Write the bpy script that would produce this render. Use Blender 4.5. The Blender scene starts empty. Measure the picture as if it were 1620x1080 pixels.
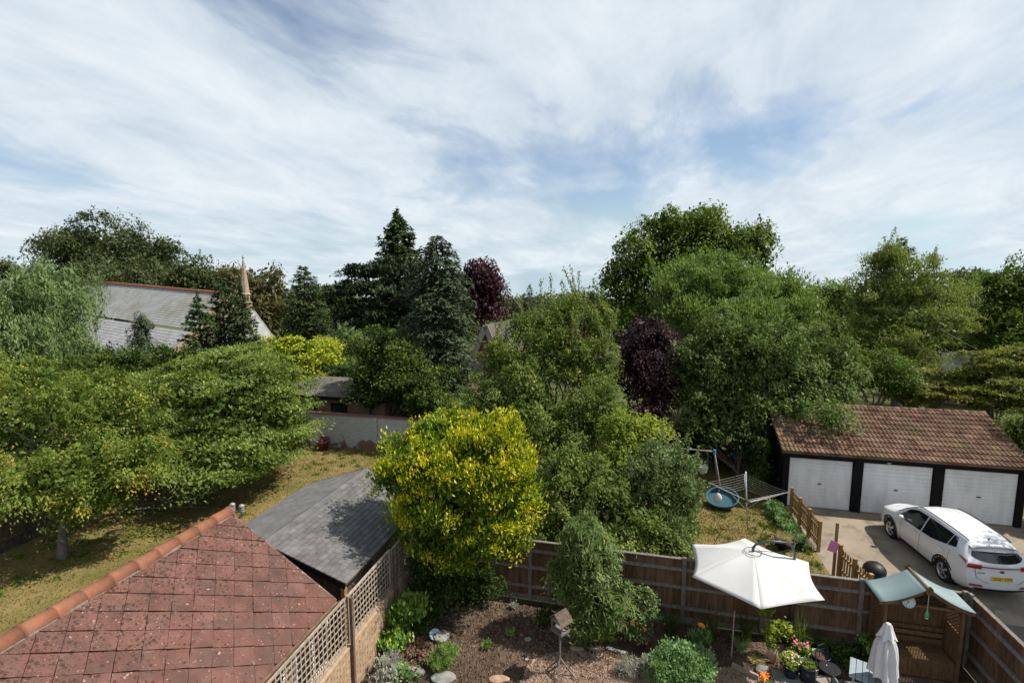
import bpy, math, random
import numpy as np
from mathutils import Vector, Matrix

R = math.radians
SC = bpy.context.scene
COL = SC.collection

# ------------------------------------------------------------------ camera
H = 9.2                                   # eye height: upper window of the house
YAW, FPX = R(13.5), 815.0                 # plot axes: X along the back fence, Y away from the house
PITCH = math.atan(103.0 / FPX)
cam = bpy.data.cameras.new('camera')
cam.sensor_width = 36.0
cam.lens = FPX / 1620.0 * 36.0
cam.clip_start, cam.clip_end = 0.1, 6000
co = bpy.data.objects.new('camera', cam)
co.location = (0, 0, H)
co.rotation_euler = (R(90) - PITCH, 0, YAW)
COL.objects.link(co)
SC.camera = co

# ------------------------------------------------------------------ sky and sun
SUN_EL = R(53)
SUN_H = Vector((0.976, 0.215, 0)).normalized()     # horizontal direction towards the sun
SUN_DIR = Vector((SUN_H.x * math.cos(SUN_EL), SUN_H.y * math.cos(SUN_EL), math.sin(SUN_EL)))
world = bpy.data.worlds.new('World')
SC.world = world
world.use_nodes = True
nt = world.node_tree
nt.nodes.clear()


def wn(t, **kw):
    n = nt.nodes.new(t)
    for k, v in kw.items():
        setattr(n, k, v)
    return n


def wl(a, b):
    nt.links.new(a, b)


w_out = wn('ShaderNodeOutputWorld')
w_bg = wn('ShaderNodeBackground')
w_bg.inputs['Strength'].default_value = 0.088
sky = wn('ShaderNodeTexSky', sky_type='NISHITA', sun_disc=False)
sky.sun_elevation = SUN_EL
sky.sun_rotation = math.atan2(SUN_H.x, SUN_H.y)
sky.air_density, sky.dust_density, sky.ozone_density = 1.0, 0.5, 1.8
tc = wn('ShaderNodeTexCoord')
smx = wn('ShaderNodeVectorMath', operation='MAXIMUM')      # the air keeps its horizon colour just below eye level
wl(tc.outputs['Generated'], smx.inputs[0]); smx.inputs[1].default_value = (-2, -2, 0.09)
wl(smx.outputs[0], sky.inputs['Vector'])
sep = wn('ShaderNodeSeparateXYZ')
wl(tc.outputs['Generated'], sep.inputs[0])
zc = wn('ShaderNodeMath', operation='MAXIMUM')
wl(sep.outputs['Z'], zc.inputs[0])
zc.inputs[1].default_value = 0.0
za = wn('ShaderNodeMath', operation='ADD')
wl(zc.outputs[0], za.inputs[0])
za.inputs[1].default_value = 0.16
dv = wn('ShaderNodeVectorMath', operation='DIVIDE')
cz = wn('ShaderNodeCombineXYZ')
for i in range(3):
    wl(za.outputs[0], cz.inputs[i])
wl(tc.outputs['Generated'], dv.inputs[0])
wl(cz.outputs[0], dv.inputs[1])


def cloud_noise(loc, rot, scl, scale, detail, rough, dist):
    m = wn('ShaderNodeMapping')
    m.inputs['Location'].default_value = loc
    m.inputs['Rotation'].default_value = (0, 0, rot)
    m.inputs['Scale'].default_value = scl
    wl(dv.outputs[0], m.inputs['Vector'])
    n = wn('ShaderNodeTexNoise', noise_dimensions='3D')
    n.inputs['Scale'].default_value = scale
    n.inputs['Detail'].default_value = detail
    n.inputs['Roughness'].default_value = rough
    n.inputs['Distortion'].default_value = dist
    wl(m.outputs[0], n.inputs['Vector'])
    return n.outputs['Fac']


CL1, CL2 = (21.0, 5.6, 0), (15.1, 7.9, 0)
n1 = cloud_noise(CL1, R(-8), (1.0, 0.5, 0.3), 1.1, 12, 0.58, 0.45)          # long streaks running away from the house
n2 = cloud_noise(CL2, R(20), (0.6, 0.5, 0.3), 0.9, 4, 0.45, 0.3)
n3 = cloud_noise((0.7, 7.9, 0), R(-25), (1.1, 0.6, 0.3), 2.4, 12, 0.64, 0.45)
ad = wn('ShaderNodeMath', operation='MULTIPLY_ADD')
wl(n2, ad.inputs[0]); ad.inputs[1].default_value = 0.9
wl(n1, ad.inputs[2])
rp = wn('ShaderNodeValToRGB')
wl(ad.outputs[0], rp.inputs[0])
ce = rp.color_ramp.elements
ce[0].position, ce[0].color = 0.73, (0.1, 0.1, 0.1, 1)
ce[1].position, ce[1].color = 1.02, (0.97, 0.97, 0.97, 1)
e_ = rp.color_ramp.elements.new(0.84); e_.color = (0.5, 0.5, 0.5, 1)
e_ = rp.color_ramp.elements.new(0.9); e_.color = (0.85, 0.85, 0.85, 1)
rc = wn('ShaderNodeValToRGB')
wl(n3, rc.inputs[0])
rc.color_ramp.elements[0].position, rc.color_ramp.elements[0].color = 0.3, (5.0, 5.8, 6.55, 1)
rc.color_ramp.elements[1].position, rc.color_ramp.elements[1].color = 0.66, (7.0, 7.5, 7.9, 1)
mx = wn('ShaderNodeMix', data_type='RGBA')
wl(rp.outputs[0], mx.inputs['Factor'])
wl(sky.outputs[0], mx.inputs['A'])
wl(rc.outputs[0], mx.inputs['B'])
wl(mx.outputs['Result'], w_bg.inputs['Color'])
wl(w_bg.outputs[0], w_out.inputs[0])

sl = bpy.data.lights.new('sun', 'SUN')
sl.energy, sl.angle, sl.color = 5.0, R(0.55), (1.0, 0.94, 0.85)
so = bpy.data.objects.new('sun', sl)
so.rotation_euler = SUN_DIR.to_track_quat('Z', 'Y').to_euler()
so.location = (30, 10, 40)
COL.objects.link(so)

SC.view_settings.view_transform = 'Standard'
SC.view_settings.look = 'None'
SC.view_settings.exposure = 0.48
SC.view_settings.gamma = 1.0
SC.render.engine = 'CYCLES'
cy = SC.cycles
cy.max_bounces, cy.diffuse_bounces, cy.glossy_bounces, cy.transmission_bounces = 6, 3, 2, 4
cy.use_denoising = True
try:
    cy.denoiser = 'OPENIMAGEDENOISE'
    cy.denoising_input_passes = 'RGB_ALBEDO_NORMAL'
except Exception:
    pass
cy.sample_clamp_indirect = 6.0


# survey helper: the world point seen at photo pixel (x, y) at a distance d along the view axis
def S(x, y, d):
    cp, sp, cy_, sy = math.cos(PITCH), math.sin(PITCH), math.cos(YAW), math.sin(YAW)
    fw = Vector((-sy * cp, cy_ * cp, -sp)); rt = Vector((cy_, sy, 0)); up = rt.cross(fw)
    return Vector((0, 0, H)) + (fw * FPX + rt * (x - 810) + up * (540 - y)) * (d / FPX)


# ------------------------------------------------------------------ materials
def mat(name, c1, c2=None, scale=4.0, rough=0.75, spec=0.3, bump=0.0, bscale=40.0, objvar=0.0, lo=0.35, hi=0.65,
        stretch=None, metal=0.0, c3=None, s3=1.0, lo3=0.5, hi3=0.7, coat=0.0, coords='pos'):
    m = bpy.data.materials.new(name)
    m.use_nodes = True
    t = m.node_tree
    b = t.nodes['Principled BSDF']
    b.inputs['Roughness'].default_value = rough
    b.inputs['Specular IOR Level'].default_value = spec
    b.inputs['Metallic'].default_value = metal
    b.inputs['Coat Weight'].default_value = coat
    L = t.links.new
    if coords == 'pos':
        vec = t.nodes.new('ShaderNodeNewGeometry').outputs['Position']
    else:
        vec = t.nodes.new('ShaderNodeTexCoord').outputs['Object']
    if stretch:
        mp = t.nodes.new('ShaderNodeMapping')
        mp.inputs['Scale'].default_value = stretch
        L(vec, mp.inputs['Vector']); vec = mp.outputs[0]
    out = None

    def noise_ramp(sc, a, bb, detail=6):
        n = t.nodes.new('ShaderNodeTexNoise')
        n.inputs['Scale'].default_value = sc
        n.inputs['Detail'].default_value = detail
        n.inputs['Roughness'].default_value = 0.62
        L(vec, n.inputs['Vector'])
        r = t.nodes.new('ShaderNodeMapRange')
        r.inputs['From Min'].default_value, r.inputs['From Max'].default_value = a, bb
        L(n.outputs['Fac'], r.inputs['Value'])
        return r.outputs[0]

    if c2 is None:
        rgb = t.nodes.new('ShaderNodeRGB'); rgb.outputs[0].default_value = (*c1, 1); out = rgb.outputs[0]
    else:
        mxx = t.nodes.new('ShaderNodeMix'); mxx.data_type = 'RGBA'
        mxx.inputs['A'].default_value, mxx.inputs['B'].default_value = (*c1, 1), (*c2, 1)
        L(noise_ramp(scale, lo, hi), mxx.inputs['Factor']); out = mxx.outputs['Result']
    if c3 is not None:
        mxx = t.nodes.new('ShaderNodeMix'); mxx.data_type = 'RGBA'
        L(out, mxx.inputs['A']); mxx.inputs['B'].default_value = (*c3, 1)
        L(noise_ramp(s3, lo3, hi3), mxx.inputs['Factor']); out = mxx.outputs['Result']
    if objvar:
        oi = t.nodes.new('ShaderNodeObjectInfo')
        r = t.nodes.new('ShaderNodeMapRange')
        r.inputs['To Min'].default_value, r.inputs['To Max'].default_value = 1 - objvar, 1 + objvar
        L(oi.outputs['Random'], r.inputs['Value'])
        hs = t.nodes.new('ShaderNodeHueSaturation')
        L(r.outputs[0], hs.inputs['Value']); L(out, hs.inputs['Color']); out = hs.outputs[0]
    L(out, b.inputs['Base Color'])
    if bump:
        n = t.nodes.new('ShaderNodeTexNoise')
        n.inputs['Scale'].default_value = bscale; n.inputs['Detail'].default_value = 5
        L(vec, n.inputs['Vector'])
        bp = t.nodes.new('ShaderNodeBump')
        bp.inputs['Strength'].default_value = bump; bp.inputs['Distance'].default_value = 0.02
        L(n.outputs['Fac'], bp.inputs['Height']); L(bp.outputs[0], b.inputs['Normal'])
    return m


LEAF_GAIN = 1.6


def leaf_mat(name, cols, trans=0.34, rough=0.55, spec=0.16):
    """cols: list of (position, rgb) along the per-leaf tint."""
    m = bpy.data.materials.new(name)
    m.use_nodes = True
    t = m.node_tree; L = t.links.new
    b = t.nodes['Principled BSDF']; o = t.nodes['Material Output']
    at = t.nodes.new('ShaderNodeAttribute'); at.attribute_name = 'tint'
    r = t.nodes.new('ShaderNodeValToRGB')
    els = r.color_ramp.elements
    cols = [(p, tuple(min(0.75, c * LEAF_GAIN) for c in col)) for p, col in cols]
    els[0].position, els[0].color = cols[0][0], (*cols[0][1], 1)
    els[1].position, els[1].color = cols[-1][0], (*cols[-1][1], 1)
    for p, c in cols[1:-1]:
        e = els.new(p); e.color = (*c, 1)
    L(at.outputs['Fac'], r.inputs[0])
    L(r.outputs[0], b.inputs['Base Color'])
    b.inputs['Roughness'].default_value = rough
    b.inputs['Specular IOR Level'].default_value = spec
    tr = t.nodes.new('ShaderNodeBsdfTranslucent')
    hs = t.nodes.new('ShaderNodeHueSaturation')
    hs.inputs['Hue'].default_value = 0.485
    hs.inputs['Saturation'].default_value = 1.1; hs.inputs['Value'].default_value = 1.25
    L(r.outputs[0], hs.inputs['Color']); L(hs.outputs[0], tr.inputs['Color'])
    ms = t.nodes.new('ShaderNodeMixShader'); ms.inputs[0].default_value = trans
    L(b.outputs[0], ms.inputs[1]); L(tr.outputs[0], ms.inputs[2]); L(ms.outputs[0], o.inputs['Surface'])
    return m


def glass_mat(name, col, rough=0.04):
    m = bpy.data.materials.new(name); m.use_nodes = True
    b = m.node_tree.nodes['Principled BSDF']
    b.inputs['Base Color'].default_value = (*col, 1)
    b.inputs['Roughness'].default_value = rough
    b.inputs['Specular IOR Level'].default_value = 0.9
    return m


MT = {}
MT['bark'] = mat('bark', (0.09, 0.065, 0.045), (0.17, 0.13, 0.1), 6, 0.9, 0.1, 0.8, 25)
MT['bark_pale'] = mat('bark_pale', (0.1, 0.085, 0.07), (0.2, 0.175, 0.15), 8, 0.9, 0.1, 0.6, 25)
MT['fence'] = mat('fence_wood', (0.095, 0.052, 0.028), (0.165, 0.098, 0.058), 3, 0.85, 0.15, 0.4, 30, objvar=0.22, stretch=(6, 6, 0.7))
MT['fence_grey'] = mat('weathered_wood', (0.12, 0.105, 0.092), (0.21, 0.185, 0.16), 5, 0.85, 0.15, 0.4, 30, objvar=0.1, stretch=(3, 3, 1))
MT['fence_old'] = mat('old_wood', (0.07, 0.055, 0.045), (0.14, 0.11, 0.085), 4, 0.9, 0.1, 0.5, 30, objvar=0.2, stretch=(6, 6, 0.7))
MT['trellis'] = mat('trellis_wood', (0.23, 0.18, 0.135), (0.36, 0.3, 0.235), 9, 0.85, 0.15, 0.3, 40, objvar=0.1)
MT['post_brown'] = mat('post_brown', (0.1, 0.065, 0.045), (0.17, 0.12, 0.09), 8, 0.85, 0.15, 0.4, 40)
MT['picket'] = mat('picket_wood', (0.25, 0.14, 0.05), (0.36, 0.22, 0.09), 6, 0.75, 0.2, 0.3, 40, objvar=0.1, stretch=(5, 5, 1))
MT['arbour'] = mat('arbour_wood', (0.1, 0.055, 0.026), (0.165, 0.095, 0.048), 5, 0.8, 0.2, 0.35, 40, objvar=0.12, stretch=(4, 4, 1))
MT['black_wood'] = mat('black_stained_wood', (0.005, 0.005, 0.006), (0.011, 0.0105, 0.0105), 6, 0.8, 0.12, 0.3, 30)
MT['white_door'] = mat('white_painted_metal', (0.68, 0.69, 0.7), (0.56, 0.57, 0.58), 1.3, 0.5, 0.35, c3=(0.45, 0.44, 0.42), s3=3.0, lo3=0.6, hi3=0.85, stretch=(2.5, 2.5, 0.6))
MT['white_paint'] = mat('white_paint', (0.78, 0.78, 0.77), (0.68, 0.68, 0.66), 5, 0.5, 0.4)
MT['black'] = mat('black_plastic', (0.012, 0.012, 0.013), None, rough=0.5)
MT['dark_metal'] = mat('dark_metal', (0.05, 0.055, 0.065), None, rough=0.4, spec=0.5, metal=0.3)
MT['steel'] = mat('steel', (0.55, 0.56, 0.58), (0.42, 0.43, 0.45), 12, 0.4, 0.5, metal=0.7)
MT['terracotta'] = mat('ridge_terracotta', (0.27, 0.105, 0.058), (0.19, 0.082, 0.05), 7, 0.85, 0.15, 0.4, 60, objvar=0.12, c3=(0.15, 0.1, 0.07), s3=6, lo3=0.5, hi3=0.72)
MT['mortar'] = mat('mortar', (0.33, 0.3, 0.26), (0.2, 0.17, 0.14), 14, 0.95, 0.05, 0.8, 60)
MT['tan_brick'] = mat('tan_brick', (0.29, 0.19, 0.115), (0.38, 0.28, 0.19), 7, 0.9, 0.1, 0.5, 50, objvar=0.14)
MT['brick_red'] = mat('brick_red', (0.2, 0.085, 0.06), (0.29, 0.14, 0.1), 6, 0.9, 0.1, 0.4, 30)
MT['shingle'] = mat('asphalt_shingle', (0.1, 0.097, 0.094), (0.15, 0.147, 0.144), 3, 0.9, 0.15, 0.5, 180, objvar=0.14)
MT['joint'] = mat('dirty_joint', (0.05, 0.028, 0.022), (0.09, 0.05, 0.04), 8, 0.95, 0.05)
MT['garage_tile'] = mat('garage_tile', (0.085, 0.045, 0.03), (0.21, 0.13, 0.092), 2.2, 0.9, 0.12, 0.5, 50, objvar=0.28, c3=(0.11, 0.1, 0.045), s3=1.1, lo3=0.52, hi3=0.7)
MT['concrete'] = mat('concrete', (0.27, 0.22, 0.165), (0.2, 0.165, 0.125), 0.9, 0.9, 0.15, 0.4, 60, c3=(0.12, 0.1, 0.08), s3=1.4, lo3=0.5, hi3=0.72)
MT['tarmac'] = mat('tarmac', (0.1, 0.085, 0.07), (0.17, 0.14, 0.115), 30, 0.95, 0.1, 0.8, 90)
MT['soil'] = mat('soil', (0.042, 0.029, 0.021), (0.095, 0.067, 0.048), 3.5, 0.95, 0.05, 1.0, 35, c3=(0.15, 0.108, 0.078), s3=1.0, lo3=0.5, hi3=0.7)
MT['gravel'] = mat('gravel_stones', (0.22, 0.145, 0.1), (0.36, 0.26, 0.2), 28, 0.9, 0.15, 0.3, 90)
MT['grass'] = mat('lawn', (0.21, 0.152, 0.062), (0.105, 0.1, 0.03), 0.55, 0.95, 0.05, 1.0, 45, c3=(0.27, 0.2, 0.085), s3=2.2, lo3=0.5, hi3=0.75)
MT['ground'] = mat('rough_ground', (0.06, 0.075, 0.03), (0.11, 0.11, 0.045), 0.2, 0.95, 0.05)
MT['slab'] = mat('paving_slab', (0.18, 0.165, 0.15), (0.26, 0.24, 0.215), 3, 0.9, 0.15, 0.3, 60, objvar=0.15)
MT['rock'] = mat('rock', (0.12, 0.13, 0.125), (0.27, 0.255, 0.23), 5, 0.9, 0.15, 0.6, 25, objvar=0.2)
MT['rock_warm'] = mat('rock_warm', (0.26, 0.16, 0.1), (0.36, 0.26, 0.19), 5, 0.9, 0.15, 0.6, 25, objvar=0.15)
MT['church_slate'] = mat('church_slate', (0.23, 0.232, 0.225), (0.31, 0.31, 0.298), 1.2, 0.85, 0.2, 0, c3=(0.21, 0.2, 0.155), s3=0.35, lo3=0.5, hi3=0.7)
MT['stone'] = mat('church_stone', (0.38, 0.3, 0.22), (0.27, 0.19, 0.14), 2.5, 0.9, 0.1)
MT['felt'] = mat('roof_felt', (0.13, 0.115, 0.1), (0.08, 0.07, 0.062), 0.8, 0.9, 0.1)
MT['house_tile'] = mat('house_roof_tile', (0.38, 0.15, 0.085), (0.29, 0.12, 0.08), 1.0, 0.9, 0.1)
MT['grey_slate'] = mat('grey_slate', (0.3, 0.3, 0.33), (0.4, 0.4, 0.42), 1.2, 0.8, 0.2)
MT['canvas'] = mat('cream_canvas', (0.5, 0.495, 0.485), (0.455, 0.45, 0.44), 1.5, 0.8, 0.15)
MT['canvas_white'] = mat('white_canvas', (0.6, 0.58, 0.59), (0.54, 0.525, 0.53), 6, 0.85, 0.15)
MT['canvas_green'] = mat('pale_green_canvas', (0.2, 0.265, 0.27), (0.165, 0.225, 0.23), 2, 0.7, 0.25)
MT['blue'] = mat('blue_plastic', (0.06, 0.25, 0.62), None, rough=0.45)
MT['blue_metal'] = mat('blue_metal', (0.06, 0.2, 0.42), None, rough=0.45)
MT['teal'] = mat('teal_fabric', (0.03, 0.1, 0.125), (0.024, 0.08, 0.1), 3, 0.7)
MT['pink'] = mat('pink_board', (0.6, 0.22, 0.42), None, rough=0.6)
MT['pot_blue'] = mat('dark_glaze', (0.012, 0.014, 0.03), None, rough=0.25, spec=0.6)
MT['white_far'] = mat('white_board', (0.3, 0.27, 0.23), (0.2, 0.18, 0.16), 2, 0.8)
MT['grey_table'] = mat('grey_painted_wood', (0.27, 0.31, 0.34), (0.22, 0.26, 0.29), 8, 0.6)
MT['green_glass'] = mat('green_glass', (0.05, 0.3, 0.12), None, rough=0.15, spec=0.7)
MT['clock_face'] = mat('clock_face', (0.45, 0.5, 0.48), None, rough=0.4)
MT['rope'] = mat('cord', (0.5, 0.47, 0.4), None, rough=0.9)
MT['cowl'] = mat('galvanised', (0.3, 0.29, 0.27), (0.22, 0.2, 0.18), 20, 0.6, 0.4, metal=0.4)
MT['gutter'] = mat('brown_gutter', (0.09, 0.055, 0.035), (0.17, 0.11, 0.07), 6, 0.7, 0.25)


def red_tile_material():
    m = mat('diamond_tile', (0.115, 0.054, 0.041), (0.158, 0.08, 0.065), 3.2, 0.9, 0.12, 0.5, 120, objvar=0.1,
            c3=(0.085, 0.054, 0.047), s3=2.4, lo3=0.45, hi3=0.7)
    t = m.node_tree; L = t.links.new
    b = t.nodes['Principled BSDF']
    src = b.inputs['Base Color'].links[0].from_socket
    geo = t.nodes.new('ShaderNodeNewGeometry')
    # lichen: pale rings and dark moss cushions, thickest along the ridge
    sp_ = t.nodes.new('ShaderNodeSeparateXYZ'); L(geo.outputs['Position'], sp_.inputs[0])
    near = t.nodes.new('ShaderNodeMapRange')
    near.inputs['From Min'].default_value, near.inputs['From Max'].default_value = -6.9, -8.6
    L(sp_.outputs['X'], near.inputs['Value'])
    dn = t.nodes.new('ShaderNodeTexNoise'); dn.inputs['Scale'].default_value = 20; L(geo.outputs['Position'], dn.inputs['Vector'])
    wob = t.nodes.new('ShaderNodeVectorMath'); wob.operation = 'MULTIPLY_ADD'
    L(dn.outputs['Color'], wob.inputs[0]); wob.inputs[1].default_value = (0.05, 0.05, 0.05); L(geo.outputs['Position'], wob.inputs[2])

    def spots(scale, rmin, rmax, colr, keep_lo, keep_hi, use_near, src_):
        v = t.nodes.new('ShaderNodeTexVoronoi'); v.inputs['Scale'].default_value = scale
        L(wob.outputs[0], v.inputs['Vector'])
        pick = t.nodes.new('ShaderNodeSeparateColor'); L(v.outputs['Color'], pick.inputs[0])
        kr = t.nodes.new('ShaderNodeMapRange')
        kr.inputs['From Min'].default_value, kr.inputs['From Max'].default_value = keep_lo, keep_hi
        kr.inputs['To Min'].default_value, kr.inputs['To Max'].default_value = 0, rmax
        if use_near:
            am = t.nodes.new('ShaderNodeMath'); am.operation = 'MULTIPLY_ADD'
            L(near.outputs[0], am.inputs[0]); am.inputs[1].default_value = 0.5; L(pick.outputs[0], am.inputs[2])
            L(am.outputs[0], kr.inputs['Value'])
        else:
            L(pick.outputs[0], kr.inputs['Value'])
        lt = t.nodes.new('ShaderNodeMath'); lt.operation = 'SUBTRACT'
        L(kr.outputs[0], lt.inputs[0]); L(v.outputs['Distance'], lt.inputs[1])
        st = t.nodes.new('ShaderNodeMapRange')
        st.inputs['From Min'].default_value, st.inputs['From Max'].default_value = 0.0, 0.06
        L(lt.outputs[0], st.inputs['Value'])
        mm = t.nodes.new('ShaderNodeMix'); mm.data_type = 'RGBA'
        L(st.outputs[0], mm.inputs['Factor']); L(src_, mm.inputs['A']); mm.inputs['B'].default_value = (*colr, 1)
        return mm.outputs['Result']

    o1 = spots(10, 0, 0.42, (0.32, 0.21, 0.175), 0.8, 1.1, False, src)
    o2 = spots(22, 0, 0.42, (0.3, 0.175, 0.15), 0.6, 1.1, False, o1)
    o3 = spots(15, 0, 0.5, (0.06, 0.036, 0.026), 0.5, 1.2, True, o2)
    o4 = spots(34, 0, 0.46, (0.075, 0.042, 0.034), 0.3, 1.15, True, o3)
    L(o4, b.inputs['Base Color'])
    return m


MT['red_tile'] = red_tile_material()


def brick_material(name, ca, cb, mort, patch=None):
    m = bpy.data.materials.new(name); m.use_nodes = True
    t = m.node_tree; L = t.links.new
    b = t.nodes['Principled BSDF']; b.inputs['Roughness'].default_value = 0.9; b.inputs['Specular IOR Level'].default_value = 0.1
    geo = t.nodes.new('ShaderNodeNewGeometry')
    s_ = t.nodes.new('ShaderNodeSeparateXYZ'); L(geo.outputs['Position'], s_.inputs[0])
    a_ = t.nodes.new('ShaderNodeMath'); a_.operation = 'ADD'; L(s_.outputs['X'], a_.inputs[0]); L(s_.outputs['Y'], a_.inputs[1])
    c_ = t.nodes.new('ShaderNodeCombineXYZ'); L(a_.outputs[0], c_.inputs[0]); L(s_.outputs['Z'], c_.inputs[1])
    br = t.nodes.new('ShaderNodeTexBrick')
    br.inputs['Scale'].default_value = 1.0
    br.inputs['Brick Width'].default_value, br.inputs['Row Height'].default_value = 0.225, 0.075
    br.inputs['Mortar Size'].default_value = 0.009
    br.inputs['Color1'].default_value, br.inputs['Color2'].default_value, br.inputs['Mortar'].default_value = (*ca, 1), (*cb, 1), (*mort, 1)
    L(c_.outputs[0], br.inputs['Vector'])
    out = br.outputs['Color']
    if patch:
        n = t.nodes.new('ShaderNodeTexNoise'); n.inputs['Scale'].default_value = 1.6; n.inputs['Detail'].default_value = 8
        L(geo.outputs['Position'], n.inputs['Vector'])
        zr = t.nodes.new('ShaderNodeMapRange')
        zr.inputs['From Min'].default_value, zr.inputs['From Max'].default_value = 0.2, 1.1
        zr.inputs['To Min'].default_value, zr.inputs['To Max'].default_value = 0.14, -0.16
        L(s_.outputs['Z'], zr.inputs['Value'])
        ad_ = t.nodes.new('ShaderNodeMath'); ad_.operation = 'ADD'; L(n.outputs['Fac'], ad_.inputs[0]); L(zr.outputs[0], ad_.inputs[1])
        mr = t.nodes.new('ShaderNodeMapRange'); mr.inputs['From Min'].default_value, mr.inputs['From Max'].default_value = 0.53, 0.6
        L(ad_.outputs[0], mr.inputs['Value'])
        mm = t.nodes.new('ShaderNodeMix'); mm.data_type = 'RGBA'
        L(mr.outputs[0], mm.inputs['Factor']); L(out, mm.inputs['A']); mm.inputs['B'].default_value = (*patch, 1)
        out = mm.outputs['Result']
    L(out, b.inputs['Base Color'])
    bp = t.nodes.new('ShaderNodeBump'); bp.inputs['Strength'].default_value = 0.5; bp.inputs['Distance'].default_value = 0.01
    L(br.outputs['Fac'], bp.inputs['Height']); bp.invert = True; L(bp.outputs[0], b.inputs['Normal'])
    return m


MT['white_brick'] = brick_material('whitewashed_brick', (0.5, 0.5, 0.49), (0.4, 0.41, 0.41), (0.3, 0.3, 0.3), (0.2, 0.12, 0.095))
MT['wall_brick'] = brick_material('red_brick_wall', (0.21, 0.1, 0.075), (0.27, 0.14, 0.1), (0.22, 0.19, 0.16))
MT['tan_wall'] = brick_material('tan_brick_wall', (0.29, 0.19, 0.115), (0.36, 0.26, 0.17), (0.26, 0.21, 0.16))


# ------------------------------------------------------------------ mesh helpers
class MB:
    def __init__(s):
        s.v, s.f = [], []

    def poly(s, pts):
        n = len(s.v); s.v += [tuple(p) for p in pts]; s.f.append(tuple(range(n, n + len(pts)))); return s

    def box(s, x0, x1, y0, y1, z0, z1):
        n = len(s.v)
        s.v += [(x0, y0, z0), (x1, y0, z0), (x1, y1, z0), (x0, y1, z0), (x0, y0, z1), (x1, y0, z1), (x1, y1, z1), (x0, y1, z1)]
        s.f += [tuple(n + i for i in q) for q in ((0, 3, 2, 1), (4, 5, 6, 7), (0, 1, 5, 4), (1, 2, 6, 5), (2, 3, 7, 6), (3, 0, 4, 7))]
        return s

    def prism(s, pts, d):
        """pts: planar polygon (3-D), extruded by vector d"""
        n = len(s.v); k = len(pts); d = Vector(d)
        s.v += [tuple(p) for p in pts] + [tuple(Vector(p) + d) for p in pts]
        s.f.append(tuple(range(n + k - 1, n - 1, -1))); s.f.append(tuple(range(n + k, n + 2 * k)))
        for i in range(k):
            j = (i + 1) % k
            s.f.append((n + i, n + j, n + k + j, n + k + i))
        return s

    def bar(s, a, b, w, h, up=(0, 0, 1)):
        a, b = Vector(a), Vector(b); d = (b - a).normalized()
        x = d.cross(Vector(up))
        if x.length < 1e-4: x = d.cross(Vector((1, 0, 0)))
        x.normalize(); y = x.cross(d).normalized()
        pts = [a + x * (w / 2 * i) + y * (h / 2 * j) for i, j in ((-1, -1), (1, -1), (1, 1), (-1, 1))]
        return s.prism(pts, b - a)

    def tube(s, pts, rad, n=6, caps=True):
        pts = [Vector(p) for p in pts]
        if not hasattr(rad, '__len__'): rad = [rad] * len(pts)
        base = len(s.v); prev = None
        for i, p in enumerate(pts):
            d = (pts[min(i + 1, len(pts) - 1)] - pts[max(i - 1, 0)]).normalized()
            if prev is None:
                x = d.cross(Vector((0, 0, 1)))
                if x.length < 1e-3: x = d.cross(Vector((1, 0, 0)))
            else:
                x = prev - d * prev.dot(d)
            x.normalize(); prev = x; y = d.cross(x)
            for k in range(n):
                a = 2 * math.pi * k / n
                s.v.append(tuple(p + (x * math.cos(a) + y * math.sin(a)) * rad[i]))
        for i in range(len(pts) - 1):
            for k in range(n):
                a, b = base + i * n + k, base + i * n + (k + 1) % n
                s.f.append((a, b, b + n, a + n))
        if caps:
            s.f.append(tuple(base + k for k in range(n - 1, -1, -1)))
            e = base + (len(pts) - 1) * n
            s.f.append(tuple(e + k for k in range(n)))
        return s

    def lathe(s, prof, n=16, c=(0, 0, 0), close=True):
        base = len(s.v)
        for r, z in prof:
            for k in range(n):
                a = 2 * math.pi * k / n
                s.v.append((c[0] + r * math.cos(a), c[1] + r * math.sin(a), c[2] + z))
        m = len(prof)
        for i in range(m - 1):
            for k in range(n):
                a, b = base + i * n + k, base + i * n + (k + 1) % n
                s.f.append((a, b, b + n, a + n))
        if close:
            s.f.append(tuple(base + k for k in range(n - 1, -1, -1)))
            s.f.append(tuple(base + (m - 1) * n + k for k in range(n)))
        return s

    def grid(s, rows):
        """rows: list of equal-length lists of points"""
        n = len(s.v); w = len(rows[0])
        for r in rows: s.v += [tuple(p) for p in r]
        for i in range(len(rows) - 1):
            for j in range(w - 1):
                a = n + i * w + j
                s.f.append((a, a + 1, a + w + 1, a + w))
        return s

    def mesh(s, name, m, smooth=False):
        me = bpy.data.meshes.new(name)
        me.from_pydata(s.v, [], s.f)
        me.materials.append(MT[m] if isinstance(m, str) else m)
        if smooth:
            me.polygons.foreach_set('use_smooth', [True] * len(me.polygons))
        me.update()
        return me

    def build(s, name, m, parent=None, loc=None, smooth=False, **tags):
        return obj(name, s.mesh(name, m, smooth), parent, loc, **tags)


def obj(name, me, parent=None, loc=None, rot=None, scale=None, **tags):
    o = bpy.data.objects.new(name, me)
    COL.objects.link(o)
    if parent is not None: o.parent = parent
    if loc is not None: o.location = loc
    if rot is not None: o.rotation_euler = rot
    if scale is not None: o.scale = scale
    for k, v in tags.items():
        if v: o[k] = v
    return o


def thing(name, label, cat, loc=(0, 0, 0), rz=0.0, group=None, kind=None):
    return obj(name, None, None, loc, (0, 0, rz), None, label=label, category=cat, group=group, kind=kind)


def shade_bevel(o, w=0.004, seg=1):
    md = o.modifiers.new('bevel', 'BEVEL'); md.width = w; md.segments = seg; md.limit_method = 'ANGLE'
    return o


def copy_tree(o, parent=None):
    c = o.copy(); COL.objects.link(c); c.parent = parent
    for ch in [x for x in bpy.data.objects if x.parent == o]:
        copy_tree(ch, c)
    return c


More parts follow.
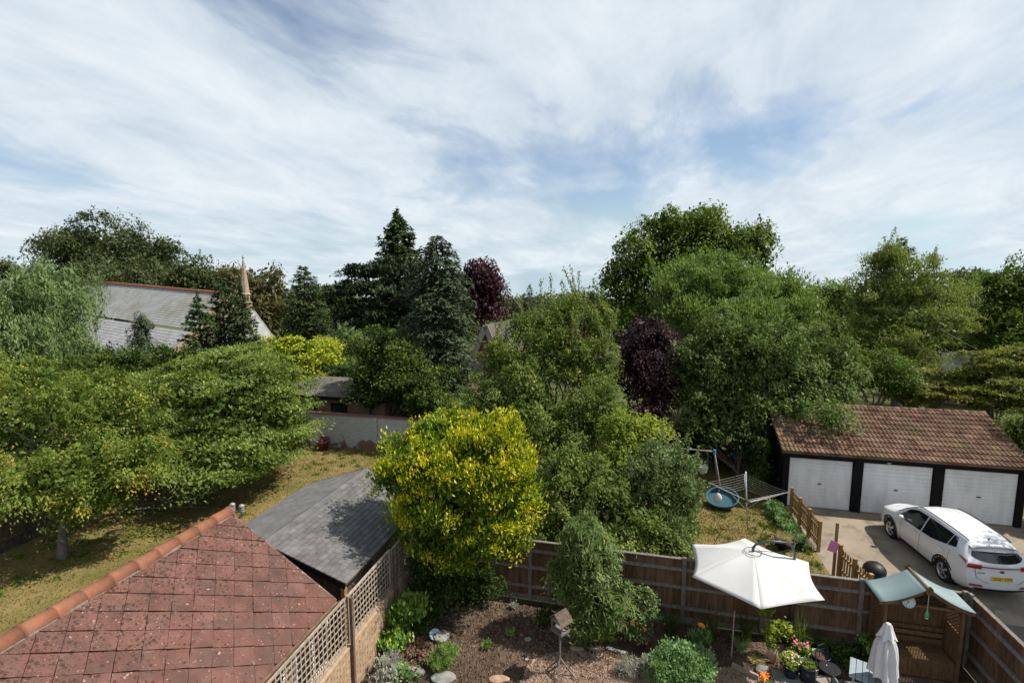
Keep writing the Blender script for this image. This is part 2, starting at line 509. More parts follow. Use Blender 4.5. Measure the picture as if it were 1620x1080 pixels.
# ------------------------------------------------------------------ foliage helpers
def nrm(a):
    return a / np.maximum(np.linalg.norm(a, axis=1, keepdims=True), 1e-9)


def leaf_mesh(name, P, T, N, Ln, Wd, tint, m, fold=0.18):
    """one pointed, slightly folded leaf for every row"""
    T = nrm(T); B = nrm(np.cross(N, T)); N2 = np.cross(T, B)
    Ln = np.broadcast_to(np.asarray(Ln, float), (len(P),))[:, None]; Wd = np.broadcast_to(np.asarray(Wd, float), (len(P),))[:, None]
    mid = P - T * Ln * 0.06 + N2 * Wd * fold
    V = np.stack([P - T * Ln * 0.5, mid - B * Wd * 0.5, P + T * Ln * 0.5, mid + B * Wd * 0.5], 1).reshape(-1, 3)
    n = len(P)
    me = bpy.data.meshes.new(name)
    me.vertices.add(4 * n); me.vertices.foreach_set('co', V.astype(np.float32).ravel())
    me.loops.add(4 * n); me.loops.foreach_set('vertex_index', np.arange(4 * n, dtype=np.int32))
    me.polygons.add(n); me.polygons.foreach_set('loop_start', np.arange(0, 4 * n, 4, dtype=np.int32))
    at = me.attributes.new('tint', 'FLOAT', 'POINT')
    at.data.foreach_set('value', np.repeat(np.clip(tint, 0, 1), 4).astype(np.float32))
    me.materials.append(m)
    me.update(calc_edges=True)
    return me


def lump(D, rng, k=4, f=2.6):
    """smooth random bumps over directions"""
    out = np.zeros(len(D))
    for _ in range(k):
        w = rng.normal(size=3) * f
        out += np.sin(D @ w + rng.uniform(0, 6.28))
    return out / k


DENS = 1.75


def boughs(rng, lobes, clump):
    """break every lobe into overlapping boughs so that the crown has humps, ledges and dark hollows"""
    out = []
    for c, r in lobes:
        rm = (r[0] * r[1] * r[2]) ** (1 / 3)
        if rm < clump * 1.6:
            out.append((c, r)); continue
        n = int(np.clip(6 + 3.0 * (rm / clump), 8, 20))
        pts = []
        for _ in range(n * 6):
            d = rng.normal(size=3); d /= np.linalg.norm(d)
            if d[2] < -0.55: continue
            if all(np.dot(d, q) < 0.80 for q in pts): pts.append(d)
            if len(pts) >= n: break
        for d in pts:
            f = rng.uniform(0.6, 0.9)
            k = rng.uniform(0.26, 0.44)
            cc = tuple(c[i] + d[i] * r[i] * f for i in range(3))
            out.append((cc, (r[0] * k * rng.uniform(0.85, 1.2), r[1] * k * rng.uniform(0.85, 1.2), r[2] * k * rng.uniform(0.65, 0.95))))
    return out



def crown_leaves(rng, lobes, L, W, cover, clump, style, shell=0.13, maxleaf=70000, flat=0.65, tipbias=0.0, inner=0.1):
    area = sum(math.pi * (r[0] + r[1]) / 2 * r[2] for c, r in lobes)
    nleaf = int(min(maxleaf, cover * DENS * area / (0.5 * L * W)))
    m = int(np.clip(clump * clump * 2.6 / (0.5 * L * W), 14, 160))
    ncl = max(6, nleaf // m)
    main = lobes
    lobes = boughs(rng, lobes, clump)
    wts = np.array([(r[0] * r[2] + r[1] * r[2] + r[0] * r[1]) for c, r in lobes]); wts /= wts.sum()
    Pc, Nc, Rad = [], [], []
    cs = np.array([list(c) for c, r in lobes]); rs = np.array([list(r) for c, r in lobes])
    for i in range(len(lobes)):
        k = max(3, int(ncl * wts[i] * 1.5))
        D = nrm(rng.normal(size=(k, 3)))
        low = (D[:, 2] < -0.25) & (rng.random(k) < 0.75)
        D = D[~low]; k = len(D)
        rad = (1 - np.abs(rng.normal(0, shell, k))) * (0.9 + 0.26 * lump(D, rng, 5, 3.4))
        inn = rng.random(k) < inner
        rad[inn] *= rng.uniform(0.45, 0.85, inn.sum())
        p = cs[i] + D * rs[i] * rad[:, None]
        keep = np.ones(k, bool)
        for j in range(len(lobes)):
            if j == i: continue
            q = np.linalg.norm((p - cs[j]) / rs[j], axis=1)
            keep &= ~((q < 0.6) & (rng.random(k) < 0.9))
        Pc.append(p[keep]); Nc.append(nrm(D[keep] / rs[i])); Rad.append(rad[keep])
    Pc, Nc, Rad = np.vstack(Pc), np.vstack(Nc), np.concatenate(Rad)
    k = len(Pc)
    cr = clump * rng.uniform(0.5, 1.5, k)
    cid = np.repeat(np.arange(k), m); n = len(cid)
    off = np.clip(rng.normal(size=(n, 3)) * 0.5, -0.95, 0.95)
    off[:, 2] *= flat
    P = Pc[cid] + off * cr[cid][:, None]
    Nn = Nc[cid]
    up = np.array([0, 0, 1.0])
    rd = rng.normal(size=(n, 3))
    if style == 'droop':
        P[:, 2] -= (np.hypot(off[:, 0], off[:, 1]) ** 2) * cr[cid] * 0.9
        T = Nn * 0.6 + rd * 0.45 - up * 0.55
        N = Nn * 0.45 + up * 0.55 + rd * 0.3
    elif style == 'hang':
        s = rng.random(n)
        P[:, 2] -= s * cr[cid] * 1.7
        P[:, :2] -= off[:, :2] * cr[cid][:, None] * 0.55
        T = -up * 0.9 + rd * 0.35 + Nn * 0.2
        N = Nn * 0.8 + rd * 0.6
    elif style == 'up':
        T = Nn * 0.5 + up * 0.75 + rd * 0.35
        N = Nn * 0.6 + up * 0.3 + rd * 0.6
    elif style == 'layer':
        P[:, 2] = Pc[cid][:, 2] + off[:, 2] * cr[cid] * 0.28 - (np.hypot(off[:, 0], off[:, 1])) * cr[cid] * 0.18
        T = Nn * 0.7 + rd * 0.5 - up * 0.12
        N = up * 0.9 + Nn * 0.2 + rd * 0.28
    else:
        T = Nn * 0.4 + rd * 0.7
        N = Nn * 0.5 + up * 0.45 + rd * 0.5
    sz = rng.uniform(0.55, 1.35, n)
    ctint = rng.normal(0, 0.13, k)
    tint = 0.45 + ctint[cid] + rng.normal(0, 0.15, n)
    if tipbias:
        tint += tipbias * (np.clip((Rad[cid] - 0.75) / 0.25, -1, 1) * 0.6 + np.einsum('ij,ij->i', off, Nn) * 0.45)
    # oversized leaves in a darker tint, added inside every lobe to block light
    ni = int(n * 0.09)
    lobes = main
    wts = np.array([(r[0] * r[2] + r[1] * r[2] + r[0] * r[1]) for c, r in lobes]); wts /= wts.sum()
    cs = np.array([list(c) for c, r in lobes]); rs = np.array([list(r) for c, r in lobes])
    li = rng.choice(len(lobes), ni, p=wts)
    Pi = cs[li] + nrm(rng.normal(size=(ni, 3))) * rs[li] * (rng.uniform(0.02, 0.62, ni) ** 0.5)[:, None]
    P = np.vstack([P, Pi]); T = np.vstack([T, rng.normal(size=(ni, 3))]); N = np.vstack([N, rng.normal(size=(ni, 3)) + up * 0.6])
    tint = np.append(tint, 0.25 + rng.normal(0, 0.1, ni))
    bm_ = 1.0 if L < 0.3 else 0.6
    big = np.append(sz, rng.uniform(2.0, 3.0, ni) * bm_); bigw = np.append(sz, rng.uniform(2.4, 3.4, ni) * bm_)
    return P, T, N, L * big, W * bigw, tint, Pc


def limb_mesh(rng, base, lobes, targets, r0, fork, nsub=10, lean=(0, 0)):
    mb = MB()
    base = Vector(base)
    top = Vector(base) + Vector((lean[0], lean[1], fork))
    mid = base.lerp(top, 0.5) + Vector((rng.normal() * r0 * 0.6, rng.normal() * r0 * 0.6, 0))
    mb.tube([base - Vector((0, 0, 0.05)), base + Vector((0, 0, r0 * 1.2)), mid, top], [r0 * 1.5, r0 * 1.12, r0 * 0.92, r0 * 0.78], 8)
    for tg in targets:
        t = Vector(tg)
        st = base.lerp(top, rng.uniform(0.75, 1.0))
        d = t - st
        m1 = st + d * 0.4 + Vector((0, 0, d.length * 0.12)) + Vector(rng.normal(size=3)) * d.length * 0.06
        mb.tube([st, m1, t], [r0 * 0.5, r0 * 0.3, r0 * 0.06], 5, caps=False)
        for _ in range(2):
            e = m1.lerp(t, rng.uniform(0.1, 0.6)); q = e + Vector(rng.normal(size=3)) * d.length * 0.2
            mb.tube([e, q], [r0 * 0.2, r0 * 0.04], 4, caps=False)
    return mb


SEED = [100]


def tree(name, label, cat, base, lobes, leaf, m, cover=3.4, clump=0.55, style='round', r0=0.2, fork=None, limbs=10, bark='bark',
         group=None, shell=0.13, maxleaf=70000, flat=0.65, tipbias=0.0, inner=0.1, lean=None, shoots=0, shoot_len=1.5, crown='crown', stem='trunk'):
    SEED[0] += 1
    rng = np.random.default_rng(SEED[0])
    base = Vector(base)
    root = thing(name, label, cat, base, 0, group)
    lobes = [((c[0] - base.x, c[1] - base.y, c[2] - base.z), r) for c, r in lobes]
    P, T, N, Ls, Ws, tint, Pc = crown_leaves(rng, lobes, leaf[0], leaf[1], cover, clump, style, shell, maxleaf, flat, tipbias, inner)
    cen = Vector(np.mean([list(c) for c, r in lobes], axis=0)); zlow = min(c[2] - r[2] for c, r in lobes)
    if fork is None: fork = max(0.4, zlow + 0.25 * (cen.z - zlow))
    if lean is None: lean = (cen.x * 0.35, cen.y * 0.35)
    idx = rng.choice(len(Pc), size=min(limbs, len(Pc)), replace=False)
    cs = np.array([list(c) for c, r in lobes])
    tg = []
    for i in idx:
        c = cs[np.argmin(np.linalg.norm(cs - Pc[i], axis=1))]
        tg.append(c + (Pc[i] - c) * 0.9)
    mb = limb_mesh(rng, (0, 0, 0), lobes, tg, r0, fork, lean=lean)
    if shoots:
        top = Pc[Pc[:, 2] > np.quantile(Pc[:, 2], 0.6)]
        sp, st_, sn, sl_, sw, stt = [], [], [], [], [], []
        for _ in range(shoots):
            a = Vector(top[rng.integers(len(top))]); ln = shoot_len * rng.uniform(0.5, 1.2)
            d = Vector((rng.normal() * 0.22, rng.normal() * 0.22, 1)).normalized() * ln
            mb.tube([a - d * 0.3, a + d * 0.5, a + d], [0.016, 0.01, 0.004], 4, caps=False)
            for q in np.linspace(0.05, 1, int(8 * ln / (leaf[0] * 1.1))):
                sp.append(list(a + d * q + Vector(rng.normal(size=3)) * leaf[0] * 0.35))
                st_.append(rng.normal(size=3) * 0.7 + [0, 0, 0.5]); sn.append(rng.normal(size=3)); sl_.append(leaf[0] * rng.uniform(0.7, 1.2)); sw.append(leaf[1] * rng.uniform(0.8, 1.1)); stt.append(rng.normal(0.55, 0.15))
        P = np.vstack([P, sp]); T = np.vstack([T, st_]); N = np.vstack([N, sn]); Ls = np.append(Ls, sl_); Ws = np.append(Ws, sw); tint = np.append(tint, stt)
    mb.build(stem, bark, root, smooth=True)
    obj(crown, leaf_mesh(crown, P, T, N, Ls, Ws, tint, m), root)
    return root


def conifer(name, label, cat, base, height, prof, leaf, m, whorl=0.5, nb=9, droop=0.25, rise=0.1, dens=10, r0=0.25, group=None, hang=0.0, bark='bark', lean=(0, 0), irregular=0.15, z0=0.3):
    """prof: list of (height fraction, radius)"""
    SEED[0] += 1
    rng = np.random.default_rng(SEED[0])
    root = thing(name, label, cat, base, 0, group)
    hs = np.array([p[0] for p in prof]); rr = np.array([p[1] for p in prof])
    mb = MB()
    ax = lambda z: Vector((lean[0] * z / height, lean[1] * z / height, z))
    mb.tube([ax(-0.05), ax(height * 0.5), ax(height * 0.98)], [r0, r0 * 0.55, r0 * 0.06], 7)
    P, T, N, Ls, Ws, ti = [], [], [], [], [], []
    z = z0
    while z < height:
        r = np.interp(z / height, hs, rr)
        k = max(3, int(nb * (0.5 + 0.5 * min(1, r / rr.max())) + rng.integers(-1, 2)))
        a0 = rng.uniform(0, 6.28)
        for i in range(k):
            az = a0 + 6.283 * i / k + rng.normal(0, 0.18)
            ln = max(0.12, r * (1 + rng.normal(0, irregular)))
            zz = z + rng.normal(0, whorl * 0.25)
            o_ = np.array([math.cos(az), math.sin(az), 0]); lat = np.array([-o_[1], o_[0], 0])
            a = ax(zz)
            mb.tube([a, a + Vector(o_) * ln * 0.5 + Vector((0, 0, ln * (rise * 0.5 - droop * 0.25))), a + Vector(o_) * ln + Vector((0, 0, ln * (rise - droop)))],
                    [r0 * 0.22 * (1 - zz / height) + 0.01, r0 * 0.12 * (1 - zz / height) + 0.008, 0.004], 4, caps=False)
            n = max(6, int(dens * ln / leaf[0]))
            s = rng.uniform(0.12, 1.02, n) ** 0.75
            side = rng.normal(0, 1, n)
            spread = ln * 0.26 * (1.05 - s * 0.75)
            p = np.array(a) + s[:, None] * ln * o_ + (side * spread)[:, None] * lat
            p[:, 2] += ln * (rise * s - droop * s * s) - np.abs(side) * spread * 0.35 + rng.normal(0, 0.25 * leaf[0], n) - hang * rng.random(n)
            P.append(p)
            T.append(o_ * 0.7 + np.sign(side)[:, None] * lat * 0.6 + rng.normal(0, 0.3, (n, 3)) - np.array([0, 0, 0.15 + hang * 0.8]))
            N.append(np.array([0, 0, 0.9]) + o_ * 0.35 + rng.normal(0, 0.35, (n, 3)))
            sz = rng.uniform(0.7, 1.25, n)
            Ls.append(leaf[0] * sz); Ws.append(leaf[1] * sz); ti.append(0.35 + 0.25 * s + rng.normal(0, 0.14, n) + rng.normal(0, 0.08))
        z += whorl * (0.55 + 0.45 * (1 - z / height)) * rng.uniform(0.8, 1.2)
    mb.build('trunk', bark, root, smooth=True)
    obj('crown', leaf_mesh('crown', np.vstack(P), np.vstack(T), np.vstack(N), np.concatenate(Ls), np.concatenate(Ws), np.concatenate(ti), m), root)
    return root


# ================================================================== THE SETTING
def sheet(name, pts, z, m, kind='structure'):
    mb = MB(); mb.poly([(x, y, z) for x, y in pts]); return mb.build(name, m, kind=kind)


def rect(x0, x1, y0, y1): return [(x0, y0), (x1, y0), (x1, y1), (x0, y1)]


gz = lambda d: -0.03 - max(0.0, d - 100) * 0.048             # the land falls away beyond the gardens
gmb = MB()
rings = [0.01, 30, 60, 90, 100, 130, 180, 260, 400, 700, 1400, 4000]
gmb.grid([[(r_ * math.cos(a), r_ * math.sin(a), gz(r_)) for a in np.linspace(0, 2 * math.pi, 49)] for r_ in rings])
gmb.build('ground', 'ground', kind='structure', smooth=True)
sheet('lawn', rect(-20.4, -6.1, -4, 24.1), 0.0, 'grass')
sheet('play_lawn', rect(-5.9, 6.14, 13.62, 28.5), 0.0, 'grass')
sheet('garden_soil', rect(-5.95, 7.8, -4, 13.42), 0.0, 'soil')
sheet('driveway', rect(6.12, 30, 15.4, 23.0), 0.004, 'concrete')
sheet('tarmac_apron', rect(7.95, 30, -4, 15.4), 0.0, 'tarmac')

RNG = np.random.default_rng(7)
GRASS_LEAF = leaf_mat('grass_blade', [(0.0, (0.04, 0.065, 0.012)), (0.4, (0.09, 0.082, 0.026)), (1.0, (0.14, 0.104, 0.044))], 0.2, 0.8, 0.1)


def grass_patch(name, pts_fn, n, label, hgt=0.05, mtl=GRASS_LEAF, tmean=0.55):
    P = pts_fn(n); n = len(P)
    h = hgt * RNG.uniform(0.5, 1.5, n)
    P[:, 2] += h * 0.3
    T = np.array([0, 0, 1.0]) + RNG.normal(0, 0.55, (n, 3)); N = RNG.normal(size=(n, 3)); N[:, 2] *= 0.3
    tone = np.sin(P[:, 0] * 0.9 + 1) * np.sin(P[:, 1] * 0.7 + P[:, 0] * 0.3) * 0.22
    return obj(name, leaf_mesh(name, P, T, N, h, h * 0.45, tmean + tone + RNG.normal(0, 0.15, n), mtl), label=label, category='grass', kind='stuff')


def uni(x0, x1, y0, y1, z=0.0):
    return lambda n: np.column_stack([RNG.uniform(x0, x1, n), RNG.uniform(y0, y1, n), np.full(n, z)])


grass_patch('grass', uni(-20, -6.2, 7, 24), 42000, 'short parched grass of the lawn beside the grey shed', 0.055)
grass_patch('grass', uni(0, 6, 13.8, 23.5), 26000, 'short parched grass around the rotary clothes dryer', 0.05, tmean=0.7)

tuft = leaf_mat('green_tuft', [(0.0, (0.03, 0.055, 0.01)), (0.5, (0.08, 0.12, 0.02)), (1.0, (0.16, 0.17, 0.04))])


def tufts(boxes, n, per):
    def fn(_):
        out = []
        for _k in range(n):
            x0, x1, y0, y1 = boxes[RNG.integers(len(boxes))]
            c = np.array([RNG.uniform(x0, x1), RNG.uniform(y0, y1), 0.0])
            out.append(c + np.column_stack([RNG.normal(0, 0.09, per), RNG.normal(0, 0.09, per), np.zeros(per)]))
        return np.vstack(out)
    return fn


grass_patch('grass', tufts([(-20.2, -17, 7, 20), (-18, -8, 20, 23.9), (-13, -9.5, 9.5, 16), (-20, -10, 12, 17)], 320, 26), 1, 'greener grass tufts scattered over the lawn by the dark fence', 0.11, tuft, 0.45)
grass_patch('grass', tufts([(1, 5.9, 14, 22.5), (4.5, 6, 17, 21)], 110, 24), 1, 'greener grass tufts around the rotary dryer pole', 0.1, tuft, 0.45)
# gravel circle in the flower garden and the mulch around it
def gravel(name, cx, cy, rx, ry, n, label, z=0.01, m='gravel', s0=0.012, s1=0.024):
    mb = MB()
    for _ in range(n):
        a, r = RNG.uniform(0, 6.283), math.sqrt(RNG.random())
        x, y = cx + rx * r * math.cos(a), cy + ry * r * math.sin(a)
        s = RNG.uniform(s0, s1); q = RNG.uniform(0, 6.28); k = len(mb.v)
        for i in range(3):
            b = q + 2.094 * i
            mb.v.append((x + s * math.cos(b), y + s * math.sin(b), z - 0.004))
        mb.v.append((x + RNG.normal() * s * 0.3, y + RNG.normal() * s * 0.3, z + s * RNG.uniform(0.6, 1.1)))
        mb.f += [(k, k + 1, k + 3), (k + 1, k + 2, k + 3), (k + 2, k, k + 3)]
    return mb.build(name, m, label=label, category='gravel', kind='stuff')


def disc(name, cx, cy, rx, ry, z, m, n=40):
    return sheet(name, [(cx + rx * math.cos(2 * math.pi * i / n) * (1 + 0.05 * math.sin(3 * i)), cy + ry * math.sin(2 * math.pi * i / n) * (1 + 0.04 * math.sin(2.3 * i))) for i in range(n)], z, m)


disc('gravel_bed', -0.75, 10.75, 1.55, 1.05, 0.004, 'gravel')
gravel('gravel', -0.75, 10.75, 1.5, 1.0, 9000, 'pinkish gravel in the round bed beside the bird table')
disc('gravel_path', 2.55, 11.2, 0.75, 0.9, 0.004, 'gravel')
gravel('gravel', 2.55, 11.2, 0.72, 0.85, 2600, 'pinkish gravel beside the timber bed edging')
MT['mulch'] = mat('mulch', (0.05, 0.033, 0.022), (0.2, 0.14, 0.1), 9, 0.95, 0.05)
gravel('mulch', -2.6, 11.6, 2.6, 1.6, 4200, 'dry leaf litter and bark scattered on the shaded soil', 0.006, 'mulch', 0.015, 0.045)
gravel('mulch', 4.0, 12.4, 2.6, 0.9, 2000, 'leaf litter under the back fence by the flower pots', 0.006, 'mulch', 0.012, 0.035)

# paving
pat = thing('patio', 'grey stone slab patio in front of the wooden arbour seat', 'patio', (0, 0, 0), kind='structure')
MB().box(3.3, 7.75, 8.0, 12.15, -0.02, 0.012).build('bedding', 'mortar', pat)
sm = MB().box(-0.29, 0.29, -0.29, 0.29, 0, 0.03).mesh('paving_slab', 'slab')
for i in range(7):
    for j in range(6):
        obj('paving_slab', sm, pat, (3.62 + i * 0.61 + RNG.normal() * 0.004, 8.85 + j * 0.61, 0.012 + RNG.uniform(0, 0.006)), (RNG.normal() * 0.006, RNG.normal() * 0.006, RNG.normal() * 0.01))

# ------------------------------------------------------------------ red diamond-tiled outbuilding
OB = thing('outbuilding', 'brick outbuilding with a mossy red diamond-tiled roof and orange ridge', 'outbuilding', (-8.85, 6.0, 0))
oX, oY = -8.85, 6.0
RX, RZ, EX, EZ, YF, YN = -8.85, 3.92, -6.24, 2.2, 9.32, 2.6
SLOPE = math.hypot(RX - EX, RZ - EZ)
es, et = Vector((0, 1, 0)), Vector((RX - EX, 0, RZ - EZ)).normalized()
nn = es.cross(et).normalized()
loc0 = Vector((oX, oY, 0))
MR = Matrix((es, et, nn)).transposed()          # columns: along eave, up the slope, out of the roof
roof = MB().prism([(EX, YN, EZ - 0.06), (RX, YN, RZ - 0.06), (RX, YF - 0.03, RZ - 0.06), (EX, YF - 0.03, EZ - 0.06)], (-0.03, 0, -0.05))
roof.prism([(RX, YN, RZ - 0.06), (2 * RX - EX, YN, EZ - 0.06), (2 * RX - EX, YF - 0.03, EZ - 0.06), (RX, YF - 0.03, RZ - 0.06)], (0.03, 0, -0.05))
roofo = roof.build('roof', 'joint', OB, -loc0)
Dg = 0.50; hd = Dg / 2 * 0.975


def clip(poly, smin, smax, tmin, tmax):
    for ax_, lim, sgn in ((0, smin, 1), (0, smax, -1), (1, tmin, 1), (1, tmax, -1)):
        out = []
        for i in range(len(poly)):
            a, b = poly[i], poly[(i + 1) % len(poly)]
            ia, ib = (a[ax_] - lim) * sgn >= 0, (b[ax_] - lim) * sgn >= 0
            if ia: out.append(a)
            if ia != ib:
                f = (lim - a[ax_]) / (b[ax_] - a[ax_]); out.append((a[0] + (b[0] - a[0]) * f, a[1] + (b[1] - a[1]) * f))
        poly = out
        if len(poly) < 3: return []
    return poly


def tile_mesh(poly):
    """poly in tile coordinates; the lower point sits proud on the tiles below"""
    zt = lambda p: 0.004 + (hd - p[1]) / (2 * hd) * 0.02
    mb = MB(); k = len(poly)
    mb.v = [(p[0], p[1], zt(p) - 0.004) for p in poly] + [(p[0], p[1], zt(p) + 0.011) for p in poly]
    mb.f = [tuple(range(k - 1, -1, -1)), tuple(range(k, 2 * k))] + [(i, (i + 1) % k, k + (i + 1) % k, k + i) for i in range(k)]
    return mb.mesh('roof_tile', 'red_tile')


full = [(0, -hd), (hd, 0), (0, hd), (-hd, 0)]
full_me = tile_mesh(full)
rotq = MR.to_euler()
row = 0
t = 0.0
while t < SLOPE + Dg / 2:
    s = (row % 2) * Dg / 2 + YN
    while s < YF + Dg / 2:
        poly = clip([(s + a, t + b) for a, b in full], YN, YF, -0.03, SLOPE - 0.02)
        if len(poly) >= 3:
            loc = [(a - s, b - t) for a, b in poly]
            ar = 0.5 * abs(sum(loc[i][0] * loc[(i + 1) % len(loc)][1] - loc[(i + 1) % len(loc)][0] * loc[i][1] for i in range(len(loc))))
            if ar > 0.004 and s > 3.0:
                me = full_me if ar > 0.98 * 2 * hd * hd else tile_mesh(loc)
                p = Vector((EX, 0, EZ)) + es * s + et * t - Vector((0, 0, 0.045)) + nn * (0.004 + RNG.uniform(0, 0.012))
                rr_ = (MR @ Matrix.Rotation(RNG.normal() * 0.014, 3, 'Z') @ Matrix.Rotation(RNG.normal() * 0.012, 3, 'X') @ Matrix.Rotation(RNG.normal() * 0.012, 3, 'Y')).to_euler()
                obj('roof_tile', me, roofo, p, rr_)
        s += Dg
    t += Dg / 2; row += 1
# half-round ridge tiles
rid = MB()
n_ = 10
for yy, rr_ in ((0, 0.135), (0.43, 0.135), (0.43, 0.15), (0.475, 0.15)):
    for i in range(n_ + 1):
        a = math.pi * i / n_ * 1.06 - 0.1
        rid.v.append((rr_ * math.cos(a), yy, rr_ * math.sin(a)))
for j in range(3):
    for i in range(n_):
        a = j * (n_ + 1) + i
        rid.f.append((a, a + n_ + 1, a + n_ + 2, a + 1))
rid.poly([(0.135 * math.cos(math.pi * i / n_), 0.0, 0.135 * math.sin(math.pi * i / n_)) for i in range(n_ + 1)])
rid.poly([(0.15 * math.cos(math.pi * i / n_), 0.475, 0.15 * math.sin(math.pi * i / n_)) for i in range(n_ + 1)])
rid_me = rid.mesh('ridge_tile', 'terracotta', True)
y = YF - 0.47
while y > 2.8:
    obj('ridge_tile', rid_me, roofo, (RX, y, RZ - 0.05 + RNG.normal() * 0.004), (RNG.normal() * 0.012, RNG.normal() * 0.05, RNG.normal() * 0.02))
    y -= 0.455
MB().box(RX - 0.12, RX + 0.13, YN, YF - 0.02, RZ - 0.12, RZ - 0.05).build('ridge_mortar', 'mortar', roofo)
MB().bar((EX + 0.02, YF - 0.005, EZ - 0.07), (RX, YF - 0.005, RZ - 0.07), 0.05, 0.07).build('verge_mortar', 'mortar', roofo)
# gutter and the wall below
gm = MB()
gr = []
for yy in (YN, YF + 0.03):
    gr.append([(EX + 0.05 + 0.06 * math.cos(a), yy, EZ - 0.05 + 0.06 * math.sin(a)) for a in np.linspace(math.pi, 2 * math.pi, 9)] +
              [(EX + 0.05 + 0.052 * math.cos(a), yy, EZ - 0.05 + 0.052 * math.sin(a)) for a in np.linspace(2 * math.pi, math.pi, 9)])
gm.grid(gr)
gm.build('gutter', 'gutter', OB, -loc0)
MB().box(EX - 0.1, EX - 0.06, YN, YF - 0.02, EZ - 0.28, EZ - 0.11).build('fascia', 'gutter', OB, -loc0)
MB().prism([(EX - 0.3, YF - 0.16, 0), (2 * RX - EX + 0.3, YF - 0.16, 0), (2 * RX - EX + 0.3, YF - 0.16, EZ - 0.05), (RX, YF - 0.16, RZ - 0.18), (EX - 0.3, YF - 0.16, EZ - 0.05)], (0, -0.2, 0)).build('end_wall', 'tan_wall', OB, -loc0)
MB().box(EX - 0.3, EX - 0.12, YN, YF - 0.37, 0, EZ - 0.12).build('side_wall', 'tan_wall', OB, -loc0)
for k, yy in enumerate((5.1, 6.6, 8.0)):
    w = MB().box(EX - 0.12, EX - 0.085, yy, yy + 1.15, 0.85, 2.0).build('window', 'white_paint', OB, -loc0)
    for q in range(2):
        MB().box(EX - 0.085, EX - 0.078, yy + 0.09 + q * 0.52, yy + 0.54 + q * 0.52, 0.95, 1.9).build('pane', glass_mat('window_glass', (0.03, 0.035, 0.04)) if 'pane_m' not in MT else MT['pane_m'], w)
MB().tube([(EX + 0.05, 5.95, EZ - 0.09), (EX + 0.0, 5.95, EZ - 0.25), (EX - 0.06, 5.95, EZ - 0.4), (EX - 0.06, 5.95, 0.05)], 0.035, 8).build('downpipe', 'black', OB, -loc0, True)

# twin-capped flue behind the ridge end
fl = thing('flue', 'grey metal flue with two ribbed caps behind the orange ridge', 'flue', (-9.03, 9.62, 0))
MB().tube([(0, 0, 0), (0, 0, 3.78)], 0.035, 8).build('pipe', 'cowl', fl, smooth=True)
MB().tube([(0, 0, 3.5), (0.17, 0.05, 3.62), (0.2, 0.06, 3.75)], 0.022, 6).build('branch_pipe', 'cowl', fl, smooth=True)
for (dx, dy, dz) in ((0, 0, 3.76), (0.2, 0.06, 3.72)):
    MB().lathe([(0.03, 0), (0.06, 0.01), (0.06, 0.05), (0.05, 0.06), (0.06, 0.07), (0.06, 0.11), (0.05, 0.12), (0.065, 0.13), (0.065, 0.17), (0.02, 0.2)], 12, (dx, dy, dz)).build('cap', 'cowl', fl, smooth=True)

# ------------------------------------------------------------------ grey shingled shed
SH = thing('shed', 'timber shed with a low grey shingle roof behind the trellis', 'shed', (-8.45, 12.3, 0))
sl0 = Vector((-8.45, 12.3, 0))
sRX, sRZ, sEX, sEZ, sY0, sY1 = -8.45, 2.92, -6.3, 2.2, 9.84, 14.75
sLX = 2 * sRX - sEX
sroof = MB().prism([(sEX, sY0, sEZ), (sEX, sY1, sEZ), (sRX, sY1, sRZ), (sRX, sY0, sRZ)], (0, 0, -0.05))
sroof.prism([(sRX, sY0, sRZ), (sRX, sY1, sRZ), (sLX, sY1, sEZ), (sLX, sY0, sEZ)], (0, 0, -0.05))
sro = sroof.build('roof', 'black_wood', SH, -sl0)
sl_len = math.hypot(sEX - sRX, sRZ - sEZ)
st = Vector((sRX - sEX, 0, sRZ - sEZ)).normalized(); sn_ = es.cross(st).normalized()
MS = Matrix((es, st, sn_)).transposed()
SW, SE = 0.3, 0.1413
shm = MB()
shm.v = [(-0.147, -0.085, 0.010), (0.147, -0.085, 0.010), (0.147, 0.085, 0.0), (-0.147, 0.085, 0.0), (-0.146, -0.085, 0.021), (0.146, -0.085, 0.021), (0.146, 0.085, 0.004), (-0.147, 0.085, 0.004)]
shm.f = [(0, 3, 2, 1), (4, 5, 6, 7), (0, 1, 5, 4), (1, 2, 6, 5), (2, 3, 7, 6), (3, 0, 4, 7)]
sh_me = shm.mesh('shingle', 'shingle')
rows_ = int(sl_len / SE)
left = MB()
tl = Vector((sRX - sLX, 0, sRZ - sEZ)).normalized(); nl = tl.cross(es).normalized()
for r_ in range(rows_ + 1):
    tt = 0.06 + r_ * SE
    if tt > sl_len - 0.02: break
    s = sY0 + (0.15 if r_ % 2 else 0.0) + 0.01
    edges = [sY0]
    while s < sY1 - 0.05:
        if s > sY0 + 0.05: edges.append(s)
        s += SW
    edges.append(sY1)
    for a, b in zip(edges[:-1], edges[1:]):
        c = (a + b) / 2
        p = Vector((sEX, 0, sEZ)) + es * c + st * tt + sn_ * (0.002 + RNG.uniform(0, 0.002))
        obj('shingle', sh_me, sro, p, MS.to_euler(), ((b - a) / SW, 1, 1))
        q = Vector((sLX, 0, sEZ)) + es * c + tl * tt + nl * 0.003
        hw = (b - a) / 2 - 0.003
        k = len(left.v)
        for (u, v, w) in ((-hw, -0.085, 0.0165), (hw, -0.085, 0.0165), (hw, 0.085, 0.004), (-hw, 0.085, 0.004), (-hw, -0.085, 0.002), (hw, -0.085, 0.002)):
            left.v.append(tuple(q + es * u + tl * v + nl * w))
        left.f += [(k + 3, k + 2, k + 1, k), (k, k + 1, k + 5, k + 4)]
left.build('shingles', 'shingle', sro, kind='stuff')
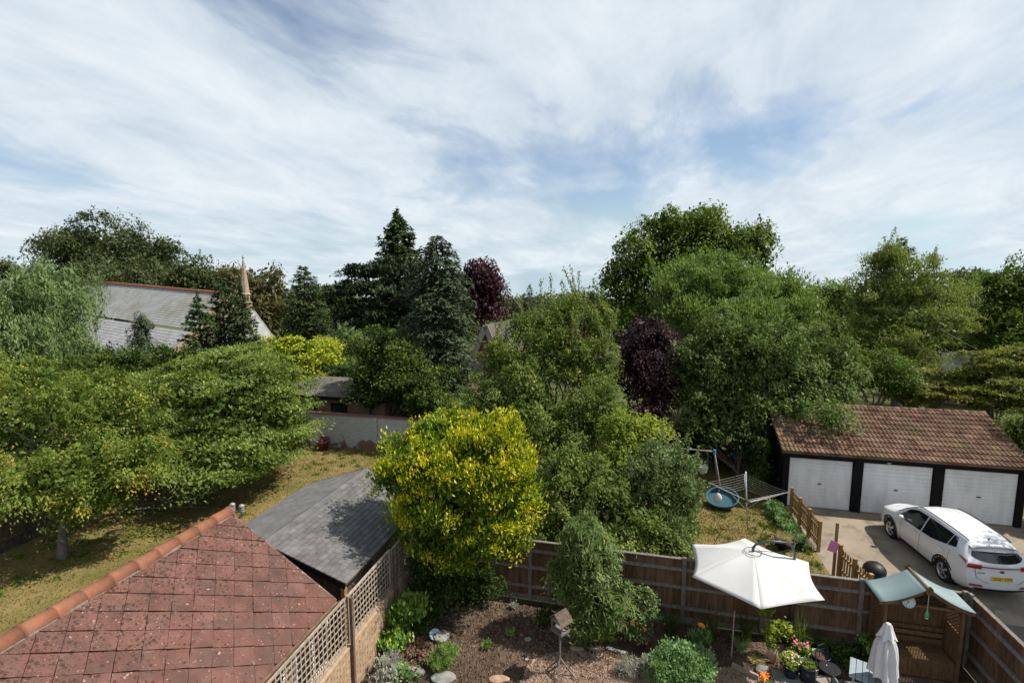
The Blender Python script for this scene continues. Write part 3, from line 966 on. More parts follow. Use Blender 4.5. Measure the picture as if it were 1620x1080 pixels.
rc_me = MB().prism([(-0.12, 0, -0.035), (0, 0, 0.012), (0.12, 0, -0.035), (0.12, 0, -0.028), (0, 0, 0.02), (-0.12, 0, -0.028)], (0, 0.3, 0)).mesh('ridge_cap', 'shingle')
y = sY0
while y < sY1 - 0.1:
    obj('ridge_cap', rc_me, sro, (sRX, y, sRZ + 0.012), (R(1.5), 0, 0)); y += 0.27
for yy in (sY0 - 0.03, sY1 + 0.002):
    for x0, x1 in ((sEX, sRX), (sLX, sRX)):
        MB().prism([(x0, yy, sEZ - 0.12), (x1, yy, sRZ - 0.12), (x1, yy, sRZ + 0.02), (x0, yy, sEZ + 0.02)], (0, 0.028, 0)).build('bargeboard', 'black_wood', SH, -sl0)
MB().bar((sEX + 0.01, sY0, sEZ - 0.02), (sEX + 0.01, sY1, sEZ - 0.02), 0.02, 0.06).build('drip_edge', 'gutter', SH, -sl0)
wall_b = MB().box(0, 0.02, -0.07, 0.07, 0.0, 2.02).mesh('wall_board', 'fence_old')
y = 10.15
while y < 14.6:
    if not 11.6 < y < 13.0:
        obj('wall_board', wall_b, SH, Vector((sEX - 0.28, y, 0)) - sl0)
    y += 0.145
clap = MB().box(0, 0.03, 11.55, 13.05, 0, 0.13).mesh('clapboard', 'fence_grey')
for i in range(15):
    obj('clapboard', clap, SH, Vector((sEX - 0.27, 0, 0.06 + i * 0.13)) - sl0, (0, R(5), 0))
MB().box(sLX + 0.25, sEX - 0.32, sY0 + 0.35, sY0 + 0.4, 0, 2.14).build('end_wall', 'fence_old', SH, -sl0)
MB().box(sLX + 0.25, sEX - 0.32, sY1 - 0.4, sY1 - 0.35, 0, 2.14).build('end_wall', 'fence_old', SH, -sl0)
MB().box(sLX + 0.22, sLX + 0.25, sY0 + 0.35, sY1 - 0.35, 0, 2.1).build('side_wall', 'fence_old', SH, -sl0)
MB().box(sEX - 0.16, sEX - 0.06, sY0 + 0.05, sY0 + 0.15, 0, 2.12).build('corner_post', 'picket', SH, -sl0)
MB().bar((sEX - 0.1, sY0 + 0.15, 2.1), (sEX - 0.1, sY1 - 0.2, 2.1), 0.06, 0.1).build('eave_beam', 'post_brown', SH, -sl0)

# ------------------------------------------------------------------ brick wall and trellis on the boundary
WX = -5.85
wl_ = thing('garden_wall', 'low tan brick wall carrying the trellis', 'wall', (WX, 9.7, 0))
w0 = Vector((WX, 9.7, 0))
MB().box(WX - 0.2, WX - 0.012, 5.0, 13.4, 0, 1.155).build('core', 'tan_wall', wl_, -w0)
bme = shade_bevel  # bricks share one mesh
brick_me = MB().box(-0.03, 0.0, -0.107, 0.107, 0, 0.065).mesh('brick', 'tan_brick')
for c in range(13):
    y = 7.35 + (0.1125 if c % 2 else 0)
    while y < 11.75:
        obj('brick', brick_me, wl_, Vector((WX + RNG.uniform(-0.004, 0.003), y, 0.17 + c * 0.075)) - w0, (0, 0, RNG.normal() * 0.008)); y += 0.225
MB().box(WX - 0.22, WX + 0.01, 5.0, 13.4, 1.155, 1.18).build('coping', 'tan_brick', wl_, -w0)


def trellis_panel(y0, y1, z0, z1, label):
    tp = thing('trellis', label, 'trellis', (WX - 0.08, (y0 + y1) / 2, z0), group='trellis panels along the boundary wall')
    hx = (y1 - y0) / 2; hz = z1 - z0
    for zz, nm in ((0.02, 'bottom_rail'), (hz - 0.02, 'top_rail')):
        MB().box(-0.02, 0.025, -hx, hx, zz - 0.022, zz + 0.022).build(nm, 'trellis', tp)
    for s_ in (-1, 1):
        MB().box(-0.018, 0.022, s_ * (hx - 0.02) - 0.018, s_ * (hx - 0.02) + 0.018, 0.045, hz - 0.045).build('stile', 'trellis', tp)
    nh = int(round(hz / 0.135)); nv = int(round((y1 - y0) / 0.135))
    hme = MB().box(0.003, 0.015, -hx + 0.04, hx - 0.04, -0.014, 0.014).mesh('slat', 'trellis')
    vme = MB().box(-0.012, 0.001, -0.014, 0.014, 0.045, hz - 0.045).mesh('slat', 'trellis')
    for i in range(1, nh): obj('slat', hme, tp, (RNG.normal() * 0.001, 0, hz * i / nh), (RNG.normal() * 0.003, 0, 0))
    for i in range(1, nv): obj('slat', vme, tp, (0, -hx + (y1 - y0) * i / nv, 0), (RNG.normal() * 0.004, 0, 0))


trellis_panel(5.9, 9.2, 1.19, 2.32, 'weathered square trellis panel beside the red roof gutter')
trellis_panel(9.3, 11.3, 1.19, 2.3, 'weathered square trellis panel beside the grey shed corner')
trellis_panel(11.4, 13.35, 1.19, 2.25, 'weathered trellis panel shaded by the golden shrub')
for y, lab in ((9.25, 'brown post between two sunlit trellis panels'), (11.35, 'brown trellis post at the edge of the golden shrub'), (13.38, 'brown trellis post in the fence corner behind the golden shrub')):
    MB().box(-0.035, 0.035, -0.035, 0.035, 0, 2.33).build('trellis_post', 'post_brown', loc=(WX + 0.05, y, 0), label=lab, category='post')

# ------------------------------------------------------------------ closeboard fences
FY = 13.5
board_me = MB().prism([(-0.055, 0.0, 0.08), (0.055, 0.0, 0.08), (0.055, 0.012, 0.08), (-0.055, 0.024, 0.08)], (0, 0, 1.68)).mesh('board', 'fence')


def closeboard(name, label, a, b, posts, post_h=1.85, bm=board_me, rm='fence_grey', cap=True, zs=(0.42, 1.0, 1.5), hgt=1.0):
    a, b = Vector((*a, 0)), Vector((*b, 0)); d = (b - a); L_ = d.length; ang = math.atan2(d.y, d.x)
    f = thing(name, label, 'fence', a, ang)
    n = int(L_ / 0.096)
    for i in range(n):
        obj('board', bm, f, (0.05 + i * L_ / n, 0.02 + RNG.normal() * 0.0015, RNG.normal() * 0.006), (0, RNG.normal() * 0.004, 0), (1, 1, hgt))
    for p0, p1 in zip(posts[:-1], posts[1:]):
        for z in zs:
            MB().prism([(p0 + 0.05, -0.045, z - 0.035), (p0 + 0.05, 0.015, z - 0.035), (p0 + 0.05, 0.015, z + 0.04), (p0 + 0.05, -0.02, z + 0.035)], (p1 - p0 - 0.1, 0, 0)).build('rail', rm, f)
        MB().box(p0 + 0.05, p1 - 0.05, -0.012, 0.014, 0.0, 0.155).build('gravel_board', rm, f)
        if cap:
            MB().box(p0, p1 - 0.005, -0.03, 0.06, 1.768 * hgt, 1.795 * hgt).build('capping', rm, f)
    for p in posts:
        q = MB().box(p - 0.05, p + 0.05, -0.06, 0.014, 0, post_h * hgt).build('post', rm, f)
    return f


closeboard('closeboard_fence', 'brown closeboard fence with grey posts along the back of the flower garden', (-5.75, FY), (7.8, FY), [0.06, 0.98, 3.05, 5.15, 7.2, 9.15, 11.35, 13.5])
closeboard('closeboard_fence', 'brown closeboard fence beside the tarmac, running back from the arbour corner', (7.84, 13.44), (7.84, 7.2), [0.05, 2.1, 4.15, 6.2])
LF = closeboard('closeboard_fence', 'old dark closeboard fence beside the fruit tree', (-20.45, 5.0), (-20.45, 20.0), [0.1, 2.6, 5.1, 7.5, 10.0, 12.4, 14.9],
                bm=MB().prism([(-0.055, 0.0, 0.08), (0.055, 0.0, 0.08), (0.055, 0.012, 0.08), (-0.055, 0.024, 0.08)], (0, 0, 1.63)).mesh('board', 'fence_old'), rm='fence_old', hgt=0.95, cap=False)

# ------------------------------------------------------------------ garage block
GX0, GX1, GY = 5.95, 14.05, 21.9
G = thing('garage_block', 'row of three garages with white doors and a brown tiled roof', 'garage', (10, 23, 0))
g0 = Vector((10, 23, 0))
doors = [(6.19, 8.43), (8.8, 11.12), (11.5, 13.82)]
DH = 2.02
piers = [(GX0, 6.17), (8.45, 8.78), (11.14, 11.48), (13.84, GX1)]
for a, b in piers:
    MB().box(a, b, GY - 0.04, GY + 0.25, 0, DH + 0.02).build('pier', 'black_wood', G, -g0)
MB().box(GX0, GX1, GY - 0.045, GY + 0.25, DH + 0.022, 2.42).build('lintel', 'black_wood', G, -g0)
for a, b in doors:
    prof = []
    z = 0.02
    while z < DH - 0.005:
        prof += [(0.0, z), (-0.014, z + 0.012), (-0.014, z + 0.135), (0.0, z + 0.147)]
        z += 0.153
    prof = [(yy, min(zz, DH)) for yy, zz in prof]
    dm = MB().grid([[(x, GY + 0.06 + yy, zz) for x in (a + 0.005, b - 0.005)] for yy, zz in prof])
    do = dm.build('garage_door', 'white_door', G, -g0)
    MB().bar(((a + b) / 2 - 0.07, GY + 0.02, 1.02), ((a + b) / 2 + 0.07, GY + 0.02, 1.02), 0.02, 0.025).bar(((a + b) / 2, GY + 0.045, 1.02), ((a + b) / 2, GY + 0.01, 1.02), 0.04, 0.04).build('handle', 'black', do)
MB().box(GX0, GX0 + 0.1, GY + 0.26, 27.3, 0, 2.3).build('side_wall', 'black_wood', G, -g0)
MB().box(GX1 - 0.1, GX1, GY + 0.26, 27.3, 0, 2.3).build('side_wall', 'wall_brick', G, -g0)
MB().box(GX0, GX1, 27.31, 27.5, 0, 2.3).build('back_wall', 'wall_brick', G, -g0)
gEY, gEZ, gRY, gRZ = 21.66, 2.36, 24.75, 3.62
for x in (GX0 + 0.02, GX1 - 0.12):
    MB().prism([(x, gEY + 0.3, 2.3), (x, 27.4, 2.3), (x, gRY, gRZ - 0.12)], (0.1, 0, 0)).build('gable', 'black_wood', G, -g0)
gx0, gx1 = GX0 - 0.14, GX1 + 0.12
gro = MB().prism([(gx0, gEY, gEZ - 0.03), (gx1, gEY, gEZ - 0.03), (gx1, gRY, gRZ - 0.03), (gx0, gRY, gRZ - 0.03)], (0, 0, -0.06)).prism(
    [(gx0, gRY, gRZ - 0.03), (gx1, gRY, gRZ - 0.03), (gx1, 2 * gRY - gEY, gEZ - 0.03), (gx0, 2 * gRY - gEY, gEZ - 0.03)], (0, 0, -0.06)).build('roof', 'garage_tile', G, -g0)
gt = Vector((0, gRY - gEY, gRZ - gEZ)); gl = gt.length; gt.normalize()
gxv = Vector((1, 0, 0)); gn = gxv.cross(gt).normalized()
MG = Matrix((gxv, gt, gn)).transposed()
nC, nR = 27, 11
tw, te = (gx1 - gx0) / nC, gl / nR
tm = MB()
xs_ = np.linspace(-tw / 2, tw / 2, 13)
rows_ = []
for yy, zz in ((-0.17, -0.004), (-0.17, 0.042), (te - 0.145, 0.006)):
    rows_.append([(x, yy, zz + (0.042 * max(0, math.sin((x + tw / 2) / tw * 4 * math.pi + 0.5)) ** 0.8 if zz > 0 else 0)) for x in xs_])
tm.grid(rows_)
tile_g = tm.mesh('roof_tile', 'garage_tile')
for r_ in range(nR):
    for c in range(nC):
        p = Vector((gx0 + (c + 0.5) * tw, gEY, gEZ)) + gt * (0.15 + r_ * te) + gn * RNG.uniform(-0.002, 0.005)
        obj('roof_tile', tile_g, gro, p, (MG @ Matrix.Rotation(RNG.normal() * 0.012, 3, 'Z')).to_euler())
gr_me = MB().lathe([(0.1, 0), (0.1, 0.31)], 12).mesh('ridge_tile', 'garage_tile', True)
for c in range(nC):
    obj('ridge_tile', gr_me, gro, (gx0 + c * tw, gRY, gRZ - 0.05), (0, R(90), 0))
MB().box(gx0, gx1, gEY + 0.02, gEY + 0.05, gEZ - 0.2, gEZ - 0.06).build('fascia', 'black_wood', G, -g0)
lamp = MB().lathe([(0.0, 0), (0.11, 0.0), (0.12, 0.02), (0.1, 0.04), (0.06, 0.045), (0.0, 0.045)], 18).mesh('bulkhead_light', 'white_paint', True)
lo = obj('bulkhead_light', lamp, None, (9.62, GY - 0.05, 2.2), (R(90), 0, 0), label='round white bulkhead light on the black lintel above the middle garage door', category='light')
MB().lathe([(0.0, 0.046), (0.05, 0.046), (0.05, 0.056), (0.0, 0.06)], 12).build('lens', 'dark_metal', lo)

# ------------------------------------------------------------------ white wall, brick outbuilding, church and far houses
ww = thing('boundary_wall', 'whitewashed brick wall with bare patches at the far end of the lawn', 'wall', (-14.5, 24.2, 0))
v0 = Vector((-14.5, 24.2, 0))
MB().box(-22, -8.5, 24.1, 24.32, 0, 1.78).build('wall_face', 'white_brick', ww, -v0)
MB().box(-22, -8.5, 24.06, 24.36, 1.78, 1.86).build('coping', 'wall_brick', ww, -v0)
MB().box(-13.35, -13.1, 24.0, 24.1, 0, 1.8).build('pier', 'white_brick', ww, -v0)
tub = thing('tub', 'dark red tub standing against the whitewashed wall', 'tub', (-16.05, 23.55, 0))
MB().lathe([(0.24, 0), (0.31, 0.42), (0.34, 0.44), (0.34, 0.48), (0.3, 0.48), (0.28, 0.3)], 18).build('body', mat('red_tub', (0.13, 0.03, 0.025), None, rough=0.5), tub, smooth=True)
MB().lathe([(0.0, 0.33), (0.285, 0.33)], 18, close=False).build('soil', 'soil', tub)

bb = thing('brick_outbuilding', 'low brick outbuilding with a flat grey felt roof behind the white wall', 'building', (-16.5, 27, 0))
b0 = Vector((-16.5, 27, 0))
MB().box(-19.6, -13.3, 25.3, 29.2, 0, 2.45).build('wall', 'wall_brick', bb, -b0)
MB().prism([(-20.2, 24.9, 2.46), (-13.0, 24.9, 2.46), (-13.0, 29.4, 2.62), (-20.2, 29.4, 2.62)], (0, 0, 0.1)).build('roof', 'felt', bb, -b0)
MB().box(-20.21, -12.99, 24.87, 24.9, 2.4, 2.57).build('fascia', 'black_wood', bb, -b0)
for x in (-18.6, -16.6):
    w = MB().box(x, x + 1.0, 25.25, 25.3, 1.3, 2.1).build('window', 'black_wood', bb, -b0)
    MB().box(x + 0.06, x + 0.94, 25.24, 25.25, 1.36, 2.04).build('pane', glass_mat('dark_pane', (0.02, 0.022, 0.025)), w)
MB().tube([(-14.1, 25.22, 0), (-14.1, 25.22, 2.4)], 0.045, 6).build('downpipe', 'black', bb, -b0)
gb = thing('gabled_outhouse', 'dark gabled outhouse behind the flat felt roof', 'building', (-15, 32, 0))
q0 = Vector((-15, 32, 0))
MB().prism([(-18, 31, 0), (-11, 31, 0), (-11, 31, 2.6), (-14.5, 31, 4.2), (-18, 31, 2.6)], (0, 5, 0)).build('wall', 'wall_brick', gb, -q0)
for sg in (-1, 1):
    MB().prism([(-14.5, 30.8, 4.3), (-14.5 + sg * 3.9, 30.8, 2.5), (-14.5 + sg * 3.9, 36.2, 2.5), (-14.5, 36.2, 4.3)], (0, 0, 0.1)).build('roof', 'black_wood', gb, -q0)

# church
CH = thing('church', 'stone church with long grey slate roofs behind the trees', 'church', S(250, 560, 60).to_tuple()[:2] + (0,))
c0 = Vector(CH.location)
rA, rB = S(95, 441, 74), S(352, 464, 57)                     # ridge ends
along = (rB - rA); along.z = 0; along.normalize()
perp = Vector((along.y, -along.x, 0))                        # towards the viewer
if perp.y > 0: perp = -perp


def church_slope(a, b, run, drop, n, nm, m, base_off=0.0):
    mb = MB()
    for i in range(n):
        f0, f1 = i / n, (i + 1) / n
        p0 = [q + perp * (base_off + run * f0) - Vector((0, 0, drop * f0)) for q in (a, b)]
        p1 = [q + perp * (base_off + run * f1) - Vector((0, 0, drop * f1 - 0.03)) for q in (a, b)]
        mb.poly([p0[0], p0[1], p1[1], p1[0]])
        d = [q - Vector((0, 0, 0.05)) for q in p1]
        mb.poly([p1[0], p1[1], d[1], d[0]])
    return mb.build(nm, m, CH, -c0)


church_slope(rA, rB, 3.6, 3.7, 16, 'nave_roof', 'church_slate')
jA, jB = rA + perp * 3.7 - Vector((0, 0, 3.95)), rB + perp * 3.7 - Vector((0, 0, 3.95))
MT['church_slate2'] = mat('aisle_slate', (0.2, 0.205, 0.21), (0.28, 0.28, 0.28), 1.2, 0.85, 0.2)
church_slope(jA, jB, 4.2, 2.9, 12, 'aisle_roof', 'church_slate2')
MB().bar(rA + Vector((0, 0, 0.05)), rB + Vector((0, 0, 0.05)), 0.35, 0.25).build('ridge_tiles', 'house_tile', CH, -c0)
eA, eB = jA + perp * 4.0 - Vector((0, 0, 2.9)), jB + perp * 4.0 - Vector((0, 0, 2.9))
MB().prism([eA, eB, Vector((eB.x, eB.y, 0)), Vector((eA.x, eA.y, 0))], -perp * 0.5).build('aisle_wall', 'stone', CH, -c0)
MB().prism([rB - Vector((0, 0, 0.2)), rB + perp * 3.6 - Vector((0, 0, 3.9)), rB + perp * 7.4 - Vector((0, 0, 6.6)), Vector((rB.x, rB.y, 0)) + perp * 7.4, Vector((rB.x, rB.y, 0)) - perp * 5, rB - perp * 4.5 - Vector((0, 0, 4.5))], -along * 0.5).build('end_wall', 'stone', CH, -c0)
# the lower roof right of the spirelet
vA = S(398, 484, 56); vB = vA + along * 4.2 - Vector((0, 0, 0.3))
MB().prism([vA, vA + perp * 0.6 + along * 4.2 - Vector((0, 0, 3.1)), vA + perp * 4.4 + along * 3.8 - Vector((0, 0, 3.5)), vA + perp * 4.2 - along * 1.0 - Vector((0, 0, 3.3))], (0, 0, -0.12)).build('chancel_roof', 'church_slate', CH, -c0)
cb = vA + perp * 2.3 + along * 1.6
MB().box(cb.x - 1.7, cb.x + 1.7, cb.y - 1.6, cb.y + 1.6, 0, vA.z - 3.3).build('chancel_wall', 'stone', CH, -c0)
spb = S(389, 480, 56.5)
spt = S(388, 404, 56.5)
spw = MB().lathe([(0.62, -3.5), (0.62, 0.0), (0.7, 0.05), (0.55, 0.2), (0.5, 0.9), (0.6, 1.0), (0.45, 1.15), (0.22, (spt.z - spb.z) * 0.7), (0.05, spt.z - spb.z - 0.35), (0.14, spt.z - spb.z - 0.25), (0.03, spt.z - spb.z)], 8, tuple(spb - c0))
spo = spw.build('spirelet', 'stone', CH)
for k in range(8):
    a = k * math.pi / 4 + 0.39
    MB().box(-0.09, 0.09, -0.03, 0.03, 0.25, 0.85).build('opening', 'black', spo, spb - c0 + Vector((math.cos(a) * 0.5, math.sin(a) * 0.5, 0)))


# far houses between the trees
def far_house(name, label, ridge_a, ridge_b, run, drop, wall, rmat, chimney=True, boards=False):
    h = thing(name, label, 'house', ((ridge_a.x + ridge_b.x) / 2, (ridge_a.y + ridge_b.y) / 2, 0))
    o = Vector(h.location)
    al = (ridge_b - ridge_a); al.z = 0; al.normalize(); pe = Vector((al.y, -al.x, 0))
    for sg in (-1, 1):
        e = pe * sg * run - Vector((0, 0, drop))
        MB().prism([ridge_a, ridge_b, ridge_b + e, ridge_a + e], (0, 0, 0.15)).build('roof', rmat, h, -o)
    k = 0.92
    for r_, s_ in ((ridge_a, 1), (ridge_b, -1)):
        g = [r_ - Vector((0, 0, 0.1))] + [r_ + pe * sg * run * k - Vector((0, 0, drop * k + 0.1)) for sg in (1,)]
        g += [Vector((g[1].x, g[1].y, 0)), Vector((*(r_ - pe * run * k).to_tuple()[:2], 0)), r_ - pe * run * k - Vector((0, 0, drop * k + 0.1))]
        gw = MB().prism([p + al * s_ * 0.35 for p in g], al * s_ * 0.3).build('gable_wall', wall, h, -o)
        if boards:
            for sg in (-1, 1):
                e = pe * sg * run - Vector((0, 0, drop))
                MB().bar(r_ - al * s_ * 0.02, r_ + e - al * s_ * 0.02, 0.08, 0.5).build('bargeboard', 'white_far', h, -o)
    for sg in (-1, 1):
        a_ = ridge_a + pe * sg * run * k; b_ = ridge_b + pe * sg * run * k
        MB().prism([Vector((a_.x, a_.y, 0)), Vector((b_.x, b_.y, 0)), Vector((b_.x, b_.y, ridge_a.z - drop)), Vector((a_.x, a_.y, ridge_a.z - drop))], -pe * sg * 0.3).build('wall', wall, h, -o)
    if chimney:
        c = ridge_a.lerp(ridge_b, 0.3)
        MB().box(c.x - 0.45, c.x + 0.45, c.y - 0.4, c.y + 0.4, c.z - 1.0, c.z + 1.3).build('chimney', 'wall_brick', h, -o)
    return h


p1 = S(768, 516, 44); far_house('gabled_house', 'brick house with pale bargeboards on a steep gable behind the tall conifer', p1, p1 + Vector((1.2, 7, 0)), 2.6, 5.8, 'wall_brick', 'felt', False, True)
p2, p3 = S(838, 512, 52), S(952, 512, 50)
far_house('tiled_house', 'house with orange clay roof tiles glimpsed through the fruit trees', p2, p3, 4.5, 3.4, 'wall_brick', 'house_tile')
p4, p5 = S(1490, 560, 40), S(1566, 561, 38)
far_house('slate_bungalow', 'bungalow with a pale grey slate roof behind the garages', p4, p5, 3.6, 2.4, 'wall_brick', 'grey_slate', False)

# ================================================================== OBJECTS
# ------------------------------------------------------------------ open cantilever parasol
PA = thing('cantilever_parasol', 'open cream cantilever parasol with a curved dark arm', 'parasol', (4.02, 13.34, 0))
pc = Vector((2.956, 12.866, 0)) - Vector((4.02, 13.34, 0))
apex_z, rim_z, PR = 2.56, 2.08, 1.6
cang = [R(-155 + 60 * i) for i in range(6)]
corners = [pc + Vector((PR * math.cos(a), PR * math.sin(a), rim_z)) for a in cang]
apex = pc + Vector((0, 0, apex_z))
NS = 14
for i in range(6):
    a, b = corners[i], corners[(i + 1) % 6]
    rows_ = []
    for k in range(NS + 1):
        f = k / NS
        rr_ = []
        for j in range(9):
            g = j / 8
            e = a.lerp(b, g)
            inward = 0.06 * math.sin(math.pi * g) * f        # edges pulled in between the ribs
            p = apex.lerp(e, f)
            p = p + (pc + Vector((0, 0, p.z)) - p) * inward
            p.z -= 0.09 * math.sin(math.pi * g) * f * (1 - 0.5 * f) - 0.05 * math.sin(math.pi * f)
            rr_.append(p)
        rows_.append(rr_)
    g_ = MB().grid(rows_)
    cp = g_.build('canopy_panel', 'canvas', PA, smooth=True)
    md = cp.modifiers.new('thickness', 'SOLIDIFY'); md.thickness = 0.006
    pts = [apex.lerp(a, f) + Vector((0, 0, 0.05 * math.sin(math.pi * f) - 0.018)) for f in np.linspace(0.03, 1, 6)]
    MB().tube(pts, 0.011, 5).build('rib', 'dark_metal', PA, smooth=True)
arm = [pc + Vector((-0.02, 0, apex_z + 0.06)), pc + Vector((0.06, 0.02, apex_z + 0.17)), pc + Vector((0.35, 0.08, apex_z + 0.27)), pc + Vector((0.75, 0.14, apex_z + 0.24)),
       pc + Vector((0.95, 0.28, apex_z + 0.09)), Vector((-0.02, -0.08, 2.4)), Vector((0, 0, 2.12))]
MB().tube(arm, 0.03, 8).build('arm', 'dark_metal', PA, smooth=True)
MB().tube([(0, 0, 0.1), (0, 0, 2.14)], 0.04, 10).build('mast', 'dark_metal', PA, smooth=True)
MB().tube([pc + Vector((0, 0, apex_z - 0.12)), pc + Vector((0, 0, apex_z + 0.1))], 0.032, 10).build('hub', 'dark_metal', PA, smooth=True)
ring = [pc + Vector((0.2 * math.cos(a), 0.2 * math.sin(a), apex_z - 0.01)) for a in np.linspace(0, 2 * math.pi, 20)]
MB().tube(ring, 0.008, 5).build('crown_ring', 'dark_metal', PA, smooth=True)
MB().tube([pc + Vector((0.04, 0, apex_z + 0.02)), pc + Vector((0.6, 0.12, apex_z - 0.02)), pc + Vector((0.95, 0.3, apex_z + 0.02))], 0.008, 5).build('stay_rod', 'dark_metal', PA)
for a in (0, 90):
    MB().box(-0.45, 0.45, -0.04, 0.04, 0, 0.05 + a * 0.0005).build('base_bar', 'dark_metal', PA, (0, 0, 0.0)).rotation_euler = (0, 0, R(a + 20))
MB().lathe([(0.1, 0.0), (0.1, 0.16), (0.05, 0.2)], 12).build('base_collar', 'dark_metal', PA, smooth=True)

# ------------------------------------------------------------------ closed white parasol
CPX, CPY = 5.4, 11.66
CPO = thing('closed_parasol', 'closed white parasol tied up in front of the arbour seat', 'parasol', (CPX, CPY, 0))


def folded(name, prof, wave, n=48, lobes=7):
    mb = MB(); rows_ = []
    for r_, z in prof:
        rows_.append([((r_ * (1 + wave * math.sin(lobes * a + z * 2.0) + 0.35 * wave * math.sin(3 * a))) * math.cos(a), (r_ * (1 + wave * math.sin(lobes * a + z * 2.0))) * math.sin(a), z + 0.03 * math.sin(lobes * a) * (1 if r_ > 0.12 else 0)) for a in np.linspace(0, 2 * math.pi, n)])
    return mb.grid(rows_).build(name, 'canvas_white', CPO, smooth=True)


folded('canopy', [(0.24, 0.72), (0.215, 0.95), (0.2, 1.2), (0.175, 1.42), (0.13, 1.58), (0.09, 1.68), (0.06, 1.78)], 0.24)
folded('top_flap', [(0.165, 1.6), (0.125, 1.7), (0.085, 1.8), (0.066, 1.88), (0.055, 1.9)], 0.2, lobes=6)
MB().lathe([(0.056, 1.885), (0.05, 1.91), (0.02, 1.925)], 14).build('cap', 'canvas_white', CPO, smooth=True)
MB().lathe([(0.155, 1.555), (0.16, 1.575), (0.15, 1.59)], 20, close=False).build('tie', 'rope', CPO)
MB().tube([(0, 0, 0.03), (0, 0, 1.86)], 0.02, 8).build('pole', 'fence_grey', CPO, smooth=True)
MB().lathe([(0.24, 0.0), (0.24, 0.05), (0.06, 0.09), (0.035, 0.3)], 20).build('base', 'dark_metal', CPO, smooth=True)

# ------------------------------------------------------------------ arbour seat
AX0, AX1, AY0, AY1 = 5.8, 7.32, 12.72, 13.36
AC = Vector(((AX0 + AX1) / 2, (AY0 + AY1) / 2, 0))
AR = thing('arbour_seat', 'brown timber arbour seat with a curved pale green canvas roof', 'arbour', AC)
W2, D2 = (AX1 - AX0) / 2, (AY1 - AY0) / 2
post_me = MB().box(-0.035, 0.035, -0.035, 0.035, 0, 1.77).mesh('post', 'arbour')
for sx in (-1, 1):
    for sy in (-1, 1):
        obj('post', post_me, AR, (sx * W2, sy * D2, 0))
# curved roof: beams and canvas
xs_ = np.linspace(0, 1, 9)
prof_r = [(0.93 * f, 2.28 - 0.44 * (1 - (1 - f) ** 1.55)) for f in xs_]
for sx in (-1, 1):
    rows_ = [[(sx * x, -D2 - 0.12, z), (sx * x, D2 + 0.1, z)] for x, z in prof_r]
    c_ = MB().grid(rows_).build('canvas', 'canvas_green', AR, smooth=True)
    md = c_.modifiers.new('thickness', 'SOLIDIFY'); md.thickness = 0.008
    for yy in (-D2 - 0.1, D2 + 0.06):
        mb = MB()
        for (xa, za), (xb, zb) in zip(prof_r[:-1], prof_r[1:]):
            mb.prism([(sx * xa, yy, za - 0.09), (sx * xb, yy, zb - 0.09), (sx * xb, yy, zb - 0.008), (sx * xa, yy, za - 0.008)], (0, 0.04, 0))
        mb.build('roof_beam', 'arbour', AR)
MB().bar((0, -D2 - 0.16, 2.25), (0, D2 + 0.14, 2.25), 0.05, 0.07).build('ridge_beam', 'arbour', AR)
for yy in (-D2 - 0.17, D2 + 0.15):
    MB().prism([(-0.06, yy, 2.16), (0.06, yy, 2.16), (0.06, yy, 2.3), (0, yy, 2.36), (-0.06, yy, 2.3)], (0, 0.03, 0)).build('finial', 'arbour', AR)
for sx in (-1, 1):
    MB().bar((sx * W2, -D2, 1.75), (sx * W2, D2, 1.75), 0.05, 0.06).build('side_beam', 'arbour', AR)
for sy in (-1, 1):
    MB().bar((-W2, sy * D2, 1.78), (W2, sy * D2, 1.78), 0.045, 0.05).build('cross_beam', 'arbour', AR)
# back: boards below, diagonal lattice above
nb_ = 14
bw = (2 * W2 - 0.08) / nb_
bk = MB().box(-bw / 2 + 0.002, bw / 2 - 0.002, 0, 0.014, 0.1, 1.42).mesh('back_board', 'arbour')
for i in range(nb_): obj('back_board', bk, AR, (-W2 + 0.04 + (i + 0.5) * bw, D2 - 0.02, 0))
MB().box(-W2 + 0.04, W2 - 0.04, D2 - 0.035, D2 + 0.005, 1.42, 1.46).build('lattice_rail', 'arbour', AR)
for sg in (-1, 1):
    for i in range(-6, 18):
        x0 = -W2 + 0.1 + i * 0.1; z0, z1 = 1.46, 1.77
        xa, xb = (x0, x0 + (z1 - z0)) if sg > 0 else (x0 + (z1 - z0), x0)
        lo_, hi_ = -W2 + 0.05, W2 - 0.05
        pa, pb = Vector((xa, 0, z0)), Vector((xb, 0, z1))
        fs = [(0, 1)]
        f0, f1 = 0.0, 1.0
        dx = xb - xa
        for lim, s_ in ((lo_, 1), (hi_, -1)):
            fa = (lim - xa) / dx
            if (xa - lim) * s_ < 0: f0 = max(f0, fa)
            if (xb - lim) * s_ < 0: f1 = min(f1, fa)
        if f1 - f0 > 0.1:
            a_, b_ = pa.lerp(pb, f0), pa.lerp(pb, f1)
            yy = D2 - 0.02 + 0.007 * sg
            MB().bar((a_.x, yy, a_.z), (b_.x, yy, b_.z), 0.02, 0.006, (0, 1, 0)).build('lattice_slat', 'arbour', AR)
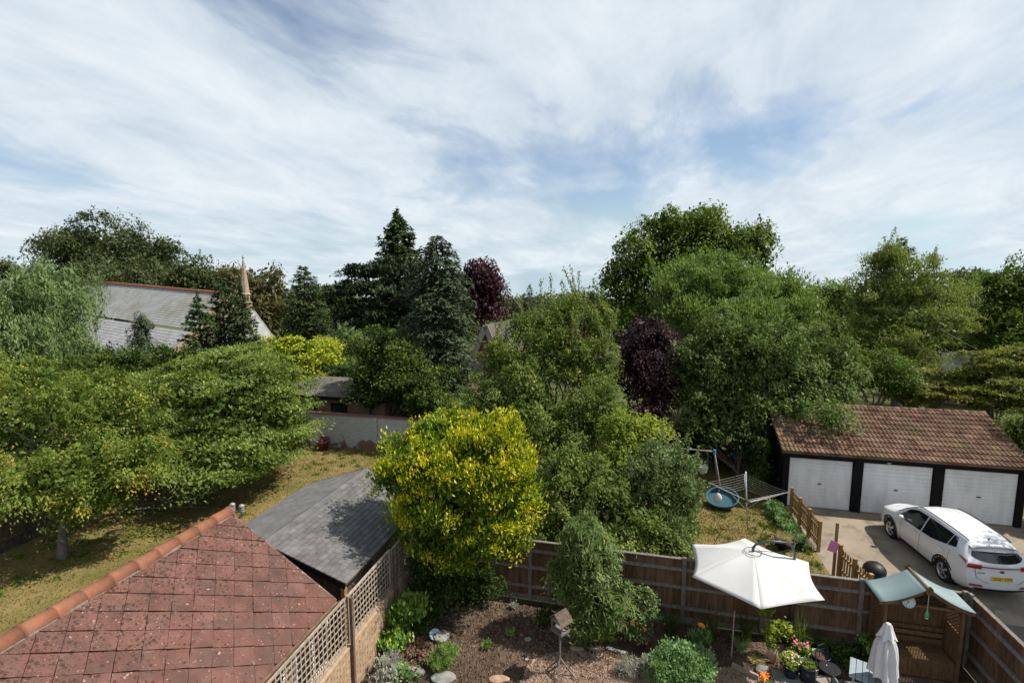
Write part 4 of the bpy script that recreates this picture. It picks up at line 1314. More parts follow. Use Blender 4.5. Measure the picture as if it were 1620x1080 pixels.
# sides: boards below, diagonal lattice above
sb_ = MB().box(-0.007, 0.007, -0.058, 0.058, 0.1, 1.15).mesh('side_board', 'arbour')
for sx in (-1, 1):
    for i in range(5):
        obj('side_board', sb_, AR, (sx * W2, -D2 + 0.09 + i * 0.117, 0))
    MB().bar((sx * W2, -D2 + 0.04, 1.17), (sx * W2, D2 - 0.04, 1.17), 0.03, 0.035).build('side_rail', 'arbour', AR)
    for sg in (-1, 1):
        for i in range(-5, 6):
            y0_ = -D2 + 0.05 + i * 0.1; z0, z1 = 1.19, 1.73
            ya, yb = (y0_, y0_ + 0.6) if sg > 0 else (y0_ + 0.6, y0_)
            f0, f1 = 0.0, 1.0
            for lim, s_ in ((-D2 + 0.04, 1), (D2 - 0.04, -1)):
                fa = (lim - ya) / (yb - ya)
                if (ya - lim) * s_ < 0: f0 = max(f0, fa)
                if (yb - lim) * s_ < 0: f1 = min(f1, fa)
            if f1 - f0 > 0.1:
                a_, b_ = Vector((0, ya, z0)).lerp(Vector((0, yb, z1)), f0), Vector((0, ya, z0)).lerp(Vector((0, yb, z1)), f1)
                xx = sx * W2 + 0.006 * sg
                MB().bar((xx, a_.y, a_.z), (xx, b_.y, b_.z), 0.02, 0.006, (1, 0, 0)).build('lattice_slat', 'arbour', AR)
sm_ = MB().box(-W2 + 0.04, W2 - 0.04, -0.07, 0.07, -0.011, 0.011).mesh('seat_slat', 'arbour')
for i in range(4): obj('seat_slat', sm_, AR, (0, -D2 + 0.1 + i * 0.15, 0.46))
bs = MB().box(-W2 + 0.04, W2 - 0.04, -0.01, 0.01, -0.045, 0.045).mesh('back_slat', 'arbour')
for i in range(3): obj('back_slat', bs, AR, (0, D2 - 0.09, 0.62 + i * 0.15), (R(-8), 0, 0))
fb = MB().box(-bw / 2 + 0.002, bw / 2 - 0.002, 0, 0.014, 0.03, 0.445).mesh('seat_front_board', 'arbour')
for i in range(nb_): obj('seat_front_board', fb, AR, (-W2 + 0.04 + (i + 0.5) * bw, -D2 + 0.03, 0))
# things hung in the arbour
cl = thing('wall_clock', 'round grey clock hanging from the arbour roof beam', 'clock', (AC.x - 0.33, AC.y - D2 - 0.01, 1.86))
MB().lathe([(0.0, 0), (0.15, 0), (0.16, 0.02), (0.15, 0.035), (0.135, 0.03)], 24).build('case', 'dark_metal', cl, smooth=True).rotation_euler = (R(70), 0, 0)
fc = MB().lathe([(0.0, 0.032), (0.134, 0.031)], 24, close=False).build('face', 'clock_face', cl); fc.rotation_euler = (R(70), 0, 0)
for k in range(12):
    a = k * math.pi / 6
    MB().box(-0.005, 0.005, 0.095, 0.122, 0.033, 0.036).build('hour_mark', 'black', fc).rotation_euler = (0, 0, a)
for a, l_ in ((0.9, 0.07), (2.4, 0.1)):
    MB().box(-0.004, 0.004, -0.01, l_, 0.037, 0.04).build('hand', 'black', fc).rotation_euler = (0, 0, a)
bt = thing('hanging_bottle', 'green glass bottle hanging on a cord from the arbour ridge', 'bottle', (AC.x + 0.0, AC.y - D2 - 0.13, 1.6))
MB().lathe([(0.03, 0.0), (0.042, 0.02), (0.042, 0.1), (0.016, 0.15), (0.014, 0.2)], 12).build('glass', 'green_glass', bt, smooth=True)
MB().lathe([(0.012, -0.03), (0.034, -0.02), (0.034, 0.0)], 10).build('stopper', 'clock_face', bt, smooth=True)
MB().tube([(0, 0, 0.2), (0, 0, 0.56)], 0.006, 5).build('cord', 'rope', bt)

# ------------------------------------------------------------------ car
def text_mesh(name, curve, parent, loc, rot=None):
    t_ = bpy.data.objects.new('lettering', curve); COL.objects.link(t_)
    me = bpy.data.meshes.new_from_object(t_)
    bpy.data.objects.remove(t_)
    return obj(name, me, parent, loc, rot)


CAR_ANG = math.atan2(0.29, 2.66)
car_dir = Vector((-math.sin(CAR_ANG), math.cos(CAR_ANG), 0))
lx = 0.80
wl_mid = Vector(((9.29 + 9.0) / 2, (17.32 + 19.98) / 2, 0))
car_loc = wl_mid + Vector((math.cos(CAR_ANG), math.sin(CAR_ANG), 0)) * (lx + 0.1)
CAR = thing('parked_car', 'white five-door car parked nose-in before the garages', 'car', car_loc, CAR_ANG)
MT['car_paint'] = mat('white_car_paint', (0.6, 0.605, 0.615), None, rough=0.25, spec=0.5, coat=0.6)
MT['car_glass'] = glass_mat('tinted_glass', (0.01, 0.013, 0.015))
MT['tyre'] = mat('tyre', (0.015, 0.015, 0.016), None, rough=0.85)
MT['alloy'] = mat('alloy', (0.5, 0.5, 0.52), None, rough=0.35, metal=0.8)
MT['red_lens'] = mat('red_lens', (0.3, 0.008, 0.012), None, rough=0.15, spec=0.7)
MT['plate'] = mat('yellow_plate', (0.75, 0.45, 0.02), None, rough=0.5)
MT['chrome'] = mat('chrome', (0.7, 0.7, 0.72), None, rough=0.15, metal=1.0)
# stations from tail to nose: y, then (x, z) of sill, lower door, mid, shoulder, belt, roof edge, roof shoulder, crown
ST = [
    (-2.19, [(0.66, 0.32), (0.78, 0.42), (0.84, 0.62), (0.845, 0.9), (0.79, 1.1), (0.57, 1.40), (0.4, 1.47), (0.0, 1.51)]),
    (-1.95, [(0.80, 0.27), (0.885, 0.42), (0.905, 0.66), (0.895, 0.93), (0.845, 1.14), (0.595, 1.47), (0.42, 1.54), (0.0, 1.575)]),
    (-1.45, [(0.84, 0.22), (0.915, 0.40), (0.925, 0.66), (0.91, 0.92), (0.868, 1.1), (0.615, 1.52), (0.44, 1.59), (0.0, 1.622)]),
    (-0.8, [(0.85, 0.21), (0.91, 0.38), (0.92, 0.64), (0.9, 0.88), (0.87, 1.04), (0.625, 1.545), (0.45, 1.61), (0.0, 1.645)]),
    (0.0, [(0.85, 0.21), (0.905, 0.38), (0.915, 0.62), (0.9, 0.86), (0.875, 1.0), (0.625, 1.54), (0.45, 1.61), (0.0, 1.645)]),
    (0.45, [(0.85, 0.21), (0.905, 0.38), (0.915, 0.62), (0.9, 0.86), (0.875, 0.985), (0.62, 1.48), (0.45, 1.555), (0.0, 1.595)]),
    (0.85, [(0.85, 0.21), (0.91, 0.38), (0.918, 0.62), (0.9, 0.86), (0.87, 0.985), (0.73, 1.28), (0.6, 1.35), (0.0, 1.40)]),
    (1.2, [(0.85, 0.22), (0.915, 0.4), (0.92, 0.64), (0.9, 0.87), (0.85, 0.975), (0.78, 1.05), (0.66, 1.09), (0.0, 1.13)]),
    (1.6, [(0.84, 0.24), (0.915, 0.42), (0.915, 0.66), (0.88, 0.86), (0.83, 0.93), (0.72, 0.98), (0.6, 1.0), (0.0, 1.035)]),
    (2.0, [(0.76, 0.26), (0.84, 0.42), (0.84, 0.64), (0.8, 0.8), (0.74, 0.86), (0.64, 0.9), (0.5, 0.925), (0.0, 0.955)]),
    (2.2, [(0.6, 0.3), (0.68, 0.44), (0.68, 0.62), (0.64, 0.74), (0.58, 0.79), (0.5, 0.82), (0.4, 0.84), (0.0, 0.86)]),
]
sy_ = np.array([s[0] for s in ST]); sp_ = np.array([s[1] for s in ST], float)      # (11, 8, 2)
# the tail leans forward with height
tail = np.array([0.0, -0.03, -0.03, 0.02, 0.06, 0.36, 0.40, 0.36])


def cat(t, k, arr):
    """Catmull-Rom through arr at parameter t in 0..k"""
    i = int(min(max(math.floor(t), 0), k - 1)); f = t - i
    p0, p1, p2, p3 = arr[max(i - 1, 0)], arr[i], arr[i + 1], arr[min(i + 2, k)]
    return 0.5 * ((2 * p1) + (-p0 + p2) * f + (2 * p0 - 5 * p1 + 4 * p2 - p3) * f * f + (-p0 + 3 * p1 - 3 * p2 + p3) * f ** 3)


sta = np.zeros((len(ST), 8, 3))
sta[:, :, 0] = sp_[:, :, 0]; sta[:, :, 2] = sp_[:, :, 1]; sta[:, :, 1] = sy_[:, None]
sta[0, :, 1] += tail
sta[1, :, 1] += tail * 0.5


def surf(u, v, side=1):
    sec = np.array([cat(v, 7, sta[i]) for i in range(len(ST))])
    p = cat(u, len(ST) - 1, sec)
    return Vector((p[0] * side, p[1], p[2]))


def surf_rows(us, vs, side=1, off=0.0):
    out = []
    for u in us:
        sec_u = []
        for v in vs:
            p = surf(u, v, side)
            if off:
                a, b = surf(u + 0.02, v, side), surf(u, min(v + 0.02, 7), side)
                a0, b0 = surf(u - 0.02, v, side), surf(u, v - 0.02, side)
                n = (a - a0).cross(b - b0)
                if n.length > 1e-9:
                    n.normalize()
                    if n.x * side < 0 and abs(n.x) > 0.2 or (abs(n.x) <= 0.2 and n.z < 0): n = -n
                    p = p + n * off
            sec_u.append(p)
        out.append(sec_u)
    return out


WR, WY = 0.345, (-1.335, 1.335)
US, VS = np.linspace(0, len(ST) - 1, 121), np.linspace(0, 7, 50)
SEC = np.array([[cat(v, 7, sta[i]) for v in VS] for i in range(len(ST))])
full_rows = [[cat(u, len(ST) - 1, SEC[:, j]) for j in range(len(VS))] for u in US]
body = MB()
for side in (1, -1):
    n0 = len(body.v); w = len(VS)
    for r_ in full_rows: body.v += [(p[0] * side, p[1], p[2]) for p in r_]
    for i in range(len(US) - 1):
        for j in range(w - 1):
            c = (np.array(full_rows[i][j]) + full_rows[i + 1][j + 1]) / 2
            if any(math.hypot(c[1] - y_, c[2] - WR) < 0.395 for y_ in WY) and c[2] < 0.9: continue
            a = n0 + i * w + j
            q = (a, a + w, a + w + 1, a + 1)
            body.f.append(q if side > 0 else q[::-1])
# tail and nose faces: rows across the car, one for every section point
for end in (0, -1):
    ring_ = full_rows[end]
    rows_ = []
    vv = range(0, len(VS), 1)
    for j in vv:
        p = ring_[j]; rr_ = []
        for g in np.linspace(-1, 1, 17):
            bulge = (1 - g * g) * (0.1 if end == 0 else 0.12) * min(1.0, p[0] / 0.5)
            rr_.append((p[0] * g, p[1] + (-bulge if end == 0 else bulge), p[2] + (0.03 * (1 - g * g) * min(1.0, p[0] / 0.5) if j > 20 else 0)))
        rows_.append(rr_)
    body.grid(rows_ if end == 0 else rows_[::-1])
bo = body.build('body', 'car_paint', CAR, smooth=True)


def tail_pt(g, vi, off=0.012):
    """a point on the tail face: g -1..1 across, vi index into VS"""
    j = int(min(max(math.floor(vi), 0), 48)); f = vi - j
    p = np.array(full_rows[0][j]) * (1 - f) + np.array(full_rows[0][j + 1]) * f
    return Vector((p[0] * g, p[1] - (1 - g * g) * 0.1 - off, p[2] + (0.03 * (1 - g * g) if vi > 20 else 0)))


def tail_vi(z):
    zz = [full_rows[0][j][2] for j in range(34)]
    return float(np.interp(z, zz, np.arange(34)))


def tail_patch(name, m, top, bot, g0, g1, n=16, off=0.012):
    """top and bot: functions of g giving heights"""
    rows_ = []
    for g in np.linspace(g0, g1, n):
        rows_.append([tail_pt(g, tail_vi(bot(g) + (top(g) - bot(g)) * f), off) for f in np.linspace(0, 1, 5)])
    return MB().grid(rows_).build(name, m, CAR, smooth=True)


tail_patch('rear_window', 'car_glass', lambda g: 1.43, lambda g: 1.1 + 0.16 * abs(g) ** 3, -0.93, 0.93, 20)
tail_patch('light_bar', 'red_lens', lambda g: 0.985 + 0.03 * abs(g), lambda g: 0.955 + 0.03 * abs(g), -0.62, 0.62)
for s_ in (-1, 1):
    tail_patch('tail_light', 'red_lens', lambda g: 1.01 + 0.06 * abs(g), lambda g: 0.87 + 0.08 * abs(g), s_ * 0.6, s_ * 1.0, 8)
    rows_ = surf_rows(np.linspace(0.0, 1.15, 8), np.linspace(3.5, 4.05, 4), s_, 0.008)
    rows_ = [[r_[0].lerp(r_[-1], 0.5 + (f - 0.5) * (1 - 0.85 * i / 7)) + Vector((0, 0, 0.09 * i / 7 - 0.02)) for f in np.linspace(0, 1, 4)] for i, r_ in enumerate(rows_)]
    MB().grid(rows_).build('tail_light', 'red_lens', CAR, smooth=True)
    tail_patch('reflector', 'red_lens', lambda g: 0.5, lambda g: 0.455, s_ * 0.6, s_ * 0.97, 8)
    tail_patch('bumper_trim', 'chrome', lambda g: 0.45, lambda g: 0.43, s_ * 0.58, s_ * 0.98, 8)
tail_patch('valance', 'black', lambda g: 0.4, lambda g: 0.33, -0.9, 0.9, off=0.015)
spz = MB().grid([[(0.6 * g, -1.86 + 0.03 * g * g + yy, 1.505 - 0.09 * g ** 4 + dz) for yy, dz in ((0.16, 0.045), (0.02, 0.03), (-0.12, 0.0), (-0.12, -0.03), (0.02, -0.03))] for g in np.linspace(-1, 1, 14)]).build('spoiler', 'car_paint', CAR, smooth=True)
pp = tail_pt(0, tail_vi(0.72), 0.02)
pl = MB().box(-0.26, 0.26, -0.008, 0.0, -0.056, 0.056).build('number_plate', 'plate', CAR, pp)
fc_ = bpy.data.curves.new('plate_text', 'FONT'); fc_.body = 'SD67 OFS'; fc_.size = 0.11; fc_.align_x = 'CENTER'; fc_.align_y = 'CENTER'; fc_.extrude = 0.001
fc_.materials.append(MT['black'])
text_mesh('registration', fc_, pl, (0, -0.01, 0), (R(90), 0, 0))
em = MB().lathe([(0.0, 0.0), (0.06, 0), (0.055, 0.01), (0.0, 0.012)], 20).build('badge', 'dark_metal', CAR, tail_pt(0, tail_vi(0.88), 0.012)); em.rotation_euler = (R(90), 0, 0); em.scale = (1, 0.55, 1)
kc = bpy.data.curves.new('badge_text', 'FONT'); kc.body = 'KIA'; kc.size = 0.05; kc.align_x = 'CENTER'; kc.align_y = 'CENTER'; kc.extrude = 0.001; kc.materials.append(MT['chrome'])
text_mesh('badge_letters', kc, em, (0, 0, 0.013))
MB().box(-0.09, 0.09, -0.003, 0.0, -0.012, 0.012).build('model_badge', 'chrome', CAR, tail_pt(-0.6, tail_vi(0.84), 0.014))
tg_ = [tail_pt(g, tail_vi(z), 0.004) for g, z in ((-0.78, 0.95), (-0.74, 0.7), (-0.5, 0.58), (0.5, 0.58), (0.74, 0.7), (0.78, 0.95))]
MB().tube(tg_, 0.006, 4).build('tailgate_gap', 'black', CAR)
# side glass, pillars, handles, mirrors, rails, wheels
vb, vt = 4.04, 4.9
for s_ in (1, -1):
    for u0, u1, du0, du1, nm in ((3.75, 6.62, 0, -1.05, 'front_window'), (2.25, 3.68, 0.0, 0, 'rear_door_window'), (1.62, 2.2, 0.3, 0, 'quarter_window')):
        rows_ = []
        for f in np.linspace(0, 1, 9):
            a, b = u0 + (u1 - u0) * f, (u0 + du0) + (u1 + du1 - u0 - du0) * f
            lift = 0.32 * max(0.0, (3.2 - a) / 1.6)                      # the belt line climbs towards the tail
            rows_.append([surf_rows([a + (b - a) * g], [vb + lift + (vt - vb - lift) * g], s_, 0.007)[0][0] for g in np.linspace(0, 1, 5)])
        MB().grid(rows_).build(nm, 'car_glass', CAR, smooth=True)
    for u in (2.35, 4.05):
        p = surf_rows([u], [3.35], s_, 0.025)[0][0]
        MB().bar(p - Vector((0, 0.09, 0)), p + Vector((0, 0.09, 0)), 0.02, 0.028).build('door_handle', 'chrome', CAR)
    for u in (1.9, 3.7, 5.75):
        pts = [surf_rows([u], [v], s_, 0.002)[0][0] for v in np.linspace(0.7, 4.0, 8)]
        MB().tube(pts, 0.0045, 4).build('door_gap', 'black', CAR)
    sill = MB().grid(surf_rows(np.linspace(1.3, 8.6, 20), np.linspace(0.0, 0.75, 3), s_, 0.006))
    sill.f = [f for f in sill.f if all(math.hypot(sill.v[i][1] - y_, sill.v[i][2] - WR) > 0.39 for i in f for y_ in WY)]
    sill.build('sill_trim', 'black', CAR, smooth=True)
    pm = surf_rows([5.45], [4.1], s_, 0.1)[0][0]
    MB().lathe([(0.02, -0.06), (0.075, -0.05), (0.085, 0.0), (0.07, 0.06), (0.02, 0.08)], 12, tuple(pm + Vector((s_ * 0.05, 0, 0.03)))).bar(pm - Vector((s_ * 0.12, 0, 0.03)), pm + Vector((s_ * 0.05, 0, 0)), 0.03, 0.03).build('wing_mirror', 'car_paint', CAR, smooth=True)
    pts = [surf_rows([u], [5.35], s_, 0.03)[0][0] for u in np.linspace(1.1, 5.0, 12)]
    MB().tube(pts, 0.016, 6).build('roof_rail', 'dark_metal', CAR, smooth=True)
    for y_ in WY:
        arch = []
        for a in np.linspace(-0.15, math.pi + 0.15, 22):
            for r_ in (0.385, 0.44):
                pass
        rows_ = []
        for a in np.linspace(-0.2, math.pi + 0.2, 24):
            rr_ = []
            for r_ in (0.37, 0.41, 0.46):
                yy, zz = y_ + r_ * math.cos(a), WR + r_ * math.sin(a)
                hw = float(np.interp(yy, sy_, [np.interp(max(zz, 0.3), st_[1 * 0 + 0:4, 1], st_[0:4, 0]) for st_ in sp_]))
                rr_.append((s_ * (hw + (0.012 if r_ > 0.38 else -0.02)), yy, zz))
            rows_.append(rr_)
        MB().grid(rows_).build('arch_trim', 'black', CAR, smooth=True)
        MB().lathe([(0.0, -0.02), (0.42, -0.02), (0.42, 0.0), (0.0, 0.0)], 24).build('arch_liner', 'black', CAR, (s_ * 0.62, y_, WR + 0.02)).rotation_euler = (0, R(90), 0)
        wh = obj('wheel', None, CAR, (s_ * 0.80, y_, WR), (0, R(90) * s_, 0))
        MB().lathe([(0.235, -0.1), (0.31, -0.105), (0.338, -0.08), (0.345, 0.0), (0.338, 0.08), (0.31, 0.105), (0.235, 0.1)], 32, close=False).build('tyre', 'tyre', wh, smooth=True)
        MB().lathe([(0.24, 0.098), (0.22, 0.09), (0.21, 0.04), (0.21, -0.06)], 28, close=False).build('rim', 'alloy', wh, smooth=True)
        MB().lathe([(0.0, 0.02), (0.215, 0.02)], 24, close=False).build('brake_shade', 'black', wh)
        sp5 = MB()
        for k in range(5):
            a = k * 2 * math.pi / 5 + 0.3
            for da in (-0.12, 0.12):
                sp5.bar((0.03 * math.cos(a), 0.03 * math.sin(a), 0.085), (0.225 * math.cos(a + da), 0.225 * math.sin(a + da), 0.08), 0.035, 0.02)
        sp5.build('spokes', 'alloy', wh)
        MB().lathe([(0.0, 0.098), (0.035, 0.098), (0.05, 0.08)], 14, close=False).build('hub_cap', 'alloy', wh, smooth=True)
ws = surf_rows(np.linspace(5.1, 6.85, 8), np.linspace(5.2, 7, 6), 1, 0.006)
ws2 = [[Vector((-p.x, p.y, p.z)) for p in r_] for r_ in ws]
MB().grid([w1[:-1] + w2[::-1] for w1, w2 in zip(ws, ws2)]).build('windscreen', 'car_glass', CAR, smooth=True)
for s_ in (-1, 1):
    MB().grid(surf_rows(np.linspace(8.95, 9.75, 6), np.linspace(2.9, 3.9, 4), s_, 0.008)).build('headlight', glass_mat('clear_lens', (0.5, 0.5, 0.52)), CAR, smooth=True)
ra = surf(1.3, 7)
MB().prism([(-0.02, ra.y, ra.z), (0.02, ra.y, ra.z), (0.012, ra.y - 0.08, ra.z + 0.06), (-0.012, ra.y - 0.08, ra.z + 0.06)], (0, 0.06, -0.01)).build('aerial_fin', 'dark_metal', CAR)
for k in (-2.4, -0.8, 0.8, 2.4):
    MB().tube([surf(u, 7) + Vector((k * 0.12, 0, 0.003 - abs(k) * 0.006)) for u in np.linspace(1.3, 5.0, 8)], 0.003, 4).build('roof_seam', 'car_paint', CAR)

# ------------------------------------------------------------------ picket fences
pk_me = MB().prism([(-0.035, 0, 0.08), (0.035, 0, 0.08), (0.035, 0, 0.92), (0.0, 0, 0.97), (-0.035, 0, 0.92)], (0, 0.018, 0)).mesh('picket', 'picket')
pp_me = MB().box(-0.045, 0.045, -0.045, 0.045, 0, 1.06).box(-0.05, 0.05, -0.05, 0.05, 1.06, 1.09).mesh('post', 'picket')


def picket(label, a, b, nposts, scale=1.0):
    a, b = Vector((*a, 0)), Vector((*b, 0)); d = b - a; L_ = d.length
    f = thing('picket_fence', label, 'fence', a, math.atan2(d.y, d.x))
    n = int(L_ / 0.13)
    for i in range(n):
        obj('picket', pk_me, f, ((i + 0.5) * L_ / n, 0.045, RNG.normal() * 0.006), (0, RNG.normal() * 0.008, 0), (1, 1, scale))
    for k in range(nposts):
        obj('post', pp_me, f, (k * L_ / (nposts - 1), 0, 0), None, (1, 1, scale))
    for z in (0.3, 0.75):
        MB().box(0, L_, 0.012, 0.044, z * scale - 0.035, z * scale + 0.035).build('rail', 'picket', f)
    return f


picket('golden timber picket fence between the dry lawn and the garage drive', (6.1, 21.1), (6.22, 18.3), 4)
picket('short golden picket fence beside the barbecue', (6.3, 16.75), (6.52, 15.2), 3)
po = MB().box(-0.035, 0.035, -0.035, 0.035, 0, 1.72).build('gate_pole', 'picket', loc=(6.2, 16.86, 0), label='tall thin timber pole at the gate opening with a pink board', category='post')
pk = MB().prism([(-0.16, 0, -0.14), (0.13, 0, -0.2), (0.17, 0, 0.12), (-0.1, 0, 0.2)], (0, 0.012, 0)).build('pink_board', 'pink', loc=(6.08, 16.7, 1.02), label='small pink board hung on the gate pole', category='sign')
pk.rotation_euler = (0, R(8), R(10))

# ------------------------------------------------------------------ barbecue and blue sand pit behind the back fence
bq = thing('kettle_barbecue', 'black kettle barbecue with a domed lid beyond the back fence', 'barbecue', (6.95, 16.05, 0))
MB().lathe([(0.02, 0.5), (0.2, 0.54), (0.28, 0.66), (0.29, 0.74)], 24).build('bowl', 'black', bq, smooth=True)
li = MB().lathe([(0.3, 0.742), (0.28, 0.84), (0.2, 0.94), (0.08, 0.985), (0.0, 0.99)], 24).build('lid', 'black', bq, smooth=True)
MB().tube([(-0.06, 0, 0.985), (-0.05, 0, 1.03), (0.05, 0, 1.03), (0.06, 0, 0.985)], 0.012, 6).build('lid_handle', 'fence', li)
for k in range(3):
    a = k * 2.094 + 0.4
    MB().tube([(0.16 * math.cos(a), 0.16 * math.sin(a), 0.55), (0.3 * math.cos(a), 0.3 * math.sin(a), 0)], 0.013, 6).build('leg', 'steel', bq)
sp = thing('sand_pit', 'bright blue plastic sand pit with a lid beyond the back fence', 'sand pit', (7.3, 15.65, 0))
MB().lathe([(0.5, 0), (0.6, 0.2), (0.62, 0.22)], 24).build('tray', 'blue', sp, smooth=True)
sl_ = MB().lathe([(0.63, 0.225), (0.6, 0.3), (0.4, 0.36), (0.0, 0.38)], 24).build('lid', 'blue', sp, smooth=True)
for k in range(6):
    a = k * math.pi / 3
    MB().tube([(0.15 * math.cos(a), 0.15 * math.sin(a), 0.377), (0.56 * math.cos(a), 0.56 * math.sin(a), 0.318)], 0.018, 5).build('lid_rib', 'blue', sl_)

# ------------------------------------------------------------------ rotary clothes dryer
WD = thing('rotary_dryer', 'rotary clothes dryer with strung lines on the dry lawn', 'clothes dryer', (4.22, 19.36, 0))
top = Vector((-0.18, 0.02, 2.2))
MB().tube([(0, 0, -0.05), top], 0.024, 8).build('pole', 'steel', WD, smooth=True)
hub = Vector((-0.09, 0.01, 1.12)); 
MB().lathe([(0.04, -0.06), (0.045, 0.06)], 10, tuple(hub)).build('hub', 'dark_metal', WD)
tips = []
for k in range(4):
    a = R(-96 + 90 * k)
    tip = hub + Vector((1.32 * math.cos(a), 1.32 * math.sin(a), 0.5))
    tips.append(tip)
    MB().tube([hub, tip], 0.013, 6).build('arm', 'steel', WD)
    MB().tube([hub + Vector((0, 0, -0.35)), hub.lerp(tip, 0.45)], 0.009, 5).build('strut', 'steel', WD)
for k in range(4):
    for j in range(7):
        f = 0.45 + 0.55 * j / 6
        a, b = hub.lerp(tips[k], f), hub.lerp(tips[(k + 1) % 4], f)
        m_ = a.lerp(b, 0.5) - Vector((0, 0, 0.02))
        MB().tube([a, m_, b], 0.0025, 4, False).build('line', 'rope', WD)
pb = thing('peg_bag', 'white peg bag hanging from an arm of the rotary dryer', 'bag', (4.22 - 1.1, 19.36 - 0.15, 1.18))
MB().lathe([(0.02, -0.2), (0.12, -0.14), (0.15, 0.0), (0.1, 0.12), (0.04, 0.18)], 10).build('pouch', 'canvas_white', pb, smooth=True).scale = (1, 0.45, 1)
MB().tube([(0, 0, 0.18), (0.03, 0, 0.26), (0.02, 0.02, 0.33)], 0.008, 5).build('hook', 'steel', pb)

# ------------------------------------------------------------------ swing, paddling pool, tarpaulin
SW_ = thing('swing_set', 'child swing frame with blue corner joint in the shade of the trees', 'swing', (3.4, 22.3, 0))
MB().tube([(-2.2, 0.12, 1.9), (0, 0, 1.9)], 0.035, 8).build('top_bar', 'fence_grey', SW_, smooth=True)
MB().lathe([(0.06, -0.1), (0.06, 0.1)], 10, (0.0, 0, 1.88)).build('joint', 'blue_metal', SW_)
for sx, xx in ((1, 0.0), (-1, -2.2)):
    for dy in (-0.65, 0.65):
        MB().tube([(xx, 0, 1.87), (xx + sx * 0.3, dy, 0)], 0.033, 8).build('leg', 'fence_grey', SW_, smooth=True)
for dx in (-0.62, -0.25):
    MB().tube([(dx, 0.02, 1.88), (dx, 0.02, 1.0)], 0.007, 5).build('rope', 'blue_metal', SW_)
MB().lathe([(0.06, -0.12), (0.18, 0.0), (0.22, 0.22)], 10, (-0.44, 0.02, 1.0), close=False).build('seat', 'clock_face', SW_, smooth=True)
PP = thing('paddling_pool', 'teal paddling pool propped behind the rotary dryer', 'paddling pool', (3.62, 21.2, 0.22))
PP.scale = (0.8, 0.7, 0.6)
pw = MB().lathe([(0.72, 0.0), (0.78, 0.16), (0.8, 0.32), (0.74, 0.33), (0.72, 0.16), (0.68, 0.03)], 26, close=False).build('ring', 'teal', PP, (0, 0, 0.12), True); pw.rotation_euler = (R(28), R(-12), 0)
MB().lathe([(0.0, 0.02), (0.7, 0.03)], 26, close=False).build('floor', 'teal', PP, (0, 0, 0.12)).rotation_euler = (R(28), R(-12), 0)
tp_ = MB()
rows_ = [[(x, y, 0.45 * math.exp(-(x * x + y * y) * 2) + 0.05 * math.sin(5 * x + 3 * y) + 0.05) for x in np.linspace(-0.8, 0.8, 11)] for y in np.linspace(-0.6, 0.6, 9)]
tp_.grid(rows_).build('tarpaulin', 'blue_metal', loc=(5.3, 24.6, 0.9), label='dark blue tarpaulin over a heap under the big tree', category='tarpaulin', smooth=True)
MB().lathe([(0.85, 0), (0.7, 0.5), (0.5, 0.9), (0.0, 1.0)], 14).build('log_pile', 'fence_old', loc=(5.3, 24.6, 0), label='dark heap of garden waste under the blue tarpaulin', category='heap')

# ------------------------------------------------------------------ bird table
BT = thing('bird_table', 'wooden bird table with a pitched slatted roof on the gravel edge', 'bird table', (-1.48, 10.92, 0), R(-35))
MB().tube([(0, 0, 0.32), (0, 0, 1.12)], 0.028, 8).build('pole', 'fence_grey', BT)
for k in range(4):
    a = k * math.pi / 2 + 0.6
    MB().bar((0.02 * math.cos(a), 0.02 * math.sin(a), 0.4), (0.38 * math.cos(a), 0.38 * math.sin(a), 0.01), 0.035, 0.03).build('leg', 'fence_grey', BT)
MB().bar((-0.26, -0.1, 0.13), (0.2, -0.16, 0.13), 0.02, 0.03).build('brace', 'fence_grey', BT)
MB().box(-0.2, 0.2, -0.16, 0.16, 1.12, 1.14).build('tray', 'fence_grey', BT)
for s_ in (-1, 1):
    MB().box(-0.2, 0.2, s_ * 0.15 - 0.01, s_ * 0.15 + 0.01, 1.141, 1.18).build('tray_edge', 'fence_grey', BT)
    MB().box(s_ * 0.19 - 0.01, s_ * 0.19 + 0.01, -0.138, 0.138, 1.141, 1.18).build('tray_edge', 'fence_grey', BT)
    for sy in (-1, 1):
        MB().box(s_ * 0.17 - 0.012, s_ * 0.17 + 0.012, sy * 0.12 - 0.012, sy * 0.12 + 0.012, 1.18, 1.42).build('roof_post', 'fence_grey', BT)
for s_ in (-1, 1):
    for k in range(4):
        f0, f1 = k / 4, (k + 1.12) / 4
        MB().prism([(s_ * 0.25 * f0, -0.22, 1.62 - 0.24 * f0 + 0.008 * k), (s_ * 0.25 * f1, -0.22, 1.62 - 0.24 * f1 + 0.008 * k), (s_ * 0.25 * f1, 0.22, 1.62 - 0.24 * f1 + 0.008 * k), (s_ * 0.25 * f0, 0.22, 1.62 - 0.24 * f0 + 0.008 * k)], (0, 0, 0.012)).build('roof_slat', 'fence_old', BT)
for yy in (-0.17, 0.16):
    MB().prism([(-0.2, yy, 1.4), (0.2, yy, 1.4), (0, yy, 1.6)], (0, 0.012, 0)).build('gable', 'fence_grey', BT)
MB().tube([(0.16, 0.1, 1.115), (0.16, 0.1, 1.06), (0.24, 0.1, 1.05)], 0.02, 6).build('feeder_hook', 'fence_grey', BT)

BT.scale = (0.88, 0.88, 0.97)

